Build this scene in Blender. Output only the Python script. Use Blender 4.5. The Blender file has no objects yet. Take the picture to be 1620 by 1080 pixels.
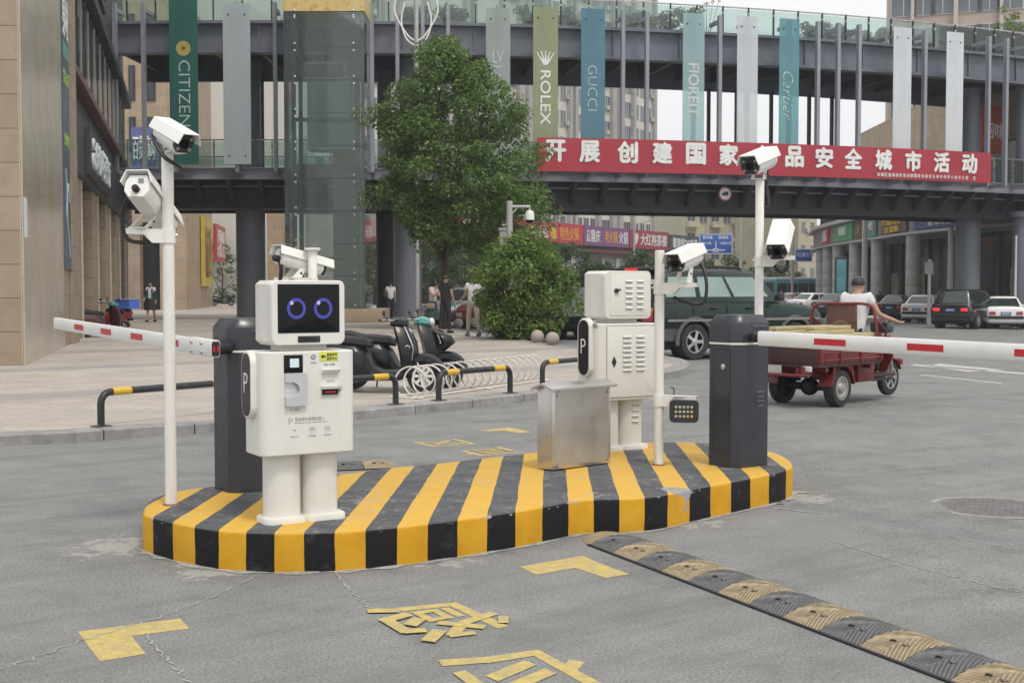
import bpy, bmesh, math, random
from mathutils import Vector, Matrix, Euler
R = math.radians
sc = bpy.context.scene
COL = sc.collection
# ---------------------------------------------------------------- camera
F = 2000.0; H = 1.45; PITCH = math.atan(84 / F)
cd = bpy.data.cameras.new('camera'); cam = bpy.data.objects.new('camera', cd); COL.objects.link(cam)
cd.sensor_width = 36; cd.lens = F / 1620 * 36; cd.clip_end = 3000; cd.clip_start = .1
cam.location = (0, 0, H); cam.rotation_euler = (R(90) - PITCH, 0, 0)
sc.camera = cam
# ---------------------------------------------------------------- sky, sun, exposure
SUN_EL, SUN_AZ = R(60), R(150)
w = bpy.data.worlds.new('World'); sc.world = w; w.use_nodes = True
nt = w.node_tree; bg = nt.nodes['Background']
sky = nt.nodes.new('ShaderNodeTexSky'); sky.sky_type = 'NISHITA'; sky.sun_disc = False
sky.sun_elevation = SUN_EL; sky.sun_rotation = SUN_AZ; sky.air_density = 1.5; sky.dust_density = 6; sky.ozone_density = 1.5
mx = nt.nodes.new('ShaderNodeMix'); mx.data_type = 'RGBA'; mx.inputs[0].default_value = .82
mx.inputs[7].default_value = (10.3, 10.35, 10.4, 1)       # the even white of a covered sky
nt.links.new(sky.outputs[0], mx.inputs[6]); nt.links.new(mx.outputs[2], bg.inputs[0]); bg.inputs[1].default_value = .1
sd = bpy.data.lights.new('sun', 'SUN'); sd.energy = 1.5; sd.angle = R(12); sd.color = (1, .94, .85)
so = bpy.data.objects.new('sun', sd); COL.objects.link(so)
so.rotation_euler = Euler((R(90) - SUN_EL, 0, R(180) - SUN_AZ))
sc.view_settings.view_transform = 'Standard'; sc.view_settings.look = 'None'
sc.view_settings.exposure = .24; sc.view_settings.gamma = 1
sc.cycles.max_bounces = 8; sc.cycles.transparent_max_bounces = 24
try: sc.cycles.use_denoising = True
except Exception: pass
# ---------------------------------------------------------------- surveying: where a sighted point of the photo stands on the ground
def ray(px, py):
    u = (px - 810) / F; v = -(py - 540) / F; c, s = math.cos(PITCH), math.sin(PITCH)
    return Vector((u, c + v * s, -s + v * c))
def gnd(px, py, z=0.0):
    r = ray(px, py); t = (z - H) / r.z; return Vector((r.x * t, r.y * t, z))
def at(px, py, Y):
    r = ray(px, py); t = Y / r.y; return Vector((r.x * t, Y, H + r.z * t))
def gz(x): return -.02 * min(max(x - 2, 0), 30)
def road(px, py):
    z = 0
    for _ in range(40):
        p = gnd(px, py, z); z = gz(p.x)
    return p
HAZE = .0007
PZ = .10            # plaza level
IZ = .21            # island top
# ---------------------------------------------------------------- materials
MATS = {}
def nodes(name):
    m = bpy.data.materials.new(name); m.use_nodes = True
    n = m.node_tree; b = n.nodes['Principled BSDF']
    return m, n, b
def N(n, t, **kw):
    x = n.nodes.new('ShaderNode' + t)
    for k, v in kw.items(): setattr(x, k, v)
    return x
def noise(n, src, scale, detail=4, rough=.6, stretch=None):
    t = N(n, 'TexNoise'); t.inputs['Scale'].default_value = scale; t.inputs['Detail'].default_value = detail; t.inputs['Roughness'].default_value = rough
    if stretch:
        mp = N(n, 'Mapping'); mp.inputs['Scale'].default_value = stretch; n.links.new(src, mp.inputs['Vector']); src = mp.outputs[0]
    n.links.new(src, t.inputs['Vector']); return t.outputs['Fac']
def ramp(n, fac, stops):
    r = N(n, 'ValToRGB'); e = r.color_ramp.elements
    while len(e) < len(stops): e.new(.5)
    for k, (p, c) in enumerate(stops):
        e[k].position = p; e[k].color = (*c, 1) if len(c) == 3 else c
    n.links.new(fac, r.inputs[0]); return r.outputs[0]
def mixc(n, fac, a, b, blend='MIX'):
    m = N(n, 'Mix'); m.data_type = 'RGBA'; m.blend_type = blend
    for s, v in ((0, fac), (6, a), (7, b)):
        if isinstance(v, (int, float)): m.inputs[s].default_value = v
        elif isinstance(v, tuple): m.inputs[s].default_value = (*v, 1)
        else: n.links.new(v, m.inputs[s])
    return m.outputs[2]
def mathn(n, op, a, b=None, c=None):
    m = N(n, 'Math'); m.operation = op
    for i, v in enumerate((a, b, c)):
        if v is None: continue
        if isinstance(v, (int, float)): m.inputs[i].default_value = v
        else: n.links.new(v, m.inputs[i])
    return m.outputs[0]
def bump(n, b, h, strength=.3, dist=.01):
    k = N(n, 'Bump'); k.inputs['Strength'].default_value = strength; k.inputs['Distance'].default_value = dist
    n.links.new(h, k.inputs['Height']); n.links.new(k.outputs[0], b.inputs['Normal'])
def pm(name, col, rough=.5, metal=0, var=.12, scale=3, bmp=0, bscale=60, spec=.5, coat=0, dirt=0, dirtcol=(.12, .11, .1), stretch=None, emit=0):
    """a procedural paint, cloth or metal: base colour with mottling, wear and a varying gloss"""
    if name in MATS: return MATS[name]
    m, n, b = nodes(name); tc = N(n, 'TexCoord').outputs['Object']
    f = noise(n, tc, scale, 5, .6, stretch)
    lo = tuple(c * (1 - var) for c in col); hi = tuple(min(1, c * (1 + var)) for c in col)
    c = ramp(n, f, [(.3, lo), (.7, hi)])
    if dirt:
        d = noise(n, tc, scale * 2.7, 8, .7, (1, 1, .25)); d = ramp(n, d, [(.52, (0, 0, 0)), (.75, (dirt,) * 3)])
        c = mixc(n, d, c, dirtcol)
    n.links.new(c, b.inputs['Base Color'])
    r = noise(n, tc, scale * 4, 3); r = ramp(n, r, [(.3, (max(0, rough - .08),) * 3), (.7, (min(1, rough + .08),) * 3)]); n.links.new(r, b.inputs['Roughness'])
    b.inputs['Metallic'].default_value = metal; b.inputs['Specular IOR Level'].default_value = spec
    if coat: b.inputs['Coat Weight'].default_value = coat; b.inputs['Coat Roughness'].default_value = .08
    if bmp: bump(n, b, noise(n, tc, bscale, 4), bmp, .005)
    if emit: b.inputs['Emission Color'].default_value = (*col, 1); b.inputs['Emission Strength'].default_value = emit
    MATS[name] = m; return m
def glass(name, tint=(.7, .78, .76), clear=.7, rough=.05, glossy=.9, body=.5, ior=1.5):
    """thin pane: part see-through, part a mirror that grows towards grazing"""
    if name in MATS: return MATS[name]
    m, n, b = nodes(name); n.nodes.remove(b)
    t = N(n, 'BsdfTransparent'); t.inputs[0].default_value = (*tint, 1)
    d = N(n, 'BsdfDiffuse'); d.inputs[0].default_value = (*[c * body for c in tint], 1)
    g = N(n, 'BsdfGlossy'); g.inputs[0].default_value = (glossy, glossy, glossy, 1); g.inputs['Roughness'].default_value = rough
    a = N(n, 'MixShader'); a.inputs[0].default_value = clear; n.links.new(d.outputs[0], a.inputs[1]); n.links.new(t.outputs[0], a.inputs[2])
    fr = N(n, 'Fresnel'); fr.inputs[0].default_value = ior
    s = N(n, 'MixShader'); n.links.new(fr.outputs[0], s.inputs[0]); n.links.new(a.outputs[0], s.inputs[1]); n.links.new(g.outputs[0], s.inputs[2])
    n.links.new(s.outputs[0], n.nodes['Material Output'].inputs[0]); MATS[name] = m; return m
def leafmat(name, dark, light, var=.5):
    if name in MATS: return MATS[name]
    m, n, b = nodes(name); g = N(n, 'NewGeometry')
    c = ramp(n, g.outputs['Random Per Island'], [(.0, dark), (var, tuple((a + q) / 2 for a, q in zip(dark, light))), (1, light)])
    n.links.new(c, b.inputs['Base Color']); b.inputs['Roughness'].default_value = .5; b.inputs['Specular IOR Level'].default_value = .35
    tr = N(n, 'BsdfTranslucent'); n.links.new(mixc(n, .5, c, (.16, .25, .03)), tr.inputs[0])
    ms = N(n, 'MixShader'); ms.inputs[0].default_value = .38; n.links.new(b.outputs[0], ms.inputs[1]); n.links.new(tr.outputs[0], ms.inputs[2])
    n.links.new(ms.outputs[0], n.nodes['Material Output'].inputs[0]); MATS[name] = m; return m
# ---------------------------------------------------------------- mesh building
class MB:
    def __init__(s): s.bm = bmesh.new(); s.mats = []; s.M = Matrix()
    def mi(s, m):
        if m not in s.mats: s.mats.append(m)
        return s.mats.index(m)
    def raw(s, vs, fs, m):
        k = s.mi(m); bv = [s.bm.verts.new(s.M @ Vector(v)) for v in vs]; out = []
        for f in fs:
            try: q = s.bm.faces.new([bv[i] for i in f]); q.material_index = k; out.append(q)
            except ValueError: pass
        return bv, out
    def box(s, c, d, m, rz=0, bev=0, rot=None, seg=2):
        x, y, z = (q / 2 for q in d)
        T = Matrix.Translation(c) @ (rot.to_4x4() if rot else Matrix.Rotation(rz, 4, 'Z'))
        vs = [T @ Vector(p) for p in ((-x, -y, -z), (x, -y, -z), (x, y, -z), (-x, y, -z), (-x, -y, z), (x, -y, z), (x, y, z), (-x, y, z))]
        bv, fs = s.raw(vs, [(3, 2, 1, 0), (4, 5, 6, 7), (0, 1, 5, 4), (1, 2, 6, 5), (2, 3, 7, 6), (3, 0, 4, 7)], m)
        if bev: bmesh.ops.bevel(s.bm, geom=list({e for f in fs for e in f.edges}), offset=bev, segments=seg, profile=.5, affect='EDGES', clamp_overlap=True)
        return s
    def loft(s, rings, m, caps=True, closed=True):
        n = len(rings[0]); vs = [p for r in rings for p in r]; fs = []
        for i in range(len(rings) - 1):
            for j in range(n if closed else n - 1):
                a, b = i * n + j, i * n + (j + 1) % n
                fs.append((a, b, b + n, a + n))
        if caps: fs.append(tuple(range(n - 1, -1, -1))); fs.append(tuple(range(len(vs) - n, len(vs))))
        s.raw(vs, fs, m); return s
    def tube(s, pts, r, m, n=8, caps=True, loop=False):
        pts = [Vector(p) for p in pts]; rs = r if isinstance(r, (list, tuple)) else [r] * len(pts)
        up = None; rings = []
        for i, p in enumerate(pts):
            if loop: d = (pts[(i + 1) % len(pts)] - pts[i - 1]).normalized()
            else: d = (pts[min(i + 1, len(pts) - 1)] - pts[max(i - 1, 0)]).normalized()
            if up is None: up = Vector((0, 0, 1)) if abs(d.z) < .9 else Vector((1, 0, 0))
            up = (up - d * up.dot(d)).normalized(); q = d.cross(up)
            rings.append([p + (up * math.cos(2 * math.pi * k / n) + q * math.sin(2 * math.pi * k / n)) * rs[i] for k in range(n)])
        if loop: rings.append(rings[0])
        return s.loft(rings, m, caps and not loop)
    def cyl(s, a, b, r, m, n=16, r2=None): return s.tube([a, b], [r, r if r2 is None else r2], m, n)
    def lathe(s, prof, m, n=24, M=None, caps=True):
        M = M or Matrix()
        return s.loft([[M @ Vector((r * math.cos(2 * math.pi * k / n), r * math.sin(2 * math.pi * k / n), z)) for k in range(n)] for r, z in prof], m, caps)
    def prism(s, poly, z0, z1, m, M=None):
        M = M or Matrix(); a = sum(poly[i][0] * poly[(i + 1) % len(poly)][1] - poly[(i + 1) % len(poly)][0] * poly[i][1] for i in range(len(poly)))
        if a < 0: poly = poly[::-1]
        return s.loft([[M @ Vector((x, y, z)) for x, y in poly] for z in (z0, z1)], m)
    def ball(s, c, r, m, n=16, sc_=(1, 1, 1), rot=None):
        c = Vector(c); k = max(6, n // 2); Q = rot or Matrix.Identity(3)
        rings = []
        for i in range(k + 1):
            t = math.pi * i / k; rr = max(math.sin(t), .004)
            rings.append([c + Q @ Vector((r * sc_[0] * rr * math.cos(2 * math.pi * j / n), r * sc_[1] * rr * math.sin(2 * math.pi * j / n), -r * sc_[2] * math.cos(t))) for j in range(n)])
        return s.loft(rings, m)
    def quad(s, a, b, c, d, m): s.raw([a, b, c, d], [(0, 1, 2, 3)], m); return s
    def torus(s, c, axis, R_, r, m, n=32, k=8):
        ax = Vector(axis).normalized(); u = ax.orthogonal().normalized(); v = ax.cross(u); c = Vector(c)
        return s.tube([c + (u * math.cos(2 * math.pi * i / n) + v * math.sin(2 * math.pi * i / n)) * R_ for i in range(n)], r, m, k, loop=True)
    def build(s, name, parent=None, loc=(0, 0, 0), rz=0, sharp=38, weld=False, up=False):
        bm = s.bm
        if weld: bmesh.ops.remove_doubles(bm, verts=bm.verts, dist=1e-4)
        bmesh.ops.recalc_face_normals(bm, faces=bm.faces)
        if up: bmesh.ops.reverse_faces(bm, faces=[f for f in bm.faces if f.normal.z < 0])
        uv = bm.loops.layers.uv.new('UVMap'); ca = R(sharp)
        for f in bm.faces:
            f.smooth = True; nn = f.normal
            if abs(nn.z) > .7:
                for l in f.loops: l[uv].uv = (l.vert.co.x, l.vert.co.y)
            else:
                t = Vector((-nn.y, nn.x, 0)).normalized()
                for l in f.loops: l[uv].uv = (l.vert.co.dot(t), l.vert.co.z)
        for e in bm.edges:
            if len(e.link_faces) == 2 and e.calc_face_angle(0) > ca: e.smooth = False
        me = bpy.data.meshes.new(name); bm.to_mesh(me); bm.free()
        for m in s.mats: me.materials.append(m)
        o = bpy.data.objects.new(name, me); COL.objects.link(o); o.location = loc; o.rotation_euler = (0, 0, rz)
        if parent: o.parent = parent
        return o
def tag(o, label=None, cat=None, group=None, kind=None):
    for k, v in (('label', label), ('category', cat), ('group', group), ('kind', kind)):
        if v: o[k] = v
    return o
def thing(name, label, cat, loc=(0, 0, 0), rz=0, group=None):
    o = bpy.data.objects.new(name, None); COL.objects.link(o); o.location = loc; o.rotation_euler = (0, 0, rz); o.empty_display_size = .1
    return tag(o, label, cat, group)
KIDS = {}
def kids(o): return [c for c in bpy.data.objects if c.parent == o]
def dup(o, loc, rz, label=None, group=None, parent=None):
    c = o.copy(); COL.objects.link(c)
    if parent is None: c.location = loc; c.rotation_euler = (0, 0, rz)
    else: c.parent = parent
    if label: c['label'] = label
    if group: c['group'] = group
    for k in kids(o): dup(k, None, None, parent=c)
    return c
def text(body, width, height, m, M, name='lettering', parent=None, bold=.0, depth=.004, shear=0):
    """lettering as real raised shapes, fitted to width x height, its own +x to the right and +y up, placed by M"""
    cu = bpy.data.curves.new(name, 'FONT'); cu.body = body; cu.align_x = 'CENTER'; cu.size = 1; cu.offset = min(bold, 0); cu.extrude = .5; cu.shear = shear; cu.resolution_u = 3
    t = bpy.data.objects.new(name, cu); COL.objects.link(t)
    dg = bpy.context.evaluated_depsgraph_get(); dg.update()
    me = bpy.data.meshes.new_from_object(t.evaluated_get(dg)); bpy.data.objects.remove(t); bpy.data.curves.remove(cu)
    if not me.vertices: return None
    xs = [v.co.x for v in me.vertices]; ys = [v.co.y for v in me.vertices]
    x0, x1, y0, y1 = min(xs), max(xs), min(ys), max(ys)
    sx = (width / (x1 - x0)) if width else height / (y1 - y0); sy = (height / (y1 - y0)) if height else sx
    me.transform(Matrix.Diagonal((sx, sy, depth, 1)) @ Matrix.Translation((-(x0 + x1) / 2, -(y0 + y1) / 2, .5)))
    if bold > 0:            # heavier strokes: the same outline laid again a little to each side
        e = bold * min(sx, sy) * .8; bm = bmesh.new()
        for k, (dx, dy) in enumerate(((0, 0), (e, 0), (-e, 0), (0, e), (0, -e))):
            t_ = me.copy(); t_.transform(Matrix.Translation((dx, dy, -depth * .12 * k))); bm.from_mesh(t_); bpy.data.meshes.remove(t_)
        bm.to_mesh(me); bm.free()
    me.transform(M)
    me.materials.clear(); me.materials.append(m)
    o = bpy.data.objects.new(name, me); COL.objects.link(o)
    if parent: o.parent = parent
    return o
def face_M(c, nrm, up=(0, 0, 1), roll=0):
    """a frame lying on a surface: z out along nrm, y up"""
    z = Vector(nrm).normalized(); y = Vector(up); y = (y - z * y.dot(z)).normalized(); x = y.cross(z)
    M = Matrix((x, y, z)).transposed().to_4x4(); M.translation = Vector(c)
    return M @ Matrix.Rotation(roll, 4, 'Z')
def rrect(w, h, r, n=5):
    out = []
    for cx, cy, a in ((w / 2 - r, h / 2 - r, 0), (-w / 2 + r, h / 2 - r, 90), (-w / 2 + r, -h / 2 + r, 180), (w / 2 - r, -h / 2 + r, 270)):
        for k in range(n + 1):
            t = R(a + 90 * k / n); out.append((cx + r * math.cos(t), cy + r * math.sin(t)))
    return out
def smooth_line(pts, n=6):
    """Catmull-Rom through the points"""
    P = [Vector(p) for p in pts]; out = []
    for i in range(len(P) - 1):
        a = P[max(i - 1, 0)]; b = P[i]; c = P[i + 1]; d = P[min(i + 2, len(P) - 1)]
        for k in range(n):
            t = k / n; out.append(.5 * ((2 * b) + (c - a) * t + (2 * a - 5 * b + 4 * c - d) * t * t + (3 * b - a - 3 * c + d) * t ** 3))
    return out + [P[-1]]
rnd = random.Random(7)
# ================================================================ ground: road, plaza, kerb
def road_mat():
    m, n, b = nodes('asphalt'); tc = N(n, 'TexCoord').outputs['Object']
    big = noise(n, tc, .35, 6, .65); mid = noise(n, tc, 2.2, 6, .7); fine = noise(n, tc, 70, 3, .7); gr = noise(n, tc, 260, 2, .6)
    c = ramp(n, big, [(.3, (.175, .177, .174)), (.5, (.215, .217, .213)), (.72, (.262, .262, .256))])
    c = mixc(n, .45, c, ramp(n, mid, [(.32, (.145, .147, .146)), (.55, (.222, .223, .22)), (.75, (.30, .298, .29))]))
    c = mixc(n, .5, c, ramp(n, fine, [(.32, (.16, .16, .16)), (.68, (.84, .84, .84))]), 'OVERLAY')
    c = mixc(n, .9, c, ramp(n, gr, [(.3, (.2, .2, .2)), (.7, (.8, .8, .8))]), 'OVERLAY')
    st = ramp(n, noise(n, tc, .9, 7, .75), [(.54, (0, 0, 0)), (.74, (.75,) * 3)]); c = mixc(n, st, c, (.085, .085, .084))     # oil and tyre stains
    rm = N(n, 'Mapping'); rm.inputs['Rotation'].default_value = (0, 0, R(-38)); n.links.new(tc, rm.inputs[0])
    tr = ramp(n, noise(n, rm.outputs[0], 1.3, 7, .72, (.09, 1.5, 1)), [(.50, (0, 0, 0)), (.70, (.6,) * 3)]); c = mixc(n, tr, c, (.125, .126, .126))
    vo = N(n, 'TexVoronoi'); vo.feature = 'DISTANCE_TO_EDGE'; vo.inputs['Scale'].default_value = .42; wv = N(n, 'VectorMath'); wv.operation = 'ADD'; n.links.new(tc, wv.inputs[0]); wn = N(n, 'TexNoise'); wn.inputs['Scale'].default_value = 1.6; wn.inputs['Detail'].default_value = 6; n.links.new(tc, wn.inputs['Vector']); n.links.new(wn.outputs['Color'], wv.inputs[1]); n.links.new(wv.outputs[0], vo.inputs['Vector'])
    ck = mathn(n, 'MULTIPLY', mathn(n, 'LESS_THAN', vo.outputs['Distance'], .0028), ramp(n, noise(n, tc, .5, 3), [(.5, (0, 0, 0)), (.62, (.55,) * 3)])); c = mixc(n, ck, c, (.07, .07, .07))
    wh = ramp(n, noise(n, tc, 5, 8, .8), [(.66, (0, 0, 0)), (.78, (.5,) * 3)]); c = mixc(n, wh, c, (.40, .395, .375))              # dust
    for q_, rad_ in ((gnd(190, 862), .55), (gnd(1262, 788), .5), (gnd(330, 902), .4), (gnd(1100, 828), .35), (gnd(700, 885), .4)):        # cement slopped on the road when the island was cast
        vd = N(n, 'VectorMath'); vd.operation = 'DISTANCE'; n.links.new(tc, vd.inputs[0]); vd.inputs[1].default_value = q_
        mk = mathn(n, 'GREATER_THAN', mathn(n, 'SUBTRACT', noise(n, tc, 9, 9, .78), mathn(n, 'MULTIPLY', vd.outputs['Value'], .28 / rad_)), .40); c = mixc(n, mathn(n, 'MULTIPLY', mk, .55), c, (.42, .41, .385))
    n.links.new(c, b.inputs['Base Color']); b.inputs['Roughness'].default_value = .85; b.inputs['Specular IOR Level'].default_value = .25
    h = mathn(n, 'ADD', mathn(n, 'MULTIPLY', gr, .6), fine); bump(n, b, h, .35, .006); return m
ASPH = road_mat()
g = MB(); xs = [-260, -60, -20, -8, 2, 6, 12, 20, 32, 60, 140, 400]; ys = [-12, 4, 12, 20, 30, 45, 70, 110, 200, 600]
vs = [(x, y, gz(x)) for y in ys for x in xs]; n_ = len(xs)
g.raw(vs, [(j * n_ + i, j * n_ + i + 1, (j + 1) * n_ + i + 1, (j + 1) * n_ + i) for j in range(len(ys) - 1) for i in range(n_ - 1)], ASPH)
tag(g.build('road', up=True), kind='structure')
# kerb line, sighted along its foot
KL = [gnd(*p) for p in ((-160, 722), (0, 706), (120, 700), (230, 691), (330, 685), (440, 676), (557, 665), (680, 652), (765, 643), (848, 633), (940, 621), (1032, 601))]
NOSE = [gnd(*p) for p in ((1068, 596), (1086, 590), (1090, 583), (1080, 576), (1054, 571))]
KF = smooth_line([(p.x, p.y, 0) for p in KL + NOSE], 5)
BACK = [Vector((1.2, 29.8, 0)), Vector((-.4, 36, 0)), Vector((-2.2, 44, 0)), Vector((-4.5, 60, 0)), Vector((-7, 110, 0))]
KB = smooth_line([KF[-1]] + BACK, 4)[1:]
def tile_mat():
    m, n, b = nodes('paving_tile'); uv = N(n, 'TexCoord').outputs['Object']
    mp = N(n, 'Mapping'); mp.inputs['Rotation'].default_value = (0, 0, R(-40)); n.links.new(uv, mp.inputs[0])
    br = N(n, 'TexBrick'); n.links.new(mp.outputs[0], br.inputs[0]); br.inputs['Scale'].default_value = 1
    br.inputs['Brick Width'].default_value = .4; br.inputs['Row Height'].default_value = .2; br.inputs['Mortar Size'].default_value = .005; br.inputs['Bias'].default_value = .1
    br.inputs['Color1'].default_value = (.385, .345, .305, 1); br.inputs['Color2'].default_value = (.44, .40, .36, 1); br.inputs['Mortar'].default_value = (.2, .18, .16, 1)
    c = mixc(n, .5, br.outputs[0], ramp(n, noise(n, uv, .6, 7, .7), [(.3, (.32, .32, .33)), (.7, (.66, .64, .62))]), 'OVERLAY')
    sx = N(n, 'SeparateXYZ'); n.links.new(mp.outputs[0], sx.inputs[0])
    bands = mathn(n, 'LESS_THAN', mathn(n, 'FRACT', mathn(n, 'MULTIPLY', sx.outputs[1], 1 / 5.2)), .17)
    c = mixc(n, mathn(n, 'MULTIPLY', bands, .6), c, (.245, .24, .245))
    dk = ramp(n, noise(n, uv, 1.7, 7, .75), [(.55, (0, 0, 0)), (.75, (.5,) * 3)]); c = mixc(n, dk, c, (.25, .22, .19))
    n.links.new(c, b.inputs['Base Color']); b.inputs['Roughness'].default_value = .6; b.inputs['Specular IOR Level'].default_value = .4
    bump(n, b, br.outputs['Fac'], -.15, .004); return m
TILE = tile_mat()
STONE = pm('kerb_granite', (.27, .265, .255), .8, var=.3, scale=5, bmp=.3, bscale=90, dirt=.5, dirtcol=(.15, .145, .14))
def inset(line, d):
    out = []
    for i, p in enumerate(line):
        t = (line[min(i + 1, len(line) - 1)] - line[max(i - 1, 0)]).normalized(); out.append(p + Vector((-t.y, t.x, 0)) * d)
    return out
full = KF + KB; inner = inset(full, .30)
pl = MB()
poly = [(p.x, p.y) for p in inner] + [(-60, 120), (-60, inner[0].y)]
from mathutils.geometry import tessellate_polygon
tri = tessellate_polygon([[Vector((x, y, 0)) for x, y in poly]])
pl.raw([(x, y, PZ) for x, y in poly], tri, TILE)
tag(pl.build('plaza_paving', up=True), kind='structure')
kb = MB(); acc = 0; blk = [full[0]]
def kerb_block(seg):
    o = seg; q = inset(full, .0)
    a = inset(seg, .0); c = inset(seg, .302)
    top = PZ + .004
    ring = []
    for p, r in zip(a, c):
        d = (r - p).normalized()
        ring.append([Vector((p.x, p.y, gz(p.x) - .06)), Vector((p.x, p.y, top - .012)), p + d * .012 + Vector((0, 0, top)), p + d * .135 + Vector((0, 0, top)), p + d * .14 + Vector((0, 0, top - .004)),
                     p + d * .145 + Vector((0, 0, top)), Vector((r.x, r.y, top)), Vector((r.x, r.y, -.06))])
    kb.loft(ring, STONE)
for p, q in zip(full, full[1:]):
    acc += (q - p).length; blk.append(q)
    if acc > .85:
        e = (blk[-1] - blk[-2]).normalized() * .014; s = blk[:]; s[-1] = s[-1] - e; kerb_block(s); blk = [q]; acc = 0
tag(kb.build('kerb'), kind='structure')
# painted and scratched marks on the road
YEL = None
def wornpaint(name, col, wear=.5, under=(.19, .19, .19), ribs=False):
    m, n, b = nodes(name); tc = N(n, 'TexCoord').outputs['Object']
    f = noise(n, tc, 16, 8, .75); c = mixc(n, ramp(n, f, [(.5 - .12 * wear, (0, 0, 0)), (.78 - .2 * wear, (1, 1, 1))]), col, tuple(.55 * q + .45 * u for q, u in zip(col, under)))
    k = ramp(n, noise(n, tc, 55, 4, .7), [(.6, (0, 0, 0)), (.68, (wear,) * 3)]); c = mixc(n, k, c, under)
    if ribs:        # groove shade painted in, so the chevron ribs show in flat light
        sp = N(n, 'SeparateXYZ'); n.links.new(tc, sp.inputs[0]); u = mathn(n, 'ABSOLUTE', mathn(n, 'SUBTRACT', mathn(n, 'MULTIPLY', mathn(n, 'FRACT', mathn(n, 'MULTIPLY', sp.outputs[0], 4)), .25), .125))
        wv = mathn(n, 'SINE', mathn(n, 'MULTIPLY', mathn(n, 'ADD', u, mathn(n, 'MULTIPLY', mathn(n, 'ABSOLUTE', sp.outputs[1]), .6)), 300)); c = mixc(n, ramp(n, wv, [(.0, (.6,) * 3), (.35, (0, 0, 0))]), c, tuple(q * .38 for q in col)); bump(n, b, wv, .6, .006)
    n.links.new(c, b.inputs['Base Color']); b.inputs['Roughness'].default_value = .8
    if not ribs: bump(n, b, noise(n, tc, 200, 2), .3, .004)
    return m
YEL = wornpaint('worn_yellow_paint', (.55, .42, .12), .95); WHT = wornpaint('worn_white_paint', (.5, .49, .46), .7); CHALK = pm('dry_cement_streak', (.36, .355, .34), .9, var=.35, scale=14)
def flat(mb, pts, m, z=.0016):
    P = [road(*p) for p in pts]; mb.raw([(p.x, p.y, gz(p.x) + z) for p in P], tessellate_polygon([[Vector((p.x, p.y, 0)) for p in P]]), m)
k = MB()
flat(k, [(123, 999), (285, 978), (300, 994), (208, 1006), (231, 1034), (158, 1046)], YEL)
flat(k, [(822, 896), (922, 879), (942, 888), (996, 908), (958, 914), (910, 898), (848, 909)], YEL)
flat(k, [(757, 681), (805, 676), (840, 683), (822, 685), (798, 681), (775, 682)], YEL)
tag(k.build('yellow_bracket_marking', up=True), kind='structure')
STROKES = {'感': [(.13, .88, .06, .36, .10), (.10, .86, .97, .86, .10), (.22, .72, .50, .72, .07), (.21, .60, .51, .60, .07), (.21, .42, .51, .42, .07), (.24, .60, .24, .42, .07), (.48, .60, .48, .42, .07), (.60, 1.0, .70, .62, .10), (.70, .62, .93, .36, .10), (.93, .34, .98, .54, .08), (.90, .70, .60, .44, .09), (.76, 1.02, .90, .93, .08), (.11, .28, .02, .06, .10), (.26, .30, .32, .06, .10), (.30, .06, .66, .05, .10), (.66, .05, .71, .20, .09), (.43, .32, .53, .18, .11), (.80, .30, .95, .10, .11)],
 '应': [(.46, 1.02, .56, .88, .11), (.10, .86, .98, .86, .10), (.13, .88, .09, .40, .10), (.09, .42, .00, .04, .10), (.30, .66, .40, .26, .11), (.52, .70, .60, .30, .11), (.90, .70, .68, .14, .10), (.22, .07, .98, .07, .10)],
 '区': [(.08, .93, .93, .93, .09), (.12, .93, .12, .07, .09), (.08, .07, .96, .07, .09), (.80, .82, .28, .22, .09), (.34, .78, .80, .26, .09)]}
def roadtext(ch, corners):
    """corners: photo sightings of top-left, top-right, bottom-right, bottom-left of the character cell; painted stroke by stroke"""
    P = [gnd(*c) for c in corners]; m = MB()
    for i, (x0, y0, x1, y1, w) in enumerate(STROKES[ch]):
        d = Vector((x1 - x0, y1 - y0)).normalized() * .5; w *= 1.2; n = Vector((-d.y, d.x)) * w; d *= w * .4
        q = [(x0 - d.x + n.x, y0 - d.y + n.y), (x1 + d.x + n.x, y1 + d.y + n.y), (x1 + d.x - n.x, y1 + d.y - n.y), (x0 - d.x - n.x, y0 - d.y - n.y)]; vs = []
        for u, v in q:
            p = P[3].lerp(P[2], u).lerp(P[0].lerp(P[1], u), v); vs.append((p.x, p.y, .0015 + .0005 * i))
        m.raw(vs, [(0, 1, 2, 3)], YEL)
    tag(m.build('yellow_lettering_marking', up=True), kind='structure')
roadtext('感', [(727, 948), (816, 988), (668, 1022), (574, 968)])
roadtext('应', [(856, 1021), (975, 1082), (810, 1140), (694, 1050)])
roadtext('区', [(688, 707), (648, 699), (722, 694), (758, 703)])
roadtext('应', [(760, 723), (722, 714), (790, 707), (822, 715)])
def strip(mb, pts, w, m, z=.0032):
    P = smooth_line([road(*p) for p in pts], 14); P = [p + Vector((.012 * math.sin(i * 1.9) + .008 * math.sin(i * 4.3), .01 * math.cos(i * 2.7), 0)) for i, p in enumerate(P)]; wf = [.25 + .75 * abs(math.sin(i * 1.37) * math.cos(i * .61)) for i in range(len(P))]; L = [p.lerp(q, f) for p, q, f in zip(P, inset(P, w / 2), wf)]; Q = [p.lerp(q, f) for p, q, f in zip(P, inset(P, -w / 2), wf)]
    mb.raw([(p.x, p.y, gz(p.x) + z) for p in L + Q], [(i, i + 1, len(L) + i + 1, len(L) + i) for i in range(len(L) - 1)], m)
k = MB()
strip(k, [(412, 908), (340, 942), (270, 970), (130, 1014), (0, 1060)], .011, CHALK)
strip(k, [(232, 1006), (262, 1040), (300, 1080)], .012, CHALK)
strip(k, [(530, 905), (556, 936), (585, 962)], .012, CHALK)
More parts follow.
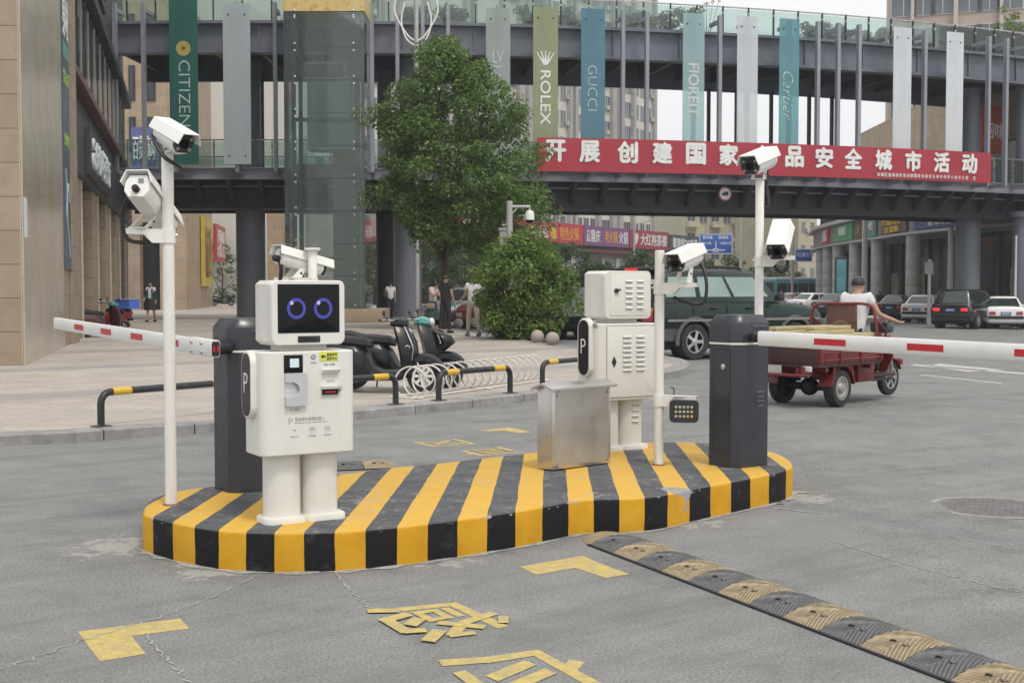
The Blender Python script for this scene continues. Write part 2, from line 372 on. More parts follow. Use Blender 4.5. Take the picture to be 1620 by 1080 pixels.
strip(k, [(1308, 853), (1420, 888), (1520, 915), (1612, 937)], .014, CHALK)
strip(k, [(1500, 847), (1560, 860), (1640, 874)], .014, CHALK)
strip(k, [(1195, 800), (1245, 806), (1300, 812)], .03, CHALK)
tag(k.build('pale_scratch_marking', up=True), kind='structure')
k = MB()
flat(k, [(1440, 578), (1620, 592), (1620, 589.5), (1446, 576)], WHT); flat(k, [(1485, 575), (1590, 585), (1530, 588), (1470, 579)], WHT)
flat(k, [(1455, 593), (1585, 607), (1587, 606), (1458, 592)], WHT)
tag(k.build('white_lane_marking', up=True), kind='structure')
# ================================================================ traffic island
TOP = [(225, 812), (229, 799), (243, 787), (270, 778), (330, 769), (430, 759), (560, 747), (600, 741), (716, 730), (845, 715), (930, 707), (1015, 699.5), (1070, 699), (1120, 701), (1215, 713), (1240, 721), (1253, 731),
       (1251, 739), (1218, 749), (1115, 769), (1020, 786), (925, 804), (850, 802), (760, 815), (675, 826), (600, 835), (530, 840), (430, 841.5), (340, 837), (265, 823), (234, 815)]
TOP[21:26] = [(925, 789), (850, 802), (760, 816), (675, 827), (600, 835)]
IP = [gnd(x, y, IZ) for x, y in TOP]
IP = smooth_line([(p.x, p.y, 0) for p in IP + [IP[0]]], 4)[:-1]
def island_mat():
    m, n, b = nodes('hazard_stripe_paint'); tc = N(n, 'TexCoord').outputs['Object']; sx = N(n, 'SeparateXYZ'); n.links.new(tc, sx.inputs[0]); g_ = N(n, 'NewGeometry')
    wob = mathn(n, 'MULTIPLY', mathn(n, 'SUBTRACT', noise(n, tc, 3, 3), .5), .02)
    t = mathn(n, 'ADD', mathn(n, 'ADD', sx.outputs[0], mathn(n, 'MULTIPLY', sx.outputs[1], -.03)), wob)
    s = mathn(n, 'FRACT', mathn(n, 'MULTIPLY', mathn(n, 'ADD', t, 10.0 + PHASE), 1 / .302)); yes = mathn(n, 'LESS_THAN', s, .5)
    nz = N(n, 'SeparateXYZ'); n.links.new(g_.outputs['Normal'], nz.inputs[0]); up = mathn(n, 'GREATER_THAN', nz.outputs[2], .6)
    f = noise(n, tc, 5, 8, .7); ff = noise(n, tc, 40, 5, .7)
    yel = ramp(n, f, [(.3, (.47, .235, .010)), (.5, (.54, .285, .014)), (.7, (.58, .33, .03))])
    yel = mixc(n, mathn(n, 'MULTIPLY', up, .55), yel, (.66, .43, .10))                # scuffed, dusty top also painted paler for sky sheen, sides darker for shade
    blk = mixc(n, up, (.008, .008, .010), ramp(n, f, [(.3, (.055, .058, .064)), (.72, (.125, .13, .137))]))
    c = mixc(n, yes, blk, yel)
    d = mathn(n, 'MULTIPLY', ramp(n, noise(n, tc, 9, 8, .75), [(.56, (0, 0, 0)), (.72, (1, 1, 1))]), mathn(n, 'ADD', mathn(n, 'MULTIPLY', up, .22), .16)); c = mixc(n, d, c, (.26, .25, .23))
    vx = N(n, 'VectorMath'); vx.operation = 'DISTANCE'; n.links.new(tc, vx.inputs[0]); vx.inputs[1].default_value = gnd(1070, 776, .2)
    chip = mathn(n, 'LESS_THAN', mathn(n, 'ADD', vx.outputs['Value'], mathn(n, 'MULTIPLY', mathn(n, 'SUBTRACT', noise(n, tc, 14, 5), .5), .35)), .085); c = mixc(n, chip, c, (.27, .28, .29))
    ec = mathn(n, 'MULTIPLY', mathn(n, 'GREATER_THAN', sx.outputs[2], IZ - .022), mathn(n, 'GREATER_THAN', mathn(n, 'ADD', mathn(n, 'MULTIPLY', noise(n, tc, 22, 6, .7), .75), mathn(n, 'MULTIPLY', noise(n, tc, 2.5, 3), .35)), .635)); c = mixc(n, mathn(n, 'MULTIPLY', ec, mathn(n, 'SUBTRACT', 1, mathn(n, 'MULTIPLY', up, .45))), c, (.33, .32, .30))
    n.links.new(c, b.inputs['Base Color']); n.links.new(mixc(n, ff, (.55, .55, .55), (.8, .8, .8)), b.inputs['Roughness']); b.inputs['Specular IOR Level'].default_value = .22
    bump(n, b, mathn(n, 'ADD', f, mathn(n, 'MULTIPLY', ff, .4)), .35, .008); return m
_q = gnd(579.5, 836, IZ); PHASE = (.302 * .5 - (_q.x - .03 * _q.y)) % .302 - 10 % .302
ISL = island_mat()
CEM = pm('cement_edge', (.30, .295, .28), .9, var=.4, scale=7, bmp=.5, bscale=40)
isl = MB(); ctr = sum(IP, Vector()) / len(IP)
def off(p, i, d):
    t = (IP[(i + 1) % len(IP)] - IP[i - 1]).normalized(); return p + Vector((t.y, -t.x, 0)) * (-d)
wj = lambda i, a: a * math.sin(i * 1.7) + a * math.sin(i * .63 + 1)
sgn = 1 if sum(a.x * b.y - b.x * a.y for a, b in zip(IP, IP[1:])) > 0 else -1
rings = [[off(p, i, sgn * d) + Vector((wj(i, .0015), wj(i + 9, .0015), z)) for i, p in enumerate(IP)] for d, z in ((0, -.03), (0, IZ - .02), (.006, IZ - .006), (.02, IZ))]
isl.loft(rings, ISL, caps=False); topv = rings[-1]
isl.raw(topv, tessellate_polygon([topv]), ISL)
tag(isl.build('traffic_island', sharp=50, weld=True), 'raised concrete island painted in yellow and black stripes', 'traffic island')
ce = MB(); A = [off(p, i, sgn * .01) for i, p in enumerate(IP)]; Bq = [off(p, i, -sgn * (.006 + .05 * abs(math.sin(i * 2.3) * math.sin(i * .9)) ** 1.5)) for i, p in enumerate(IP)]
nn_ = len(IP); ce.raw([(p.x, p.y, .010) for p in A] + [(p.x, p.y, .003) for p in Bq], [(i, (i + 1) % nn_, nn_ + (i + 1) % nn_, nn_ + i) for i in range(nn_)], CEM)
for px, py, r_ in ((1262, 779, .05), (1235, 797, .02)):
    p = road(px, py); ce.raw([(p.x + r_ * (1.6 + .5 * math.sin(7 * a)) * math.cos(a), p.y + r_ * (.9 + .4 * math.cos(5 * a)) * math.sin(a), gz(p.x) + .005) for a in [2 * math.pi * j / 14 for j in range(14)]], [tuple(range(14))], CEM)
tag(ce.build('cement_skirt_marking', up=True), kind='structure')
# ================================================================ speed bump
RBY = wornpaint('worn_yellow_rubber', (.44, .345, .21), .9, (.2, .175, .14), True); RBK = wornpaint('dusty_black_rubber', (.15, .15, .155), .6, (.2, .19, .18), True)
def speed_bump(pts, label, segl=.25, wd=.36, hh=.045, grp=None, count=None):
    """pts: near foot of the bump, sighted; alternate rubber segments butt along it"""
    a, b = road(*pts[0]), road(*pts[1]); d = (b - a); d.z = 0; L = d.length; d.normalize(); nrm = Vector((-d.y, d.x, 0))
    if nrm.y < 0: nrm = -nrm
    root = thing('speed_bump', label, 'speed bump', (a.x, a.y, gz(a.x)), math.atan2(d.y, d.x), grp)
    sy = 1 if nrm.dot(Vector((-d.y, d.x, 0))) > 0 else -1
    NW = 24; prof = [(wd * j / NW, hh * math.sin(math.pi * j / NW) ** .8) for j in range(NW + 1)]
    n = int(L / segl) if count is None else count
    for i in range(-1, n):
        m = RBY if i % 2 else RBK; s = MB(); rg = []
        x0, x1 = i * segl + .003, (i + 1) * segl - .003; K = 36
        for q in range(K + 1):
            x = x0 + (x1 - x0) * q / K; ring = []
            for j, (y, z) in enumerate(prof):
                if i == -1:      # rounded end cap
                    t = (x1 - x) / (x1 - x0); sc_ = math.sqrt(max(0, 1 - t * t)); y = wd / 2 + (y - wd / 2) * max(sc_, .05); z = z * max(sc_, .05)
                rib = .0042 * max(-.5, math.sin((abs(x - (x0 + x1) / 2) + j * .0085) * 260)) if 2 < j < NW - 2 else 0
                xx = x + (.05 * math.sin(math.pi * j / NW) if False else 0)
                ring.append((xx, sy * y, max(.002, z + rib * (1 if i >= 0 else .3))))
            rg.append([Vector(p) for p in ring] + [Vector((ring[-1][0], sy * wd, -.03)), Vector((ring[0][0], sy * 0, -.03))])
        s.loft(rg, m); o = s.build('segment', root, sharp=60)
        if i >= 0:
            for bx in (.09, .16):
                bl = MB(); M = Matrix.Translation((x0 + bx, sy * wd * .3, hh * .80)) @ Matrix.Rotation(R(-18 * sy), 4, 'X')
                bl.lathe([(.017, .0), (.017, .004), (.010, .004), (.010, .0065)], BOLT if bx > .1 else HOLE, 12, M)
                bl.build('bolt', o)
    m = MB(); m.box((n * segl / 2, sy * -.006, .004), (n * segl, .016, .010), RBL); m.build('base_lip', root)
    return root
RBL = pm('black_rubber_lip', (.02, .02, .02), .8); BOLT = pm('bolt_steel', (.3, .28, .25), .4, metal=.9, var=.2); HOLE = pm('dark_hole', (.02, .02, .02), .9)
speed_bump([(932, 862), (1500, 1078)], 'long rubber speed bump in dusty yellow and black segments in the foreground', count=13)
speed_bump([(528, 745), (600, 742)], 'short stretch of rubber speed bump showing behind the striped island by the white legs', count=2)
# manhole
mh = MB(); p = road(1572, 803); IRON = pm('worn_iron', (.17, .165, .165), .7, metal=.2, var=.25, scale=9, bmp=.3, bscale=120); IRONR = pm('manhole_rim', (.3, .29, .285), .7, var=.2, scale=8)
mh.lathe([(.42, .002), (.42, .007), (.385, .007), (.385, .002)], IRONR, 40); mh.lathe([(.382, .002), (.382, .006)], IRON, 40)
for i in range(-6, 7):
    for j in range(-6, 7):
        if math.hypot(i, j) < 6.2: mh.box((i * .055, j * .055, .008), (.03, .03, .005), IRON, rz=R(45), bev=.001, seg=1)
tag(mh.build('manhole_cover', loc=(p.x, p.y, gz(p.x)), rz=.4), 'round iron manhole cover set in the road at the right', 'manhole cover')
# ================================================================ equipment on the island
WHITE = pm('white_powder_coat', (.69, .68, .64), .38, var=.04, scale=2, spec=.5, dirt=.20, dirtcol=(.4, .37, .3))
WHITE2 = pm('white_enamel', (.76, .755, .725), .42, var=.04, scale=3, dirt=.14, dirtcol=(.42, .4, .35))
BLKG = pm('black_glass', (.008, .009, .010), .12, var=.1, spec=.18); BLKP = pm('black_plastic', (.02, .021, .023), .45, var=.2); SLOTSH = pm('vent_slot_shadow', (.16, .16, .155), .8); DARKH = pm('dark_slot', (.012, .012, .012), .8)
CHROME = pm('brushed_steel', (.62, .62, .62), .3, metal=1, var=.08, scale=6, stretch=(1, 1, 14))
SILVL = pm('pale_silver_plastic', (.68, .68, .69), .35, metal=.15, var=.04); SILV = pm('silver_plastic', (.55, .555, .58), .35, metal=.35, var=.05)
GREYT = pm('grey_print', (.23, .23, .24), .6); CHAR = pm('charcoal_powder_coat', (.030, .034, .044), .36, var=.12, scale=3, spec=.6, dirt=.12, dirtcol=(.13, .13, .13))
EYEB = pm('lit_blue_ring', (.045, .055, .32), .4, emit=.14); EYEW = pm('lit_pale_dot', (.42, .36, .62), .4, emit=.2)
REDL = pm('lit_red_line', (.5, .02, .05), .4, emit=.4); STICK = pm('yellow_green_sticker', (.58, .58, .09), .5); CODEW = pm('pale_code_square', (.55, .65, .68), .3, emit=.15)
BLUEL = pm('blue_print', (.12, .14, .35), .5)
def door_lines(mb, cx, cz, w, h, y, m, t=.004):
    for sx in (-1, 1): mb.box((cx + sx * w / 2, y, cz), (t, .002, h), m)
    for sz in (-1, 1): mb.box((cx, y, cz + sz * h / 2), (w, .002, t), m)
def louvre(parent, x, z, y, w, h, m):
    """pressed vent: a slanted hood standing proud of a slot strip toned grey as its shadow"""
    mb = MB(); mb.prism([(0, 0), (.010, 0), (.0, h)], -w / 2, w / 2, m, Matrix.Translation((x, y, z)) @ Matrix(((0, 0, 1, 0), (-1, 0, 0, 0), (0, 1, 0, 0), (0, 0, 0, 1))))
    mb.box((x, y - .0055, z - .0022), (w * .96, .009, .0025), SLOTSH); mb.build('vent', parent)
def rbox(mb, c, w, d, h, r, m, bev=.008):
    """upright rounded box"""
    P = rrect(w, d, r, 6); rg = []
    for z, k in ((0, bev), (bev, 0), (h - bev, 0), (h, bev)):
        s = 1 - 2 * k / min(w, d); rg.append([Vector((c[0] + x * (w - 2 * k) / w, c[1] + y * (d - 2 * k) / d, c[2] + z)) for x, y in P])
    mb.loft(rg, m)
def facebox(mb, c, w, h, t, r, m):
    """a rounded plate lying on the front (-y) face"""
    P = rrect(w, h, r, 6); mb.loft([[Vector((c[0] + x * k, c[1] - y, c[2] + z * k)) for x, z in P] for y, k in ((0, 1), (t * .8, 1), (t, .985))], m)
def legs(root, ys=0):
    for sx in (-1, 1):
        l = MB(); P = rrect(.198, .17, .08, 6)
        l.loft([[Vector((sx * .106 + x, y + ys, z)) for x, y in P] for z in (.03, .37)], WHITE)
        o = l.build('leg', root)
        f = MB(); P = rrect(.235, .2, .05, 6); f.loft([[Vector((sx * .112 + x * k, y * k + ys - .01, z)) for x, y in P] for z, k in ((0, 1), (.024, 1), (.032, .97))], WHITE); f.build('foot_plate', o)
        if root['back']:
            for i in range(4 if sx > 0 else 0): louvre(o, sx * .106, .20 + .04 * i, ys - .0855, .06, .009, WHITE)
def side_panel(root, z, d, w, length=.36):
    """black lozenge with a P on the left side of the body"""
    s = MB(); P = rrect(.15, length, .075, 10)
    s.loft([[Vector((-w / 2 - t, y * k, z + q * k)) for y, q in P] for t, k in ((-.01, 1), (.026, 1), (.032, .96))], WHITE)
    o = s.build('side_panel', root)
    q = MB(); P = rrect(.122, length - .03, .06, 10); q.loft([[Vector((-w / 2 - t, y, z + k)) for y, k in P] for t in (.030, .0345)], BLKG); g_ = q.build('panel_glass', o)
    lt = text('P', .058, .105, WHITE2, face_M((-w / 2 - .0345, 0, z + .01), (-1, 0, 0)), 'panel_letter', o, bold=-.012, depth=.0015)
def robot(name, label, loc, rz, back):
    root = thing(name, label, 'parking robot', loc, rz); root['back'] = back
    W, D, BH = .53, .285, .545
    legs(root); del root['back']
    b = MB(); rbox(b, (0, 0, .365), W, D, BH, .05, WHITE, .006); body = b.build('body', root)
    nk = MB(); rbox(nk, (0, .01, .908), .26, .16, .04, .01, WHITE, .003); nk.build('neck', root)
    HW, HD, HH, hz, hx = .40, .30, .34, .942, 0.0
    h = MB(); rbox(h, (hx, .02, hz), HW, HD - .05, HH, .03, WHITE, .02); P = rrect(HW + .012, HH, .035, 6)
    yf = .02 - HD / 2 + .025
    h.loft([[Vector((hx + x * k, yf - t, hz + HH / 2 + z * k)) for x, z in P] for t, k in ((-.012, .97), (-.004, 1), (.026, 1), (.034, .975))], WHITE); head = h.build('head', root)
    f = yf - .034; bf = -D / 2
    if not back:
        s = MB(); facebox(s, (hx, f, hz + HH / 2 + .022), HW - .055, HH - .085, .0025, .006, BLKG); sc_ = s.build('screen', root)
        for sx in (-.075, .075):
            e = MB(); M = face_M((hx + sx + .004, f - .003, hz + HH / 2 + .022), (0, -1, 0))
            rg = [[M @ Vector((r * math.cos(2 * math.pi * j / 40), 1.06 * r * math.sin(2 * math.pi * j / 40), .0015)) for j in range(40)] for r in (.036, .052)]
            e.loft(rg, EYEB, caps=False); eo = e.build('eye', sc_)
            q = MB(); q.raw([M @ Vector((-.026 + .010 * math.cos(t), .030 + .011 * math.sin(t), .0028)) for t in [2 * math.pi * j / 16 for j in range(16)]], [tuple(range(16))], EYEW); q.build('eye_glint', sc_)
        c = MB(); facebox(c, (hx, f, hz + .031), .125, .034, .003, .006, BLKP)
        for i in range(4): c.box((hx - .026 + .017 * i, f - .004, hz + .031), (.011, .002, .012), DARKH)
        c.build('camera_strip', root)
        d = MB(); facebox(d, (-.09, bf, .845), .105, .095, .003, .004, BLKG); o = d.build('code_panel', root)
        d = MB(); facebox(d, (-.085, bf - .003, .85), .05, .046, .002, .003, CODEW); d.build('code_square', o)  # blank pale square standing for the printed code sticker, its glow added
        d = MB(); facebox(d, (-.080, bf, .712), .118, .172, .004, .008, SILV)
        cxx, czz, hw_, hh_ = -.080, .712, .059, .086; nt_ = [(-hw_, hh_), (-hw_, .038), (-.022, .038)] + [(-.022 + .038 * math.sin(R(t)), .038 * math.cos(R(t))) for t in (20, 45, 70, 90, 110, 135, 160)] + [(-.022, -.038), (-hw_, -.038), (-hw_, -hh_), (hw_ - .008, -hh_), (hw_, -hh_ + .008), (hw_, hh_ - .008), (hw_ - .008, hh_)]
        vs = [(cxx + x, bf - y, czz + z) for y in (.004, .024) for x, z in nt_]; q_ = len(nt_); tri_f = tessellate_polygon([[Vector((x, z, 0)) for x, z in nt_]])
        d.raw(vs, [(i, (i + 1) % q_, q_ + (i + 1) % q_, q_ + i) for i in range(q_)] + [tuple(q_ + k for k in t) for t in tri_f], SILV)
        o = d.build('ticket_box', root)
        for z, wd, nm in ((.810, .095, 'card_slot'), (.722, .105, 'ticket_slot')):
            d = MB(); d.prism([(0, 0), (.030, 0), (.018, -.018), (0, -.018)] if nm == 'card_slot' else [(0, 0), (.034, 0), (.030, -.014), (.006, -.014), (.006, -.05), (0, -.05)], -wd / 2, wd / 2, SILVL,
                Matrix.Translation((.115, bf, z)) @ Matrix(((0, 0, 1, 0), (-1, 0, 0, 0), (0, 1, 0, 0), (0, 0, 0, 1))))
            o = d.build(nm, root)
            if nm == 'ticket_slot':
                d = MB(); d.box((.112, bf - .008, z - .030), (.088, .012, .030), DARKH); d.box((.112, bf - .0145, z - .030), (.062, .001, .006), REDL); d.build('slot_mouth', o)
                d = MB(); d.prism([(0, 0), (.034, 0), (.010, -.034), (0, -.034)], -.004, .004, CHROME, Matrix.Translation((.115 + wd / 2, bf, z)) @ Matrix(((0, 0, 1, 0), (-1, 0, 0, 0), (0, 1, 0, 0), (0, 0, 0, 1)))); d.build('slot_cheek', o)
        d = MB(); facebox(d, (.108, bf, .88), .105, .052, .0015, .002, STICK); st = d.build('sticker', root)
        M = lambda x, z, t=.0: face_M((x, bf - t, z), (0, -1, 0))
        text('紧急呼叫', .058, .016, DARKH, M(.127, .889, .0015), 'sticker_lettering', st, .03, .0008); text('监控中心', .058, .016, DARKH, M(.127, .869, .0015), 'sticker_lettering', st, .03, .0008)
        d = MB(); d.raw([(x, bf - .0022, z) for x, z in ((.062, .88), (.078, .891), (.078, .884), (.092, .884), (.092, .876), (.078, .876), (.078, .869))], [tuple(range(7))], DARKH); d.build('sticker_arrow', st)
        d = MB(); d.raw([(.022 + .014 * math.cos(t), bf - .0015, .878 + .013 * math.sin(t)) for t in [2 * math.pi * j / 20 for j in range(20)]], [tuple(range(20))], BLUEL); o = d.build('round_emblem', root)
        for z in (.873, .878, .883): d = MB(); d.box((.022, bf - .0025, z), (.016, .001, .0025), WHITE2); d.build('emblem_bar', o)
        text('扫码区', .036, .011, GREYT, M(.022, .848), 'printed_lettering', root, 0, .0008); text('请插卡取票', .065, .013, GREYT, M(.112, .836), 'printed_lettering', root, 0, .0008)
        text('读卡区', .04, .011, GREYT, M(.118, .748), 'printed_lettering', root, 0, .0008); text('月卡感应', .055, .013, GREYT, M(-.084, .605), 'printed_lettering', root, 0, .0008)
        text('P', .022, .034, GREYT, M(-.107, .545), 'printed_lettering', root, -.02, .0008); text('智能停车管理机器人', .165, .021, GREYT, M(.0, .553), 'printed_lettering', root, .0, .0008)
        text('INTELLIGENT PARKING MANAGEMENT ROBOT', .185, .006, GREYT, M(.008, .534), 'printed_lettering', root, 0, .0008)
        for i, (x, t, u) in enumerate(((-.085, '停车', '取票入场'), (.012, '缴费', '扫码缴费'), (.1, '离场', '自助离场'))):
            if i: d = MB(); d.torus(M(x, .495) @ Vector((0, 0, .0005)), (0, 1, 0), .0155, .0008, GREYT, 20, 4); d.build('printed_ring', root)
            text(t, .018, .009, GREYT, M(x, .497), 'printed_lettering', root, -.01, .0008); text(u, .042, .009, GREYT, M(x, .463), 'printed_lettering', root, -.01, .0008)
        side_panel(root, .735, D, W)
    else:
        d = MB(); facebox(d, (hx + .01, f, hz + HH / 2 - .0), HW - .05, HH - .045, .004, .02, WHITE); o = d.build('head_door', root)
        for i in range(6):
            for x in (.0, .1): louvre(o, hx + x, hz + .075 + .038 * i, f - .004, .06, .012, WHITE)
        v = MB(); M = face_M((hx - .115, f - .004, hz + HH / 2 + .03), (0, -1, 0)); v.lathe([(.017, 0), (.017, .012), (.012, .02)], BLKP, 16, M); v.box(M @ Vector((.012, .006, .02)), (.03, .006, .012), BLKP); v.build('lock', o)
        d = MB(); facebox(d, (.03, bf, .365 + BH / 2), W - .085, BH - .045, .007, .012, WHITE); o = d.build('body_door', root)
        q = MB(); door_lines(q, .03, .365 + BH / 2, W - .074, BH - .034, bf - .0005, pm('door_gap', (.35, .34, .31), .8)); q.build('door_gap', root)
        for i in range(8):
            for x in (-.02, .1): louvre(o, x, .575 + .034 * i, bf - .007, .075, .012, WHITE)
        v = MB(); M = face_M((-.135, bf - .007, .64), (0, -1, 0)); v.raw([M @ Vector(p) for p in ((0, -.042, 0), (.022, 0, 0), (0, .042, 0), (-.022, 0, 0), (0, -.034, .008), (.016, 0, .008), (0, .034, .008), (-.016, 0, .008))], [(0, 1, 5, 4), (1, 2, 6, 5), (2, 3, 7, 6), (3, 0, 4, 7), (4, 5, 6, 7)], BLKP); v.build('lock', o)
        side_panel(root, .74, D, W, .42)
        d = MB(); d.box((-W / 2 - .002, -.095, .895), (.004, .05, .028), pm('grey_plate', (.25, .25, .24), .5, metal=.3)); d.build('rating_plate', root)
    return root
fA, fB = gnd(440, 828, IZ), gnd(505, 822, IZ)
RZ1 = R(31)
c = gnd(472, 824, IZ) + Vector((0, .07, 0))
robot('parking_robot', 'white robot shaped parking kiosk with two blue ring eyes on its black screen', (c.x, c.y, IZ), RZ1, False)
c = gnd(983, 712, IZ) + Vector((-.03, .09, 0))
rb2 = robot('parking_robot', 'white robot shaped parking kiosk seen from behind with vented doors', (c.x, c.y, IZ), R(32), True); rb2.scale = (1.06, 1.06, 1.07)
# ---------------------------------------------------------------- barrier gates
BOOMW = pm('boom_white', (.73, .725, .71), .4, var=.05, dirt=.12, dirtcol=(.4, .4, .38), scale=2); BOOMR = pm('boom_red_reflector', (.50, .018, .028), .35, var=.12, scale=30)
def barrier(label, base, rz, start, end, flip, height=1.0, cl=BOOMW):
    W, D = .325, .275; root = thing('barrier_gate', label, 'barrier gate', base, rz)
    oct_ = lambda k=0, c=.055: [(W / 2 + k, D / 2 - c), (W / 2 + k - 0, -D / 2 + c * .2), (W / 2 - c * .2 + k, -D / 2 - k), (-W / 2 + c, -D / 2 - k), (-W / 2 - k, -D / 2 + c), (-W / 2 - k, D / 2 - c * .2), (-W / 2 + c * .2, D / 2 + k), (W / 2 - c, D / 2 + k)]
    b = MB(); P = [(x * .99, y * .99) for x, y in oct_()]; b.loft([[Vector((x, y, z)) for x, y in P] for z in (0, height - .205)], CHAR); b.build('body', root)
    s = MB(); s.loft([[Vector((x * 1.02, y * 1.02, z)) for x, y in P] for z in (height - .205, height - .192)], WHITE2); s.build('trim_ring', root)
    h = MB(); h.loft([[Vector((x * k, y * k, z)) for x, y in oct_()] for z, k in ((height - .192, 1.01), (height - .062, 1.01), (height - .052, 1.0), (height - .006, .80), (height, .77))], CHAR); h.build('lid', root)
    for k in range(4): louvre(root, W * .20, height * .40 + .032 * k, -D / 2 * .99, .075, .011, CHAR)
    for k in range(2): louvre(root, W * .16, height - .125 + .045 * k, -D / 2 * 1.01, .14, .011, CHAR)
    if not flip:
        dm = MB(); dm.lathe([(.02, 0), (.02, .006), (.014, .009)], CHROME, 16, face_M((-W / 2 * .99, -.01, .66 * height), (-1, 0, 0))); dm.build('lock', root)
        d = MB(); xq = -W / 2 * .99 - .0005
        for y in (-.075, .085): d.box((xq, y, height * .44), (.001, .003, height * .66), DARKH)
        d.box((xq, .005, height * .77), (.001, .16, .003), DARKH); d.box((xq, .005, height * .11), (.001, .16, .003), DARKH); d.build('door_gap', root)
    inv = Matrix.Translation(base) @ Matrix.Rotation(rz, 4, 'Z'); inv.invert()
    a, e = inv @ Vector(start), inv @ Vector(end); d = (e - a).normalized(); up = Vector((0, 0, 1)); sd_ = d.cross(up).normalized(); up = sd_.cross(d)
    L = (e - a).length; h_, t_ = (.090, .042) if flip else (.098, .06)
    fr = lambda t: a + d * t
    P = [(-.5, -.36), (-.36, -.5), (.36, -.5), (.5, -.36), (.5, .36), (.36, .5), (-.36, .5), (-.5, .36)]
    sec = lambda t, hh, tt: [fr(t) + sd_ * x * tt + up * y * hh for x, y in P]
    m = MB(); m.loft([sec(-.02 if flip else -.015, h_, t_), sec(L, h_, t_)], cl); bo = m.build('boom', root)
    m = MB(); m.loft([sec(-.05, h_ * 1.12, t_ * 1.3), sec(.33, h_ * 1.12, t_ * 1.3)], WHITE2)
    m.build('boom_clamp', root) if flip else m.bm.free()
    if flip:
        m = MB()
        for t in (.10, .27):
            for u in (-.3, .3):
                m.lathe([(.013, 0), (.013, .006), (.006, .012)], CHROME, 12, face_M(fr(t) - sd_ * flip * t_ * .65 + up * u * h_, -sd_ * flip))
        m.build('clamp_bolt', root)
        m = MB(); m.loft([sec(-.056, h_ * .96, t_ * 1.1), sec(-.0505, h_ * .96, t_ * 1.1)], BLKP); eo = m.build('boom_end', root)
        m = MB()
        for u in (-.28, .28): m.box(fr(-.058) + sd_ * u * t_, (.012, .003, h_ * .35), BOOMR, rz=math.atan2(sd_.y, sd_.x))
        m.build('end_reflector', eo)
    t = STRIPE0[flip]; i = 0
    while t < L - .28:
        m = MB()
        for s_ in (-1, 1):
            q = [fr(t + u) + sd_ * s_ * (t_ / 2 + .0015) + up * z for u, z in ((0, -.021), (.25, -.021), (.25, .021), (0, .021))]
            m.quad(*q, BOOMR)
        m.build('reflector', bo); t += .70
    # hub disc between cabinet and boom
    hb = fr(.06); cpt = Vector((0, 0, hb.z)); hd = (Vector((hb.x, hb.y, 0))).normalized()
    m = MB(); m.cyl(Vector((hb.x, hb.y, hb.z)) * 1.0, Vector((hb.x * .45, hb.y * .45, hb.z)), .045 if flip else .03, BLKP, 16); m.build('hub', root)
    return root
STRIPE0 = {0: .46, 1: .52}
cL = gnd(368, 781, IZ); RC = R(36)
bl = Vector((cL.x, cL.y, IZ)) + Matrix.Rotation(RC, 3, 'Z') @ Vector((.155, .13, 0))
barrier('charcoal barrier gate behind the blue eyed robot, its striped boom reaching left', bl, RC, at(336, 551, 7.42), at(89, 511, 10.3), 1, at(368, 512, cL.y).z - IZ + .03)
cR = gnd(1166, 741, IZ)
br_ = Vector((cR.x, cR.y, IZ)) + Matrix.Rotation(RC, 3, 'Z') @ Vector((.145, .13, 0))
bs = at(1206, 535, 8.60); be = bs + Vector((.62, -.785, -.012)) * 3.6
barrier('charcoal barrier gate at the right end of the island with boom reaching past the tricycle', br_, RC, bs, be, 0, at(1163, 503, cR.y).z - IZ + .02)
# ---------------------------------------------------------------- poles with brackets
POLE = pm('pole_white', (.73, .715, .68), .4, var=.05, scale=4, dirt=.25, dirtcol=(.35, .3, .24)); RUST = pm('rusty_foot', (.2, .1, .05), .9, var=.4, scale=20)
CABLE = pm('black_cable', (.015, .016, .018), .5, var=.2)
def pole(label, base, r, ztop, brackets=(), cap=None):
    """brackets: (z, direction, length)"""
    root = thing('camera_pole', label, 'pole', base); h = ztop - base[2]
    m = MB(); m.lathe([(r, 0), (r, h - .004), (r * .9, h)], POLE, 20); m.build('post', root)
    m = MB(); m.lathe([(r * 1.5, 0), (r * 1.35, .004), (r * 1.04, .009)], RUST, 16); m.build('foot', root)
    if cap: m = MB(); m.lathe([(r * 1.0, h - .02), (r * 1.75, h - .012), (r * 1.75, h)], POLE, 20); m.build('top_flange', root)
    for z, d, L in brackets:
        d = Vector(d).normalized(); s = d.cross(Vector((0, 0, 1))); z -= base[2]; m = MB()
        for k in range(1): m.lathe([(r * 1.22, z - .045), (r * 1.22, z + .03)], POLE, 20)
        q = lambda t, u, w: d * t + s * u + Vector((0, 0, z + w))
        for sgn_ in (-1, 1):
            m.loft([[q(r * .6, sgn_ * .026, -.045), q(r * .6, sgn_ * .026, .03), q(L, sgn_ * .026, .03), q(L, sgn_ * .026, .005), q(L * .55, sgn_ * .026, .0), q(L * .38, sgn_ * .026, -.045)],
                    [q(r * .6, sgn_ * .029, -.045), q(r * .6, sgn_ * .029, .03), q(L, sgn_ * .029, .03), q(L, sgn_ * .029, .005), q(L * .55, sgn_ * .029, .0), q(L * .38, sgn_ * .029, -.045)]], POLE)
        m.loft([[q(0, -.03, .03), q(0, .03, .03), q(L, .03, .03), q(L, -.03, .03)], [q(0, -.03, .034), q(0, .03, .034), q(L, .03, .034), q(L, -.03, .034)]], POLE)
        for u in (-.016, .016):
            m.cyl(q(-r * 1.25, u, .0), q(-r * 1.5, u, .0), .008, CHROME, 8)
        m.build('bracket', root)
    return root
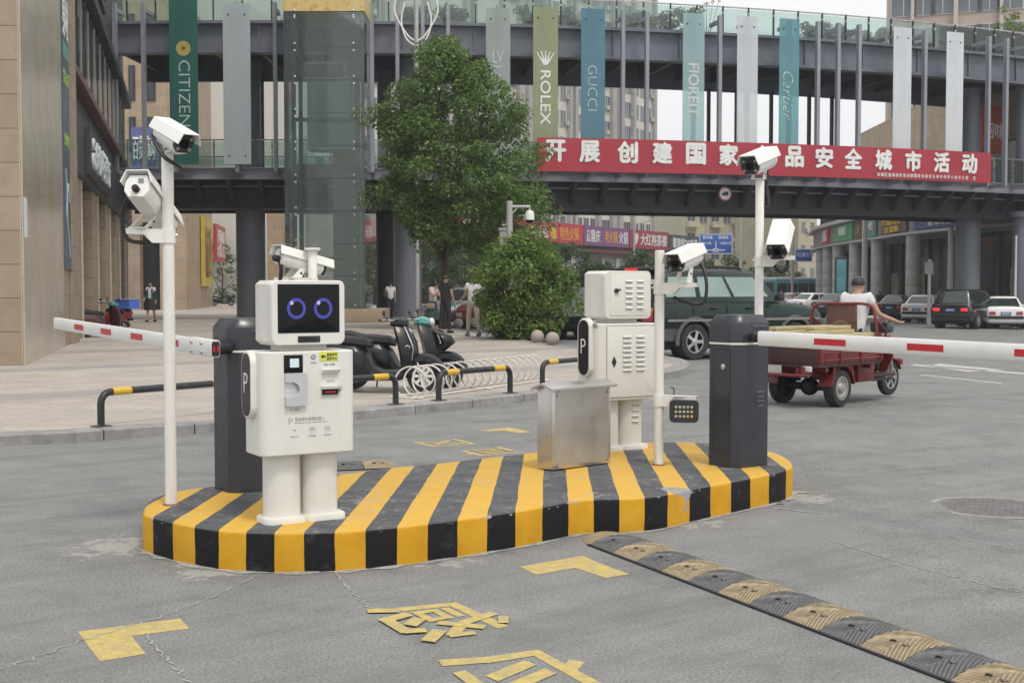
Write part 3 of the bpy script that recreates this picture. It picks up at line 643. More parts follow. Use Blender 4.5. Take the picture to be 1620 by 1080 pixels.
def camera_unit(label, rear, front, stand, hood=1, cable=None, width=.105, roll=0, yoke_dir=None):
    """housing from rear to front point; stand = where the yoke meets its bracket"""
    rear, front, stand = Vector(rear), Vector(front), Vector(stand); d = (front - rear).normalized(); L = (front - rear).length
    root = thing('security_camera', label, 'security camera', stand)
    s = d.cross(Vector((0, 0, 1))).normalized(); u = s.cross(d); w_ = width; h_ = width * .92
    q = lambda t, x, y: rear - stand + d * t + s * x * w_ + u * y * h_
    P = [(-.5, .18), (-.34, .5), (.34, .5), (.5, .18), (.5, -.2), (.3, -.5), (-.3, -.5), (-.5, -.2)]
    m = MB(); m.loft([[q(t, x * k, y * k) for x, y in P] for t, k in ((0, .93), (.012, 1), (L - .03, 1), (L - .022, .99))], WHITE2); m.build('housing', root)
    m = MB(); Q = [(-.60, .10), (-.42, .62), (.42, .62), (.60, .10)]; Qi = [(x * .95, y - .04) for x, y in Q[::-1]]
    m.loft([[q(t, x, y) for x, y in Q + Qi] for t in (-.03, L + .045 * hood)], WHITE2); m.build('sunshield', root)
    m = MB(); m.loft([[q(t, x * k, y * k) for x, y in P] for t, k in ((L - .022, .90), (L, .90))], BLKP)
    gl = m.build('front_cover', root)
    m = MB(); F_ = face_M(q(L, 0, 0), d, u); m.lathe([(.026, 0), (.026, .006), (.02, .006), (.018, .001)], BLKG, 20, F_); m.build('lens', gl)
    for x in (-.3, .3):
        for y in (-.26, .26): m = MB(); m.lathe([(.011, 0), (.011, .003)], pm('led_lens', (.25, .25, .27), .15, spec=.8), 10, F_ @ Matrix.Translation((x * w_, y * h_, 0))); m.build('led', gl)
    m = MB(); m.lathe([(.02, 0), (.02, .03), (.014, .04)], CABLE, 12, face_M(q(.0, 0, -.18), -d, u)); m.build('cable_gland', root)
    m = MB(); m.box(q(-.004, .02 / w_, .2), (.03, .004, .03), pm('maker_plate', (.3, .33, .3), .4, metal=.5), rz=math.atan2(s.y, s.x)); m.build('maker_plate', root)
    # yoke: two cheeks and a foot
    c = q(L * .5, 0, -.5); foot = Vector((0, 0, 0)); ss = Vector((s.x, s.y, 0)).normalized(); f_ = Vector((-ss.y, ss.x, 0)); m = MB()
    m.loft([[foot + ss * a * .045 + f_ * b * .04 + Vector((0, 0, z)) for a, b in ((-1, -1), (1, -1), (1, 1), (-1, 1))] for z in (0, .006)], WHITE2)
    hz_ = max(c.z, .03)
    for a in (-1, 1):
        rg = []
        for k_, x in enumerate((a * .040, a * .045)):
            rg.append([foot + ss * x + f_ * .032, foot + ss * x - f_ * .032, c * Vector((1, 1, 1)).x + ss * x - f_ * .022 + Vector((0, 0, .012)), c + ss * x + f_ * .022 + Vector((0, 0, .012))])
        m.loft(rg, WHITE2)
        m.cyl(foot * .4 + c * .6 + ss * a * .045, foot * .4 + c * .6 + ss * a * .05, .007, BLKP, 8)
    m.build('yoke', root)
    if cable:
        m = MB(); m.tube(smooth_line([q(-.0, 0, -.18)] + [Vector(p) - stand for p in cable], 6), .012, CABLE, 8); m.build('cable', root)
    return root
b0 = gnd(271, 798, IZ); YL = b0.y
dl = Vector((-.86, -.28, 0)).normalized()
zt = at(267, 243, YL).z
pole('tall white camera pole at the left end of the striped island', b0, .0335, zt, [(at(262, 372, YL).z, dl, .24)])
camera_unit('white security camera on top of the left pole looking right', at(257, 207, YL + .02), at(292, 228, YL - .12), at(278, 243, YL - .01), cable=[at(243, 212, YL), at(246, 228, YL - .05), at(262, 250, YL - .08), at(282, 262, YL - .05), at(287, 268, YL)], width=.125)
camera_unit('white security camera on the bracket of the left pole pointing down and away', at(217, 294, YL - .18), at(264, 356, YL + .30), b0 * 0 + Vector((b0.x, b0.y, at(262, 372, YL).z + .035)) + dl * .165, cable=[at(204, 310, YL - .16), at(194, 335, YL - .12), at(195, 362, YL - .1), at(205, 380, YL - .08), at(232, 383, YL - .04), at(262, 376, YL)], width=.15)
Y2 = 7.35; b1 = at(495, 500, Y2); b1.z = IZ; zk = at(470, 440, Y2).z
pole('short white camera pole with flanged top right behind the blue eyed robot', b1, .0265, at(495, 392, Y2).z, [(zk - .03, (-1, -.1, 0), .22)], cap=1)
camera_unit('white security camera behind the head of the blue eyed robot', at(442, 405, Y2 - .05), at(509, 424, Y2 + .16), Vector((b1.x - .12, b1.y, zk)), cable=[at(445, 425, Y2 - .06), at(443, 445, Y2 - .04)], width=.105)
b2 = gnd(1042, 735, IZ); YM = b2.y; dm_ = Vector((.93, -.36, 0)).normalized()
pole('white camera pole with a keypad like lamp between the rear robot and right barrier', b2, .034, at(1051, 396, YM).z, [(at(1052, 455, YM).z, dm_, .27), (at(1046, 632, YM).z, dm_, .27)])
camera_unit('white security camera on the middle pole in front of the green car', at(1100, 403, YM + .06), at(1068, 417, YM - .17), Vector((b2.x, b2.y, at(1052, 455, YM).z + .035)) + dm_ * .17, cable=[at(1113, 425, YM), at(1118, 455, YM - .05), at(1112, 478, YM - .06), at(1090, 479, YM - .05), at(1066, 470, YM)], width=.135)
# lamp hanging under the lower bracket
p0 = at(1082, 650, YM - .12); root = thing('led_floodlight', 'small black square lamp with rows of round lenses hung low on the middle pole', 'lamp', p0, R(-6)); 
m = MB(); P = rrect(.20, .155, .03, 5); m.loft([[Vector((x * k, t, z * k)) for x, z in P] for t, k in ((.05, .8), (.03, 1), (-.03, 1), (-.036, .97))], BLKP); m.build('case', root)
m = MB(); m.box((0, .03, .10), (.16, .02, .004), POLE); m.box((-.078, .03, .05), (.004, .02, .1), POLE); m.box((.078, .03, .05), (.004, .02, .1), POLE); m.build('hanger', root)
LEDM = pm('lamp_lens', (.34, .33, .3), .12, spec=.9, var=.15, scale=40); LEDY = pm('amber_lamp_lens', (.42, .30, .06), .15, spec=.8)
for i in range(5):
    for j in range(3):
        m = MB(); m.lathe([(.0105, 0), (.0105, .004), (.006, .008)], LEDY if i + j > 4 else LEDM, 12, face_M((-.056 + .027 * i, -.036, -.012 + .032 * (1 - j) + .01), (0, -1, 0))); m.build('lamp_bulb', root)
m = MB(); m.tube(smooth_line([at(1060, 612, YM), at(1066, 615, YM), at(1066, 628, YM)], 4), .004, CABLE, 6); tag(m.build('loose_wire'), 'thin black wire curling out of the middle pole just above the lamp', 'wire')
YR = 9.15; b3 = at(1200, 560, YR); b3.z = IZ
dr = Vector((.95, -.1, 0)).normalized()
pole('tall white camera pole behind the right barrier gate', b3, .031, at(1199, 284, YR).z, [(at(1200, 412, YR).z, dr, .25)])
camera_unit('white security camera on top of the right pole in front of the red banner', at(1216, 250, YR + .12), at(1186, 263, YR - .22), at(1200, 284, YR), cable=[at(1214, 268, YR + .04), at(1213, 295, YR + .02), at(1216, 325, YR), at(1207, 325, YR), at(1206, 308, YR)], width=.14)
camera_unit('white security camera on the bracket of the right pole facing down at the viewer', at(1237, 366, YR + .06), at(1229, 398, YR - .18), Vector((b3.x, b3.y, at(1200, 412, YR).z + .036)) + dr * .15, cable=[at(1246, 415, YR + .03), at(1244, 426, YR), at(1234, 430, YR), at(1224, 420, YR)], width=.15)
# ---------------------------------------------------------------- stainless cabinet
a, c2, e = gnd(850, 743, IZ), gnd(874, 745.5, IZ), gnd(966, 733, IZ)
SS = pm('stainless_sheet', (.62, .605, .58), .34, metal=.92, var=.10, scale=1.6, stretch=(1, 1, .25), dirt=.18, dirtcol=(.45, .37, .25))
rz = math.atan2(e.y - c2.y, e.x - c2.x); Wd = (e - c2).length; Dp = .15; hgt = at(874, 612, c2.y).z - IZ
root = thing('steel_cabinet', 'brushed stainless steel box with sloping lid standing before the rear robot', 'cabinet', (c2.x, c2.y, IZ), rz)
m = MB(); m.box((Wd / 2, Dp / 2, hgt / 2 + .004), (Wd, Dp, hgt - .008), SS, bev=.004); m.build('case', root)
m = MB(); Lq = [(-.03, -.012), (Dp / 2, .024), (Dp + .03, -.012)]
m.loft([[Vector((x, y, hgt + z)) for y, z in Lq] + [Vector((x, y, hgt + z - .014)) for y, z in Lq[::-1]] for x in (-.035, Wd + .035)], SS); m.build('lid', root)
m = MB(); m.box((Wd / 2, -.0008, hgt / 2), (Wd - .045, .0012, hgt - .06), SS); m.build('front_panel', root)
for x in (.04, Wd - .04):
    for z in (.035, hgt - .06): m = MB(); m.lathe([(.009, 0), (.009, .003), (.005, .005)], BOLT, 10, face_M((x, -.0015, z), (0, -1, 0))); m.build('screw', root)
m = MB()
for x in (.05, Wd - .03): m.lathe([(.005, 0), (.005, .002)], HOLE, 10, face_M((x, -.0015, hgt - .035), (0, -1, 0)))
m.build('vent_hole', root)
# ================================================================ curved double-deck footbridge
BC = Vector((-11.0, 134.0, 0))
def arc(th, r, z=0): return BC + Vector((r * math.sin(th), -r * math.cos(th), z))
def arc_px(px, r, py=250):
    th = 0.0
    for _ in range(60):
        p = arc(th, r); rr = ray(px, py); X = rr.x / rr.y * p.y; th = math.asin(max(-1, min(1, (X - BC.x) / r)))
    return th
STEEL = pm('bridge_steel', (.155, .17, .205), .5, metal=.1, var=.12, scale=.8, dirt=.25, dirtcol=(.09, .095, .1), stretch=(1, 1, .3)); STEELD = pm('bridge_steel_dark_shade', (.028, .031, .038), .6, var=.15, scale=.6)  # second steel darkened to paint in under-deck shade; also used on dark fittings
FIN = pm('fin_steel', (.27, .285, .325), .45, metal=.2, var=.1, scale=.7, dirt=.2, dirtcol=(.14, .14, .15)); RAIL = pm('rail_metal', (.4, .42, .42), .3, metal=.7)
GLG = glass('guard_glass', (.80, .90, .87), .88, .04); 
T0, T1 = R(-4.9), R(33)
def arcsec(mb, poly, m, t0=T0, t1=T1, n=64):
    mb.loft([[arc(t0 + (t1 - t0) * i / n, r, z) for r, z in poly] for i in range(n + 1)], m)
def rect(r0, r1, z0, z1): return [(r0, z0), (r1, z0), (r1, z1), (r0, z1)]
br = thing('footbridge', 'curved two storey grey steel footbridge crossing over the street', 'footbridge', arc(0, 78))
BO = -Vector(br.location)
def bpart(mb, name, parent=br, **k):
    o = mb.build(name, None, **k); o.parent = parent
    o.matrix_parent_inverse = Matrix.Translation(BO) if parent is br else Matrix(); return o
def bchild(mb, name, parent):
    o = mb.build(name, parent); return o
m = MB(); arcsec(m, rect(80.98, 81.04, 11.3, 12.38), STEEL); arcsec(m, rect(80.75, 81.3, 12.38, 12.5), STEEL); arcsec(m, rect(80.75, 81.3, 11.18, 11.3), STEEL)
for i in range(18):
    t = T0 + (T1 - T0) * (i + .5) / 18; a = arc(t, 81.06, 11.84); m.box(a, (.06, .16, 1.08), STEEL, rz=t)
bpart(m, 'upper_edge_beam')
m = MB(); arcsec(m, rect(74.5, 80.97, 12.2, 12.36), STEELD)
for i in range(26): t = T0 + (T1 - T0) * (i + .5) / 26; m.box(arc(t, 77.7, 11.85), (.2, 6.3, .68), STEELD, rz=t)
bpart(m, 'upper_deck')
m = MB(); arcsec(m, rect(74.3, 74.5, 11.1, 12.5), STEEL); bpart(m, 'upper_far_beam')
m = MB(); arcsec(m, rect(81.02, 81.1, 6.02, 6.42), FIN); arcsec(m, rect(80.95, 81.22, 6.42, 6.46), FIN); arcsec(m, rect(80.95, 81.22, 5.98, 6.02), FIN); bpart(m, 'lower_edge_beam')
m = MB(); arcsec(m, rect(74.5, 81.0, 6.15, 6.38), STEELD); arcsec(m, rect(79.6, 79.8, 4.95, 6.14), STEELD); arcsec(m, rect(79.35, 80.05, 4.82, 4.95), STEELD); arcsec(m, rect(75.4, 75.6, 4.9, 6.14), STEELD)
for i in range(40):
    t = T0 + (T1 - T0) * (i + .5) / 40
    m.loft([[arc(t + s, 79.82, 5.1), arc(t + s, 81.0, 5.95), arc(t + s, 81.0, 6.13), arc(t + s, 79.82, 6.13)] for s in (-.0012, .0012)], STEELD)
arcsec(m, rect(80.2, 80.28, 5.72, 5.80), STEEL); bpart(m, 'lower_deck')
for nm, r, zb, zt in (('upper_guard', 80.8, 12.5, 13.74), ('lower_guard', 80.9, 6.46, 7.66), ('far_lower_guard', 74.7, 6.4, 7.6), ('far_upper_guard', 74.6, 12.5, 13.7)):
    m = MB(); arcsec(m, rect(r - .035, r + .035, zt - .05, zt), RAIL); g_ = bpart(m, nm)
    m = MB(); arcsec(m, rect(r - .006, r + .006, zb + .1, zt - .1), GLG); bpart(m, 'guard_glass')
    if nm.startswith('far'): continue
    n = 44
    for i in range(n):
        t = T0 + (T1 - T0) * (i + .5) / n; m = MB(); m.box(arc(t, r + .02, (zb + zt) / 2), (.05, .09, zt - zb), STEELD if 'upper' in nm else RAIL, rz=t); m.box(arc(t, r + .06, zt - .3), (.09, .04, .09), RAIL, rz=t); bpart(m, 'guard_post')
FINS = [165, 183, 228, 277, 375, 436, 589, 629, 669, 709, 788, 863, 938, 985, 1023, 1097, 1138, 1182, 1248, 1293, 1325, 1358, 1427, 1462, 1510, 1563, 1591, 1626]
for px in FINS:
    t = arc_px(px, 82, 150); m = MB(); m.box(arc(t, 82, 9.63), (.15, .22, 6.86), FIN, rz=t); fo = bpart(m, 'fin')
    for z in (12.82, 6.24):
        m = MB(); m.box(arc(t, 81.5, z), (.12, 1.0, .16), FIN, rz=t); o = m.build('fin_bracket'); o.parent = fo
for px, r, r_ in ((397, 78.5, .63), (609, 76.5, .40), (645, 79.2, .62), (1531, 78.5, .6), (1615, 80.2, .42)):
    t = arc_px(px, r, 420); p = arc(t, r); m = MB(); m.lathe([(r_ + .12, PZ if px < 1000 else gz(p.x) - .05), (r_ + .12, .18), (r_, .22), (r_, 4.9), (r_ + .25, 4.92), (r_ + .25, 5.2)], STEEL if px != 609 else STEELD, 28, Matrix.Translation(p)); bpart(m, 'column')
    m = MB(); m.lathe([(r_ * .8, 6.3), (r_ * .8, 11.3)], STEEL, 24, Matrix.Translation(p)); bpart(m, 'upper_column')
for px in (415, 710, 1121, 1165, 1220, 1280, 1316, 1500):         # thin mullions standing along the far edge of the lower walk
    t = arc_px(px, 74.9, 180); m = MB(); m.box(arc(t, 74.9, 8.8), (.14, .16, 4.7), STEELD, rz=t); bpart(m, 'far_mullion')
# no-lorries disc hung on the girder
t = arc_px(1147, 81.3, 303); p = arc(t, 81.3, 5.55); SIGNR = pm('sign_red', (.42, .05, .06), .5); SIGNW = pm('sign_white', (.6, .6, .6), .5)
root = thing('prohibition_sign', 'small round red ringed sign with a lorry hung under the bridge edge', 'sign', p, t)
m = MB(); m.lathe([(.30, 0), (.30, .02)], SIGNW, 28, face_M((0, 0, 0), (0, -1, 0))); o = m.build('disc', root)
m = MB(); m.torus((0, -.022, 0), (0, 1, 0), .27, .025, SIGNR, 28, 6); m.build('ring', root)
m = MB(); m.box((.05, -.028, .03), (.2, .012, .14), BLKP); m.box((-.1, -.028, 0), (.1, .012, .09), BLKP); m.box((0, -.028, -.06), (.32, .012, .03), BLKP); m.build('lorry_symbol', root)
# ---------------------------------------------------------------- glass banners on the fins
def frost(name, col, clear):
    m, n, b = nodes(name); tc = N(n, 'TexCoord').outputs['Object']
    c = ramp(n, noise(n, tc, 1.2, 6, .65, (1, 1, .2)), [(.3, tuple(q * .88 for q in col)), (.7, tuple(min(1, q * 1.1) for q in col))]); n.links.new(c, b.inputs['Base Color']); b.inputs['Roughness'].default_value = .25
    t = N(n, 'BsdfTransparent'); t.inputs[0].default_value = (*[min(1, .5 + q) for q in col], 1); s = N(n, 'MixShader'); s.inputs[0].default_value = clear
    n.links.new(b.outputs[0], s.inputs[1]); n.links.new(t.outputs[0], s.inputs[2]); n.links.new(s.outputs[0], n.nodes['Material Output'].inputs[0]); return m
LETW = pm('letter_white', (.72, .74, .72), .6); LETG = pm('letter_grey', (.5, .56, .56), .6); GOLD = pm('emblem_gold', (.42, .34, .10), .4)
BAN = [(291, 45, (.028, .125, .105), .06, 'CITIZEN', 'green glass banner with a gold disc above white letters', 13.7), (375, 43, (.40, .46, .48), .06, None, 'plain grey glass banner left of the lift tower', 12.98),
       (788, 38, (.36, .41, .39), .30, 'LOUIS', 'pale grey green glass banner with a faint monogram beside the big tree', 12.95), (863, 39, (.27, .30, .17), .10, 'ROLEX', 'olive glass banner with a white crown', 13.05),
       (938, 38, (.09, .22, .29), .18, 'GUCCI', 'deep blue glass banner with thin white letters', 13.05), (1097, 35, (.36, .50, .51), .40, 'FIOREIT', 'pale aqua glass banner with blurred block letters', 13.05),
       (1182, 34, (.62, .66, .69), .30, None, 'plain milky glass banner right of the pale aqua one', 13.05), (1248, 33, (.15, .34, .38), .38, 'Cartier', 'teal glass banner with a white script word', 13.05),
       (1427, 32, (.56, .59, .62), .04, None, 'plain pale grey banner, wider of the two on the right stretch', 13.05), (1510, 31, (.58, .61, .64), .04, None, 'plain pale grey banner, last one before the right end of the bridge', 13.05)]
for px, wpx, col, clear, word, lab, zt in BAN:
    t = arc_px(px, 82.2, 150); c = arc(t, 82.2); wd = wpx / F * c.y * 1.0 / math.cos(t); z0 = 6.5
    root = thing('glass_banner', lab, 'banner', (c.x, c.y, z0), t, 'glass banners hung on the bridge fins'); hh = zt - z0
    m = MB(); m.box((0, 0, hh / 2), (wd, .025, hh), frost('frosted_glass_%d' % px, col, clear), bev=.004, seg=1); m.build('panel', root)
    for x in (-wd * .3, wd * .3):
        for z in (.35, hh - .45): m = MB(); m.lathe([(.035, 0), (.035, .02), (.02, .03)], STEELD, 10, face_M((x, -.013, z), (0, -1, 0))); m.build('fixing', root)
    L = LETG if clear > .25 else LETW
    M = lambda x, z: face_M((x, -.016, z - z0), (0, -1, 0), roll=R(-90))
    zz = lambda py: at(px, py, c.y).z
    if word == 'CITIZEN':
        text(word, zz(96) - zz(200), .46, LETG, M(.03, (zz(96) + zz(200)) / 2), 'banner_lettering', root, -.012, .004)
        m = MB(); m.lathe([(.30, 0), (.30, .01)], GOLD, 28, face_M((0, -.014, zz(77) - z0), (0, -1, 0))); m.lathe([(.08, 0), (.08, .02)], pm('emblem_dark', (.12, .10, .04), .5), 16, face_M((0, -.014, zz(77) - z0), (0, -1, 0))); m.build('disc_emblem', root)
    elif word == 'ROLEX':
        text(word, zz(112) - zz(197), .42, LETW, M(.0, (zz(112) + zz(197)) / 2), 'banner_lettering', root, .015, .004)
        zc = zz(103) - z0; sc_ = (zz(78) - zz(103)) / 1.0; m = MB()
        pts = [(-.16, 0)]
        for i in range(5):
            a = (i - 2) * .17; pts += [(a * 1.9 - .035, .82 - abs(a) * .35), (a * 1.9 + .035, .82 - abs(a) * .35)]
            if i < 4: pts.append(((i - 1.5) * .14, .30))
        pts.append((.16, 0)); m.raw([(x * sc_ * .8, -.016, zc + y * sc_) for x, y in pts], tessellate_polygon([[Vector((x, y, 0)) for x, y in pts]]), LETW)
        for i in range(5): a = (i - 2) * .17; m.lathe([(.03, 0), (.03, .004)], LETW, 10, face_M((a * 1.9 * sc_ * .8, -.014, zc + (.86 - abs(a) * .35) * sc_), (0, -1, 0)))
        m.build('crown_emblem', root)
    elif word == 'LOUIS':
        text('LV', .42, .5, LETG, face_M((.0, -.016, zz(90) - z0), (0, -1, 0)), 'banner_lettering', root, -.01, .004); text('LOUIS', zz(105) - zz(165), .28, LETG, M(-.02, (zz(105) + zz(165)) / 2), 'banner_lettering', root, -.02, .004)
    elif word == 'Cartier': text(word, zz(114) - zz(190), .46, LETW, M(-.05, (zz(114) + zz(190)) / 2), 'banner_lettering', root, -.03, .004, .35)
    elif word == 'GUCCI': text(word, zz(104) - zz(175), .38, LETW, M(-.02, (zz(104) + zz(175)) / 2), 'banner_lettering', root, -.03, .004)
    elif word: text(word, zz(101) - zz(184), .45, LETG, M(.0, (zz(101) + zz(184)) / 2), 'banner_lettering', root, .03, .004)
# red cloth banner
RED = pm('red_banner_cloth', (.36, .028, .045), .6, var=.08, scale=.5)
ta, tb = arc_px(850, 82.45, 250), arc_px(1567, 82.45, 270); zb, zt = 6.28, 7.66
root = thing('slogan_banner', 'long red cloth banner with large white characters stretched along the bridge', 'banner', arc((ta + tb) / 2, 82.45, zb))
iv = Matrix.Translation(-Vector(root.location)); m = MB(); m.M = iv
m.loft([[arc(ta + (tb - ta) * i / 40, r + .012 * math.sin(i * 1.3), z) for r, z in ((82.44, zb), (82.47, zb), (82.47, zt), (82.44, zt))] for i in range(41)], RED); m.build('cloth', root)
for px, ch in zip((879, 933, 993, 1048, 1101, 1153, 1206, 1257, 1304, 1350, 1398, 1445, 1490, 1534), '开展创建国家食品安全城市活动'):
    t = arc_px(px, 82.5, 255); p = arc(t, 82.5, 7.12); text(ch, .82, .84, LETW, iv @ face_M(p, (math.sin(t), -math.cos(t), 0)), 'banner_lettering', root, .055, .005)
for i, ch in enumerate('岳麓区望城坡街道创建国家食品安全城市领导小组办公室 宣'):
    if ch == ' ': continue
    t = arc_px(1390 + 157 * i / 27, 82.5, 280); p = arc(t, 82.5, 6.47); text(ch, .145, .16, LETW, iv @ face_M(p, (math.sin(t), -math.cos(t), 0)), 'small_lettering', root, .02, .005)
# ---------------------------------------------------------------- lift tower
LG = glass('lift_glass', (.80, .93, .92), .92, .03, body=.7, ior=1.85); LGD = pm('lift_frame', (.10, .135, .14), .4, metal=.4); CONC = pm('lift_core', (.30, .32, .31), .7, var=.12, scale=.5)
PLN = pm('tower_plinth', (.36, .28, .19), .7, var=.1)
X0, X1, Ya, Yb, ZT = at(452, 480, 50).x, at(578, 480, 50).x, 50.0, 52.3, 15.5
cx_, wd_ = (X0 + X1) / 2, X1 - X0
root = thing('lift_tower', 'tall greenish glass lift tower standing in front of the bridge', 'lift tower', (cx_, Ya, PZ))
dp = Yb - Ya
m = MB(); m.box((.35, dp / 2, .27), (wd_ + .75, dp + .5, .54), PLN, bev=.02); m.build('plinth', root)
m = MB()
for x in (-wd_ / 2 + .3, wd_ / 2 - .3): m.box((x, .45, ZT / 2), (.16, .16, ZT), LGD); m.box((x, dp - .2, ZT / 2), (.16, .16, ZT), LGD)
for k in range(9): z = .7 + k * 1.83; m.box((0, .45, z), (wd_ - .6, .12, .14), LGD)
m.build('frame', root)
m = MB(); m.box((.5, dp - .15, ZT / 2), (wd_ * .30, .2, ZT - .8), CONC); m.build('core_wall', root)
m = MB(); m.box((.1, 1.15, 8.3), (1.75, 1.1, 2.9), pm('lift_car', (.46, .52, .49), .4, var=.08), bev=.03); m.build('lift_car', root)
m = MB(); m.box((-.05, .52, 9.95), (1.7, .06, .72), pm('lift_gear_frame', (.5, .53, .52), .5)); m.box((-.05, .48, 9.95), (1.5, .02, .52), LGD); m.build('door_gear', root)
zs = [.55 + 1.28 * k for k in range(10)] + [12.15]
for a, b in zip(zs, zs[1:]):
    for nm, c, d in (('front_pane', (0, 0, (a + b) / 2), (wd_, .02, b - a - .02)), ('side_pane', (-wd_ / 2, dp / 2, (a + b) / 2), (.02, dp, b - a - .02)), ('side_pane', (wd_ / 2, dp / 2, (a + b) / 2), (.02, dp, b - a - .02))):
        m = MB(); m.box(c, d, LG); o = m.build(nm, root)
        if nm[0] == 'f':
            for x in (-wd_ / 2 + .42, wd_ / 2 - .42):
                for z in (a + .14, b - .14): m = MB(); m.lathe([(.045, 0), (.045, .02), (.02, .03)], CHROME, 10, face_M((x, -.012, z), (0, -1, 0))); m.build('glass_fitting', o)
SGN = nodes('painted_sign_board'); n_ = SGN[1]; tc = N(n_, 'TexCoord').outputs['Object']
n_.links.new(ramp(n_, noise(n_, tc, 3.5, 6, .75), [(.3, (.5, .07, .04)), (.45, (.6, .45, .12)), (.6, (.62, .5, .3)), (.75, (.3, .4, .15))]), SGN[2].inputs['Base Color'])
m = MB(); m.box((0, dp / 2, 13.83), (wd_ + .03, dp + .03, 3.3), SGN[0]); m.build('top_board', root)
# ================================================================ buildings
def stone(name, c1, c2, bw=1.1, rh=.59, off=0, rough=.45, mort=.008):
    m, n, b = nodes(name); uv = N(n, 'TexCoord').outputs['UV']; ob = N(n, 'TexCoord').outputs['Object']; br_ = N(n, 'TexBrick'); br_.offset = off; n.links.new(uv, br_.inputs[0]); br_.inputs['Scale'].default_value = 1
    br_.inputs['Brick Width'].default_value = bw; br_.inputs['Row Height'].default_value = rh; br_.inputs['Mortar Size'].default_value = mort; br_.inputs['Mortar Smooth'].default_value = .3
    br_.inputs['Color1'].default_value = (*c1, 1); br_.inputs['Color2'].default_value = (*c2, 1); br_.inputs['Mortar'].default_value = (*[q * .28 for q in c1], 1)
    c = mixc(n, .5, br_.outputs[0], ramp(n, noise(n, ob, 1.3, 8, .7), [(.3, (.34, .34, .33)), (.7, (.64, .63, .62))]), 'OVERLAY')
    d = ramp(n, noise(n, ob, .7, 8, .75, (1, 1, .22)), [(.52, (0, 0, 0)), (.78, (.45,) * 3)]); c = mixc(n, d, c, tuple(q * .5 for q in c1))
    n.links.new(c, b.inputs['Base Color']); b.inputs['Roughness'].default_value = rough; bump(n, b, br_.outputs['Fac'], -.4, .012); MATS[name] = m; return m
ST1 = stone('brown_stone_cladding', (.29, .225, .165), (.335, .265, .195)); ST2 = stone('polished_stone_cladding', (.41, .355, .285), (.435, .38, .305), 2.4, 3.2, 0, .22, .003); ST3 = stone('tan_stone_cladding', (.36, .27, .185), (.41, .315, .22), 1.2, .8)
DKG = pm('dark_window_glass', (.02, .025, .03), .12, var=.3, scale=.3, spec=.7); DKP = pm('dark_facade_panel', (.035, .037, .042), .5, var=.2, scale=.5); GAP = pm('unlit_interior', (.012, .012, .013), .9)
c0 = gnd(37, 578, PZ); c1 = gnd(118, 541, PZ); fd = (c1 - c0).normalized()
def fac(s, out=0, z=0): p = c0 + fd * s; return Vector((p.x + fd.y * out, p.y - fd.x * out, z))
L1 = (c1 - c0).length
root = thing('corner_building', 'stone clad corner block with a tall blue poster at the left edge', 'building', c0)
iv = Matrix.Translation(-c0)
def wallprism(pts, z0, z1, mat, name, parent, iv_):
    m = MB(); m.M = iv_; m.prism([(p[0], p[1]) for p in pts], z0, z1, mat); return m.build(name, parent)
e_ = .35
wallprism([c0 + fd * .0 + Vector((-.0, .02, 0)), c0 + fd * .0 + Vector((-14, .02, 0)), fac(L1) + Vector((-14, 0, 0)), fac(L1)], 0, 17, ST1, 'wall', root, iv)
wallprism([fac(.02, -.02), fac(.02, .035), fac(L1 * .72, .035), fac(L1 * .72, -.02)], 0, 17, ST2, 'side_slab', root, iv)
wallprism([fac(L1 * .88, -.02), fac(L1 * .88, .10), fac(L1 + .3, .10), fac(L1 + .3, -.02)], 0, 17, ST1, 'pilaster', root, iv)
POST = pm('poster_blue', (.055, .085, .125), .35, var=.15, scale=.4); POSTG = pm('poster_green', (.3, .45, .12), .5); POSTT = pm('poster_teal', (.08, .28, .25), .5)
ro = thing('wall_poster', 'tall dark blue poster with white characters on the stone corner block', 'poster', fac(L1 * .79, .03, 3.0)); ip = Matrix.Translation(-Vector(ro.location))
s0, s1 = L1 * .72, L1 * .88
wallprism([fac(s0, .0), fac(s0, .06), fac(s1, .06), fac(s1, .0)], 1.9, 12.5, POST, 'board', ro, ip)
nn = Vector((fd.y, -fd.x, 0))
for i, (ch, z) in enumerate((('给你', 9.0), ('身材', 7.75))): text(ch, 1.3, .95, LETW, ip @ face_M(fac((s0 + s1) / 2, .065, z), nn), 'poster_lettering', ro, .03, .005)
text('全场五折', 1.4, .35, POSTG, ip @ face_M(fac((s0 + s1) / 2, .065, 6.35), nn), 'poster_lettering', ro, .02, .005); text('免费体验', 1.2, .3, POSTG, ip @ face_M(fac((s0 + s1) / 2, .065, 4.9), nn), 'poster_lettering', ro, .02, .005)
m = MB(); m.M = ip; q = lambda a, z: fac(s0 + (s1 - s0) * a, .066, z); m.quad(q(.05, 6.8), q(.9, 6.8), q(.9, 7.15), q(.05, 7.15), POSTT); m.build('poster_band', ro)
m = MB(); m.M = ip; m.tube(smooth_line([q(.2, 4.2), q(.35, 3.6), q(.3, 3.1), q(.55, 2.6), q(.7, 2.2)], 5), .03, pm('poster_line', (.35, .42, .46), .5), 6); m.tube(smooth_line([q(.35, 3.6), q(.6, 3.9), q(.75, 3.5)], 5), .03, pm('poster_line', (.35, .42, .46), .5), 6); m.build('poster_figure', ro)
m = MB(); m.M = Matrix.Translation(-Vector((c0.x, c0.y, 0))); m.quad(fac(.03, .04, 2.35), fac(.55, .04, 2.35), fac(.55, .04, 3.05), fac(.03, .04, 3.05), pm('paper_notice', (.6, .62, .62), .7))
o = m.build('paper_notice', None, loc=(c0.x, c0.y, 0)); tag(o, 'pale paper notice pasted near the corner of the stone block', 'notice')
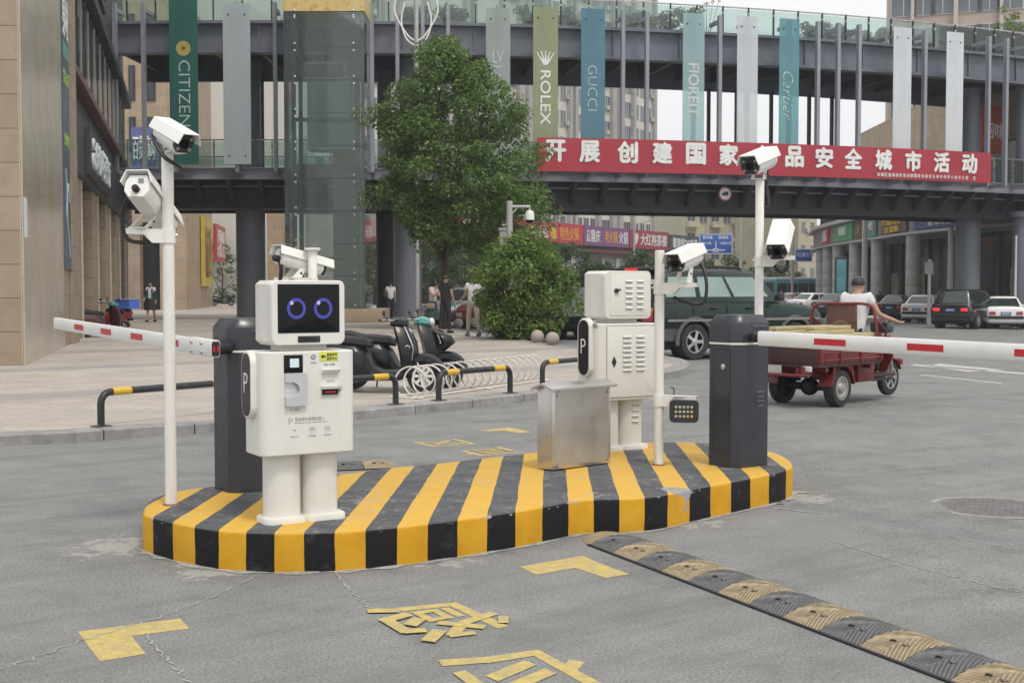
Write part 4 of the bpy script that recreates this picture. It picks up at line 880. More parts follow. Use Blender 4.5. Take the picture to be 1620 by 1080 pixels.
# arcade beyond the corner: shops below, dark glazed storey with signs above
A0, A1 = L1 + .3, 40.0
root = thing('arcade_building', 'dark shop arcade with stone piers running back from the corner block to the bridge', 'building', fac(A0)); iv = Matrix.Translation(-Vector(fac(A0)))
def fprism(s0, s1, o0, o1, z0, z1, mat, name, parent, iv_=None): return wallprism([fac(s0, o0), fac(s0, o1), fac(s1, o1), fac(s1, o0)], z0, z1, mat, name, parent, iv if iv_ is None else iv_)
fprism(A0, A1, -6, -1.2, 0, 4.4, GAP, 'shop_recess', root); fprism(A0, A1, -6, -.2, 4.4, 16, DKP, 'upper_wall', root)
s = A0 + .1; k_ = 0
while s < A1 - 1:
    fprism(s, s + 2.3, -1.19, -.02, 0, 4.38, ST1, 'pier', root); fprism(s + 2.3, s + 2.38, -.4, .02, 0, 4.38, pm('pier_trim', (.5, .42, .32), .4), 'pier_trim', root); s += 6.2; k_ += 1
fprism(A0, A1, -.19, .12, 4.4, 5.9, DKP, 'sign_band', root); fprism(A0, A1, -.19, .14, 10.0, 10.35, STEELD, 'cornice', root); fprism(A0, A1, -.19, .12, 6.9, 7.1, pm('maroon_ledge', (.13, .06, .06), .5), 'ledge', root)
s = A0 + .5
while s < A1 - 2:
    w_ = fprism(s, s + 2.0, -.19, -.12, 7.2, 9.9, pm('window_frame_dark', (.05, .05, .055), .4), 'window', root)
    o = fprism(s + .12, s + 1.88, -.119, -.10, 7.32, 9.78, DKG, 'pane', w_); o = fprism(s + .95, s + 1.05, -.099, -.07, 7.32, 9.78, pm('window_bar', (.3, .29, .26), .5), 'bar', w_); s += 2.6
def fsign(name, label, s0, s1, z0, z1, board, txt, tm, out=.13, cat='sign', rows=None, grp=None):
    r_ = thing(name, label, cat, fac((s0 + s1) / 2, out, z0), 0, grp); i_ = Matrix.Translation(-Vector(r_.location))
    wallprism([fac(s0, out), fac(s0, out + .12), fac(s1, out + .12), fac(s1, out)], z0, z1, board, 'board', r_, i_)
    text(txt, (s1 - s0) * .85, (z1 - z0) * .7, tm, i_ @ face_M(fac((s0 + s1) / 2, out + .125, (z0 + z1) / 2), nn), 'sign_lettering', r_, .01, .06)
    return r_
LETR = pm('letter_red', (.5, .03, .03), .45); BRD = pm('sign_board_dark', (.03, .03, .035), .5)
fsign('shop_sign', 'dark shop sign with white characters on the arcade left of the bridge', A0 + 2.2, A0 + 11, 4.55, 5.8, BRD, '品味咖啡茶餐厅', LETG)
fsign('shop_sign', 'black sign with big red characters high on the arcade at upper left', A0 + .5, A0 + 12, 10.8, 12.3, BRD, '健身俱乐部会所', LETR, .0)
# wing beyond the bridge
wa, wb = at(180, 400, 80), at(298, 400, 80); we = at(336, 400, 95); GZ0 = PZ
root = thing('stone_wing', 'tan stone wing with deep doorways seen under the left end of the bridge', 'building', (wb.x, wb.y, 0)); iv = Matrix.Translation(-Vector((wb.x, wb.y, 0)))
wallprism([(wa.x - 6, 80), (wb.x, 80), (we.x, we.y), (wa.x - 10, 96)], 0, 20, ST3, 'wall', root, iv)
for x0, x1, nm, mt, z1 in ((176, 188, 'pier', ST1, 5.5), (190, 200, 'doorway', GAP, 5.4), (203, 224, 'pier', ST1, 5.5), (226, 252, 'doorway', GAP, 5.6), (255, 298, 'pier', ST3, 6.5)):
    a, b = at(x0, 420, 79.9).x, at(x1, 420, 79.9).x; y = 79.6 if nm == 'pier' else 79.95
    wallprism([(a, y), (b, y), (b, 80.0), (a, 80.0)], .0, z1, mt, nm, root, iv)
for k in range(4):
    for x0, x1 in ((204, 214), (232, 246)):
        a, b = at(x0, 200, 79.9).x, at(x1, 200, 79.9).x; z = 6.8 + 3.2 * k; w_ = wallprism([(a, 79.9), (b, 79.9), (b, 80), (a, 80)], z, z + 2.2, STEELD, 'window', root, iv); wallprism([(a + .1, 79.88), (b - .1, 79.88), (b - .1, 79.9), (a + .1, 79.9)], z + .1, z + 2.1, DKG, 'pane', w_, iv)
dW = Vector((we.x - wb.x, we.y - 80, 0)); nW = Vector((dW.y, -dW.x, 0)).normalized(); wp = lambda a, o, z: Vector((wb.x, 80, z)) + dW * a + nW * o
def wsign(name, label, a0, a1, z0, z1, board, txt, tm, roll=0, vert=False):
    r_ = thing(name, label, 'sign', wp((a0 + a1) / 2, .05, z0)); i_ = Matrix.Translation(-Vector(r_.location)); m = MB(); m.M = i_
    m.loft([[wp(a0, .05, z), wp(a0, .3, z), wp(a1, .3, z), wp(a1, .05, z)] for z in (z0, z1)], board); m.build('board', r_)
    wd2 = (a1 - a0) * dW.length
    if txt: text(txt, (wd2 if not vert else (wd2 * .5)) * .8, (z1 - z0) * .75, tm, i_ @ face_M(wp((a0 + a1) / 2, .31, (z0 + z1) / 2), nW), 'sign_lettering', r_, .03, .01)
    return r_
YB = pm('yellow_vertical_banner', (.50, .40, .06), .5); BLB = pm('blue_sign_board', (.10, .12, .30), .5)
wsign('vertical_banner', 'yellow vertical banner on the lit side of the tan stone wing', .45, .78, 1.6, 6.4, YB, '新店开业', pm('letter_brown', (.2, .1, .03), .5))
wsign('shop_sign', 'red sign with two rows of white characters at the far end of the stone wing', 1.0, 1.5, 3.5, 6.3, SIGNR, '天翔酒店\n大堂入口', LETW)
xs_ = [at(q, 200, 79).x for q in (204, 248)]
root = thing('shop_sign', 'blue grey sign with raised white characters seen between the bridge decks at left', 'sign', (xs_[0], 79.4, 9)); m = MB(); m.box(((xs_[1] - xs_[0]) / 2, .2, 1.2), (xs_[1] - xs_[0], .3, 2.6), BLB); m.build('board', root)
text('百货商场', (xs_[1] - xs_[0]) * .85, 1.5, LETW, face_M(((xs_[1] - xs_[0]) / 2, .04, 1.2), (0, -1, 0)), 'sign_lettering', root, .04, .15)
# pier right of the big column and the beige block behind it
root = thing('stone_pier', 'tan stone gatepost pier between the big round column and the lift tower', 'pier', (at(435, 450, 88).x, 88, 0)); wq = 24 / F * 88
m = MB(); m.box((0, .6, 4.4), (wq, 1.2, 8.8), ST3); m.build('shaft', root); m = MB(); m.box((0, .6, 8.9), (wq + .25, 1.45, .3), STONE); m.build('cap', root)
# ---------------------------------------------------------------- apartment blocks
WINF = pm('window_frame_white', (.5, .5, .5), .5); AC = pm('air_conditioner_white', (.5, .5, .48), .6)
def block(label, P0, P1, depth, z0, z1, wallm, bays, floors, win=(1.5, 1.6), strips=None, stripm=None, frame=WINF, cat='apartment block', name='apartment_block', balcony=None, roof=None, acs=True):
    P0, P1 = Vector((P0[0], P0[1], 0)), Vector((P1[0], P1[1], 0)); d = (P1 - P0); L = d.length; d.normalize(); rz = math.atan2(d.y, d.x)
    root = thing(name, label, cat, (P0.x, P0.y, z0), rz); h = z1 - z0
    m = MB(); m.box((L / 2, depth / 2, h / 2), (L, depth, h), wallm); m.build('wall', root)
    if roof is not None: m = MB(); m.box((L / 2, depth / 2, h + .25), (L + .5, depth + .5, .5), roof); m.build('roof_edge', root)
    for a, b in strips or []:
        m = MB(); m.box(((a + b) / 2 * L, -.25, h / 2), ((b - a) * L, .5, h), stripm); m.build('pilaster', root)
    proto = None
    for j, z in enumerate(floors):
        for i, b in enumerate(bays):
            if proto is None:
                m = MB(); m.box((0, -.05, 0), (win[0], .1, win[1]), frame); proto = m.build('window', root); m = MB(); m.box((0, -.11, 0), (win[0] - .16, .02, win[1] - .16), DKG2); m.build('pane', proto); m = MB(); m.box((0, -.125, 0), (.07, .01, win[1] - .16), frame); m.build('mullion', proto); o = proto
            else: o = dup(proto, None, None, parent=root)
            o.location = (b * L, 0, z - z0)
            if balcony and (i % 2 == balcony - 1): m = MB(); m.box((b * L, -.55, z - z0 - win[1] / 2 - .2), (win[0] + .5, 1.1, .9), wallm); m.build('balcony', root)
            elif acs and (i * 7 + j * 3) % 3 == 0: m = MB(); m.box((b * L + win[0] * .5 + .35, -.2, z - z0 - .5), (.6, .35, .5), AC); m.build('air_conditioner', root)
    return root
DKG2 = pm('sky_pale_window_glass', (.085, .10, .115), .15, var=.5, scale=.25, spec=.8)  # pane colour lightened, sky reflection painted in
AP1 = pm('cream_render', (.60, .575, .52), .8, var=.08, scale=.2, dirt=.25, dirtcol=(.28, .25, .2), stretch=(1, 1, .2)); AP2 = pm('grey_render', (.38, .37, .36), .8, var=.1, scale=.2); AP3 = pm('yellow_render', (.48, .44, .31), .8, var=.08, scale=.2, dirt=.3, dirtcol=(.3, .27, .2))
q0, q1 = at(585, 365, 104), at(1112, 365, 163)
flo = [8.9, 11.9, 17.9, 20.9, 23.9, 26.9, 32.9, 35.9]; flo2 = flo + [33, 36]
seg = lambda a, b: (Vector((q0.x, q0.y, 0)).lerp(Vector((q1.x, q1.y, 0)), a), Vector((q0.x, q0.y, 0)).lerp(Vector((q1.x, q1.y, 0)), b))
dn = (Vector((q1.x - q0.x, q1.y - q0.y, 0))).normalized(); nb = Vector((-dn.y, dn.x, 0)) * 7
for lab, a, b, zt_ in (('cream apartment block half hidden behind the big tree', 0, .36, 37), ('cream apartment block with grey pilasters seen behind the red hot pot signs', .37, .67, 44), ('cream apartment block with grey pilasters right of the middle, beside the open sky', .68, 1.0, 41)):
    A, B_ = seg(a, b); block(lab, A + nb, B_ + nb, 14, -.5, zt_, AP1, (.075, .15, .225, .34, .395, .60, .655, .76, .84, .92), flo, (1.25, 1.9), ((.43, .47), (.52, .56), (.0, .03), (.265, .295), (.69, .72), (.97, 1.0)), AP2)
# long low shop row in front of the blocks
A, B_ = Vector((q0.x, q0.y, 0)), Vector((q1.x, q1.y, 0)); MLL = (B_ - A).length; rzm = math.atan2(dn.y, dn.x)
root = thing('shop_row', 'long two storey row of shops with red and purple signs across the street', 'shop building', (A.x, A.y, -.5), rzm)
m = MB(); m.box((MLL / 2, 3.4, 4.2), (MLL, 6.8, 8.4), pm('shop_wall', (.30, .25, .23), .7, var=.2, scale=.2)); m.build('wall', root)
m = MB(); m.box((MLL / 2, -.35, 6.0), (MLL, .7, .35), pm('shop_canopy', (.2, .07, .07), .6)); m.build('canopy', root)
for i in range(20):
    x = (i + .5) * MLL / 20; m = MB(); m.box((x, -.04, 3.8), (MLL / 20 - .7, .08, 3.0), pm('shop_frame', (.22, .15, .15), .5)); o = m.build('shop_window', root); m = MB(); m.box((x, -.1, 3.8), (MLL / 20 - 1.0, .03, 2.7), DKG2); m.build('pane', o)
    if i % 3 != 1: m = MB(); m.box((x + 1.5, -.16, 4.0), (.9, .06, 2.6), pm('shop_poster', (.5, .47, .42), .6)); m.build('poster', root)
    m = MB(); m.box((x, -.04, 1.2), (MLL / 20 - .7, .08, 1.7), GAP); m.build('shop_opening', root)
def msign(label, px0, px1, board, txt, h=2.1, z=6.5, sub=None):
    def s_at(px):
        u = (px - 810) / F; return (u * A.y - A.x) / (dn.x - u * dn.y)
    s0, s1 = s_at(px0), s_at(px1); p = A + dn * ((s0 + s1) / 2); r_ = thing('shop_sign', label, 'sign', (p.x, p.y, z - .5), rzm, 'signs of the shop row across the street'); w_ = s1 - s0
    m = MB(); m.box((0, -.85, h / 2), (w_ - .1, .25, h), board); m.build('board', r_)
    for t_, x, ww, mm in txt: text(t_, w_ * ww, h * .62, mm, face_M((w_ * x, -.98, h / 2), (0, -1, 0)), 'sign_lettering', r_, .03, .02)
SGR = pm('sign_board_red', (.50, .035, .06), .5); SGP = pm('sign_board_purple', (.20, .075, .22), .5); SGM = pm('sign_board_maroon', (.33, .03, .05), .5); SGK = pm('sign_board_slate', (.06, .075, .085), .5); LETO = pm('letter_orange', (.7, .34, .05), .5); LETY = pm('letter_yellow', (.7, .52, .06), .5)
msign('bright red sign of the row, long with white characters above the bush', 806, 910, SGR, (('李永松', -.19, .26, LETW), ('圈', .02, .08, LETY), ('特色火锅', .27, .3, LETO)))
msign('purple sign with white and orange characters next to the bright red one', 911, 983, SGP, (('正宗', -.41, .07, LETW), ('重庆', -.26, .2, LETW), ('老火锅', .08, .28, LETO), ('火锅', .36, .2, LETW)))
msign('maroon sign with a small white heart and pale characters', 984, 1046, SGM, (('♥', -.36, .12, LETW), ('大红袍茶楼', .10, .68, LETW)))
msign('dark slate sign with white characters at the right end of the row', 1047, 1096, SGK, (('馨雅阁7C电器', .0, .8, LETW),), 1.9)
msign('plain red sign at the left end of the row behind the dome camera pole', 700, 805, SGR, (('风味小吃街', 0, .7, LETW),))
YS = at(956, 420, 112); root = thing('street_kiosk', 'small yellow and blue kiosk peeping over the green car', 'kiosk', (YS.x, YS.y, -.3)); m = MB(); m.box((0, 1, 1.6), (3.0, 2, 3.2), pm('kiosk_yellow', (.55, .38, .06), .5)); m.build('booth', root); m = MB(); m.box((-1.85, 1, 1.75), (.65, 2, 3.3), pm('kiosk_blue', (.15, .4, .6), .5)); m.build('side_panel', root); m = MB(); m.box((.4, -.02, 2.5), (1.2, .04, .7), DKP); m.build('hatch', root)
# yellow flats further on
z_ = [3.5, 6.5, 9.5, 12.5, 15.5]
block('pale yellow block of flats with balconies above the blue road sign', at(1082, 380, 200)[:2], at(1215, 380, 206)[:2], 12, -1, 18.5, AP3, (.08, .22, .36, .5, .64, .78, .92), z_, (1.5, 1.5), balcony=1, roof=AP2)
block('cream block of flats behind the right camera pole', at(1216, 380, 190)[:2], at(1262, 380, 190)[:2], 12, -1, 20.5, AP1, (.16, .5, .84), z_, (1.3, 1.4), balcony=2, roof=AP2)
block('narrow cream block of flats beside the curved shop building', at(1263, 380, 165)[:2], at(1292, 380, 168)[:2], 10, -1, 19, AP3, (.25, .75), z_, (.9, 1.4), roof=AP2)
block('tall pink beige residential tower at the upper right', at(1402, 60, 120)[:2], at(1760, 60, 113)[:2], 16, -1, 58, pm('pink_render', (.42, .34, .29), .8, var=.06, scale=.2), (.08, .17, .26, .38, .47, .56), [18.2, 21.4, 24.6, 27.8, 31, 34.2], (2.3, 2.1), ((.115, .13), (.31, .33), (.515, .53)), pm('pilaster_pale', (.5, .45, .4), .7), acs=False)
block('beige block with small dark windows between the bridge and the lift tower', at(395, 200, 118)[:2], at(470, 200, 118)[:2], 10, -1, 32, AP1, (.35, .62, .82), [12, 15, 18, 21, 24], (1.0, 1.9), acs=False)
# ---------------------------------------------------------------- curved shop building at right
PTS = [(29.5, 56.5), (26.4, 62), (24.6, 68), (23.8, 75), (24.0, 83), (24.15, 89), (24.35, 94.4), (24.7, 98.8), (25.3, 103.5), (27, 112)]
CV = smooth_line([(x, y, 0) for x, y in PTS], 6)
root = thing('curved_shop_building', 'curved shop building with round grey columns and a beige stone upper wall at right', 'shop building', (24, 83, -.6)); iv = Matrix.Translation((-24, -83, .6))
def cvwall(off0, off1, z0, z1, mt, name, parent=root, rng=None, iv_=None):
    C = CV if rng is None else CV[rng[0]:rng[1] + 1]; a, b = inset(C, -off0), inset(C, -off1); m = MB(); m.M = iv if iv_ is None else iv_
    m.loft([[Vector((p.x, p.y, z0)), Vector((p.x, p.y, z1)), Vector((q.x, q.y, z1)), Vector((q.x, q.y, z0))] for p, q in zip(a, b)], mt); return m.build(name, parent)
cvwall(3.0, 3.4, -.7, 6.0, DKG, 'shop_glazing'); cvwall(6.2, 6.6, -.7, 9.3, DKP, 'back_wall'); cvwall(-.6, 3.4, 4.6, 4.75, pm('fascia_ledge', (.36, .37, .37), .6), 'fascia_ledge'); cvwall(-.35, .3, 4.75, 6.1, pm('fascia_grey', (.22, .21, .21), .6, var=.2), 'fascia'); cvwall(-.8, 3.4, 6.1, 6.35, pm('fascia_cap', (.42, .43, .43), .6), 'fascia_cap')
cvwall(1.2, 1.5, 6.35, 9.2, DKG, 'upper_glazing'); cvwall(.9, 6, 9.2, 12.6, stone('pale_stone_cladding', (.43, .34, .235), (.47, .38, .27), 1.2, 1.0), 'stone_parapet', rng=(0, 34))
cvwall(.9, 6, 9.2, 10.6, ST3, 'stone_parapet', rng=(34, len(CV) - 1))
m = MB(); m.M = iv; m.prism([(27.3, 112.3), (34.5, 140), (48, 140), (48, 104), (31.5, 104)], -.7, 12, DKP); m.build('rear_wall', root)
COLM = pm('column_granite', (.46, .445, .43), .5, var=.14, scale=2.5)
for x, y in PTS[1:9] : 
    m = MB(); m.M = iv; z = gz(x) - .05; pr = [(.46, z)]
    for k in range(1, 5): zz_ = z + (4.6 - z) * k / 5; pr += [(.46, zz_ - .02), (.445, zz_ - .01), (.46, zz_ + .01)]
    m.lathe(pr + [(.46, 4.6)], COLM, 24, Matrix.Translation((x, y, 0))); m.build('column', root)
for i in range(2, len(CV) - 6, 3):
    p = inset(CV, -2.95)[i]; m = MB(); m.M = iv; m.box((p.x, p.y, 2.0), (.18, .18, 5.2), pm('shop_mullion', (.12, .11, .10), .5)); m.build('mullion', root)
    if i % 2: m = MB(); m.M = iv; p = inset(CV, -2.8)[i + 1]; m.box((p.x, p.y, 1.6), (.1, 1.6, 1.8), pm('window_display', (.26, .2, .13), .6, var=.6, scale=2)); m.build('window_display', root)
def csign(label, i0, i1, board, txt, tm):
    C = CV[i0:i1 + 1]; mid = C[len(C) // 2]; r_ = thing('shop_sign', label, 'sign', (mid.x, mid.y, 4.8), 0, 'signs along the curved shop building'); i_ = Matrix.Translation(-Vector(r_.location))
    cvwall(-.5, -.36, 4.82, 6.05, board, 'board', r_, (i0, i1), i_); a, b = inset(CV, .52)[i0], inset(CV, .52)[i1]; d = (a - b).normalized(); nrm = Vector((d.y, -d.x, 0)); c = (a + b) / 2
    L = (a - b).length; bow = max((p - c).dot(nrm) for p in inset(C, .52))
    for t_, ww, hh, dz, mm in txt: text(t_, L * ww, hh, mm, i_ @ face_M(Vector((c.x, c.y, 5.43 + dz)) + nrm * (bow + .02), nrm), 'sign_lettering', r_, .03, .03)
SGG = pm('sign_board_green', (.06, .30, .13), .5); SGT = pm('sign_board_teal', (.10, .24, .18), .5); SGB = pm('sign_board_navy', (.06, .08, .22), .5); SGW = pm('sign_board_brown', (.16, .075, .06), .6)
csign('navy blue sign with white rows on the curved fascia, nearest to the dark bridge column', 11, 17, SGB, (('家电商城', .6, .42, .28, LETW), ('全场特惠', .4, .3, -.3, LETW)), None)
csign('dark sign with large yellow characters on the curved fascia', 18, 22, SGW, (('齐昌煎饼', .8, .62, .2, LETY), ('豆腐脑', .55, .36, -.38, LETY)), None)
csign('grey green sign with a white framed character logo on the curved fascia', 23, 25, SGT, (('中原行', .6, .62, .1, LETW),), None)
csign('plain brown sign board on the curved fascia', 26, 28, SGW, (('茶', .15, .5, 0, LETY),), None)
csign('bright green sign with white characters on the curved fascia', 29, 35, SGG, (('绿茶餐厅', .45, .6, .1, LETW),), None)
csign('red and white sign at the far end of the curved fascia', 38, 42, SGR, (('回品', .6, .8, 0, LETW),), None)
p = at(1570, 205, 66); root = thing('shop_sign', 'orange red sign with white characters high at the right edge', 'sign', p, R(25)); m = MB(); m.box((0, 0, 0), (1.7, .3, 2.4), pm('sign_board_orange', (.5, .09, .04), .5)); m.build('board', root); text('回味', 1.3, .8, LETW, face_M((0, -.16, -.1), (0, -1, 0)), 'sign_lettering', root, .03, .02)
# ================================================================ trees and shrubs
import numpy as np
def leaves(name, parent, centers, radii, per, size, mat, seed=1, flat=.75, aspect=.42, droop=.25):
    """leaf-sized faces gathered in clumps; every leaf is its own island"""
    g = np.random.default_rng(seed); C = np.array(centers, float); n = len(C) * per
    ci = np.repeat(np.arange(len(C)), per); d = g.normal(size=(n, 3)); d /= np.linalg.norm(d, axis=1)[:, None]
    r = np.array(radii)[ci] * g.uniform(.35, 1.0, n) ** .6; p = C[ci] + d * r[:, None] * np.array([1, 1, flat])
    nr = d * .7 + np.array([0, 0, .55]) + g.normal(size=(n, 3)) * .55; nr /= np.linalg.norm(nr, axis=1)[:, None]
    a = g.normal(size=(n, 3)) + d * .8 - np.array([0, 0, droop]); a -= nr * (a * nr).sum(1)[:, None]; a /= np.linalg.norm(a, axis=1)[:, None]; b = np.cross(nr, a)
    s = size * g.uniform(.6, 1.3, n)[:, None]
    V = np.stack([p - a * s * .5, p + b * s * aspect * .5 + nr * s * .04, p + a * s * .5 - nr * s * .06, p - b * s * aspect * .5 + nr * s * .04], 1).reshape(-1, 3)
    me = bpy.data.meshes.new(name); me.vertices.add(4 * n); me.vertices.foreach_set('co', V.ravel()); me.loops.add(4 * n); me.loops.foreach_set('vertex_index', np.arange(4 * n)); me.polygons.add(n)
    me.polygons.foreach_set('loop_start', np.arange(n) * 4); me.update(calc_edges=True); me.materials.append(mat); me.validate()
    o = bpy.data.objects.new(name, me); COL.objects.link(o)
    if parent: o.parent = parent
    return o
LF1 = leafmat('camphor_leaf', (.036, .09, .032), (.21, .31, .08)); LF2 = leafmat('bush_leaf', (.04, .095, .025), (.24, .34, .075)); LF3 = leafmat('far_leaf', (.025, .055, .03), (.085, .13, .06)); LF4 = leafmat('light_leaf', (.10, .17, .03), (.25, .33, .06))
BARK = pm('bark', (.075, .06, .048), .9, var=.35, scale=12, bmp=.6, bscale=30)
def tree(name, label, base, prof, ncl, per, size, mat, trunk_r=.12, seed=1, grp=None, crl=.5, cat='tree', trunks=1, clean=.0, fork=None, skew=(0, 0), tx=0):
    """prof: (height, radius) pairs of the crown's outline"""
    root = thing(name, label, cat, base, 0, grp); g = random.Random(seed); z0, z1 = prof[0][0], prof[-1][0]
    def rad(z):
        for (a, ra), (b, rb) in zip(prof, prof[1:]):
            if a <= z <= b: return ra + (rb - ra) * (z - a) / max(b - a, .001)
        return .1
    cs, rs = [], []; mxr = max(r for _, r in prof)
    while len(cs) < ncl:
        z = g.uniform(z0, z1); R_ = rad(z)
        if g.random() > (R_ / mxr) ** 1.2 + .12: continue
        q = math.sqrt(g.random()) ** .55 * (R_ - crl * .35) * g.uniform(.70, 1.22); t = g.uniform(0, 2 * math.pi)
        bul = 1 + .15 * math.sin(3 * t + z * 1.9 + seed) + .13 * math.sin(7 * t - z * 3)
        f = (z - z0) / (z1 - z0); cs.append((q * bul * math.cos(t) + skew[0] * f, q * bul * math.sin(t) + skew[1] * f, z)); rs.append(crl * g.uniform(.55, 1.1))
    leaves('crown', root, cs, rs, per, size, mat, seed)
    for k in range(trunks):
        ox = (k - (trunks - 1) / 2) * trunk_r * 5; m = MB(); zt = fork or z0 + (z1 - z0) * .55
        pts = [Vector((ox + tx, 0, -.05)), Vector((ox * 1.1 + .02 + tx, .02, z0 * .5)), Vector((ox * 1.3 - .03 + tx * .95, 0, z0)), Vector((ox * 1.5 + skew[0] * .4, .05, zt))]
        sp = smooth_line(pts, 4); m.tube(sp, [trunk_r * (1.25 if i == 0 else 1 - .75 * i / len(sp)) for i in range(len(sp))], BARK, 10); o = m.build('trunk', root)
        for j in range(min(9, ncl // 4)):
            c = Vector(cs[(j * 7 + k) % ncl]); s = sp[int(len(sp) * (.45 + .05 * j)) % len(sp)]; m = MB(); mid = s.lerp(c, .5) + Vector((0, 0, -.08)); m.tube([s, mid, c], [trunk_r * .4, trunk_r * .25, trunk_r * .08], BARK, 6); m.build('limb', o)
    return root
YT = 42.0; tb = at(706, 520, YT); tb.z = PZ; zz = lambda py: at(706, py, YT).z - PZ; pw = lambda w: w / F * YT
tree('camphor_tree', 'big dark green tree rising in front of the bridge beside the lift tower', (tb.x + .82, YT, PZ), [(zz(392), pw(70)), (zz(376), pw(108)), (zz(340), pw(126)), (zz(290), pw(136)), (zz(240), pw(128)), (zz(190), pw(118)), (zz(150), pw(96)), (zz(108), pw(62)), (zz(70), pw(24))],
     300, 190, .15, LF1, .17, 3, None, .60, skew=(-.95, 0), fork=6.0, tx=-.82)
YB_ = 33.9; bb = at(826, 530, YB_); zz2 = lambda py: at(826, py, YB_).z - PZ; pw2 = lambda w: w / F * YB_
tree('leafy_bush', 'bushy light green shrub with several stems behind the stone balls', (bb.x + .05, YB_, PZ), [(.10, pw2(50)), (zz2(510), pw2(72)), (zz2(475), pw2(82)), (zz2(440), pw2(80)), (zz2(410), pw2(62)), (zz2(388), pw2(42)), (zz2(372), pw2(20))], 105, 230, .125, LF2, .05, 5, None, .50, 'shrub', 4)
# the street trees far behind
FT = [(735, 92, 5.2, 2.6, 1.5, 'far street tree with a dark crown between the big tree and the dome camera pole'), (690, 84, 5.0, 2.3, 1.2, 'far street tree directly behind the trunk of the big tree'), (775, 100, 5.4, 2.4, 1.6, 'far street tree just left of the dome camera pole'),
      (905, 88, 4.6, 2.5, 1.0, 'street tree in front of the purple sign, behind the bush'), (868, 92, 4.9, 2.2, 1.2, 'street tree in front of the bright red sign, rising over the bush'), (950, 94, 3.3, 1.9, .9, 'low street tree beside the yellow kiosk'), (1012, 108, 4.7, 2.5, 1.4, 'street tree below the maroon sign with the heart'),
      (1160, 120, 4.6, 2.8, 1.0, 'street tree under the blue road sign'), (1110, 130, 4.8, 2.4, 1.2, 'street tree left of the blue road sign post'), (1228, 150, 6.0, 3.2, 1.5, 'street tree far behind the right camera pole'), (585, 100, 5.6, 2.6, 1.3, 'far street tree seen beside the foot of the lift tower'), (352, 112, 5.5, 3.2, .6, 'green tree far back past the stone wing')]
for i, (px, Y, h, r, z0, lab) in enumerate(FT):
    p = at(px, 470, Y); b = (p.x, Y, gz(p.x)); tree('street_tree', lab, b, [(z0, r * .5), (z0 + .25 * (h - z0), r), (z0 + .6 * (h - z0), r * .9), (h, r * .3)], 60, 42, .34, LF3, .11, 20 + i, 'street trees across the road', .7)
# greenery on top of the bridge, behind its glass guard
PLANT = pm('planter_box', (.16, .17, .17), .7, var=.1)
for i, (px, py, w_, h_, lab, mt) in enumerate(((845, 25, 60, 1.15, 'clipped shrub on the upper deck above the olive banner', LF3), (890, 25, 50, 1.1, 'clipped shrub on the upper deck left of the blue banner', LF3), (1022, 30, 70, 1.1, 'low spreading shrub on the upper deck, right of the blue banner', LF3), (1082, 22, 58, 1.35, 'round dense shrub on the upper deck above the pale aqua banner', LF3),
       (1300, 50, 80, 1.1, 'long shrub on the upper deck right of the teal banner', LF3), (1365, 55, 90, 1.0, 'hedge like shrub on the upper deck left of the wide pale banner', LF3), (1450, 60, 90, 1.0, 'hedge like shrub on the upper deck between the two pale banners', LF3), (690, 10, 120, 1.0, 'row shrub on the upper deck over the big tree', LF3), (1600, 60, 70, 2.6, 'light green feathery tree on the upper deck at the right edge', LF4))):
    t = arc_px(px, 79.6, 40); p = arc(t, 79.6, 12.42); wr = w_ / F * p.y / 2
    root = thing('planter_shrub', lab, 'shrub', p, t, 'shrubs on the upper deck of the bridge'); m = MB(); m.box((0, 0, .2), (wr * 2, .7, .4), PLANT, bev=.02); m.build('planter', root)
    g_ = random.Random(i); cs = [(g_.uniform(-wr, wr) * .95, g_.uniform(-.3, .3), .45 + (h_ - .45) * g_.random() ** 1.2 * (1 - .5 * abs(0))) for k in range(int(14 + w_ / 4))]; leaves('foliage', root, cs, [.28] * len(cs), 60, .16, mt, 40 + i)
t = arc_px(1535, 79.6, 40); p = arc(t, 79.6, 12.42); root = thing('palm_plant', 'small palm with arching fronds on the upper deck near the last pale banner', 'palm', p, t); m = MB(); m.lathe([(.1, 0), (.07, .9)], BARK, 10); m.build('trunk', root)
m = MB()
for k in range(13):
    a = k * 2.4; L_ = .9 + .2 * math.sin(k); pts = [Vector((math.cos(a) * L_ * q, math.sin(a) * L_ * q, .9 + .75 * q - .9 * q * q * (1 + .2 * (k % 3)))) for q in (0, .25, .5, .75, 1)]
    for s_, e_ in zip(pts, pts[1:]):
        dd = (e_ - s_); sd2 = Vector((-dd.y, dd.x, 0)).normalized()
        for q in (0, .33, .66):
            c_ = s_.lerp(e_, q)
            for sg in (-1, 1): m.raw([c_, c_ + sd2 * sg * .22 + dd * .35 + Vector((0, 0, -.06)), c_ + dd * .22], [(0, 1, 2)], LF3)
m.build('frond', root)
p = at(1085, 6, 95); 
root = thing('terrace_shrub', 'thin branching shrub with red blossoms poking above the glass guard', 'shrub', arc(arc_px(1118, 79.4, 20), 79.4, 12.42)); m = MB()
for k in range(5): m.tube([(0, 0, 0), (.12 * (k - 2), .05, .7), (.28 * (k - 2), .1 * (k % 2), 1.5 + .1 * k)], [.025, .018, .006], BARK, 5)
m.build('stem', root); leaves('blossom', root, [(.28 * (k - 2), .05, 1.5 + .1 * k) for k in range(5)], [.14] * 5, 14, .12, leafmat('blossom', (.35, .10, .03), (.5, .2, .05)), 77)
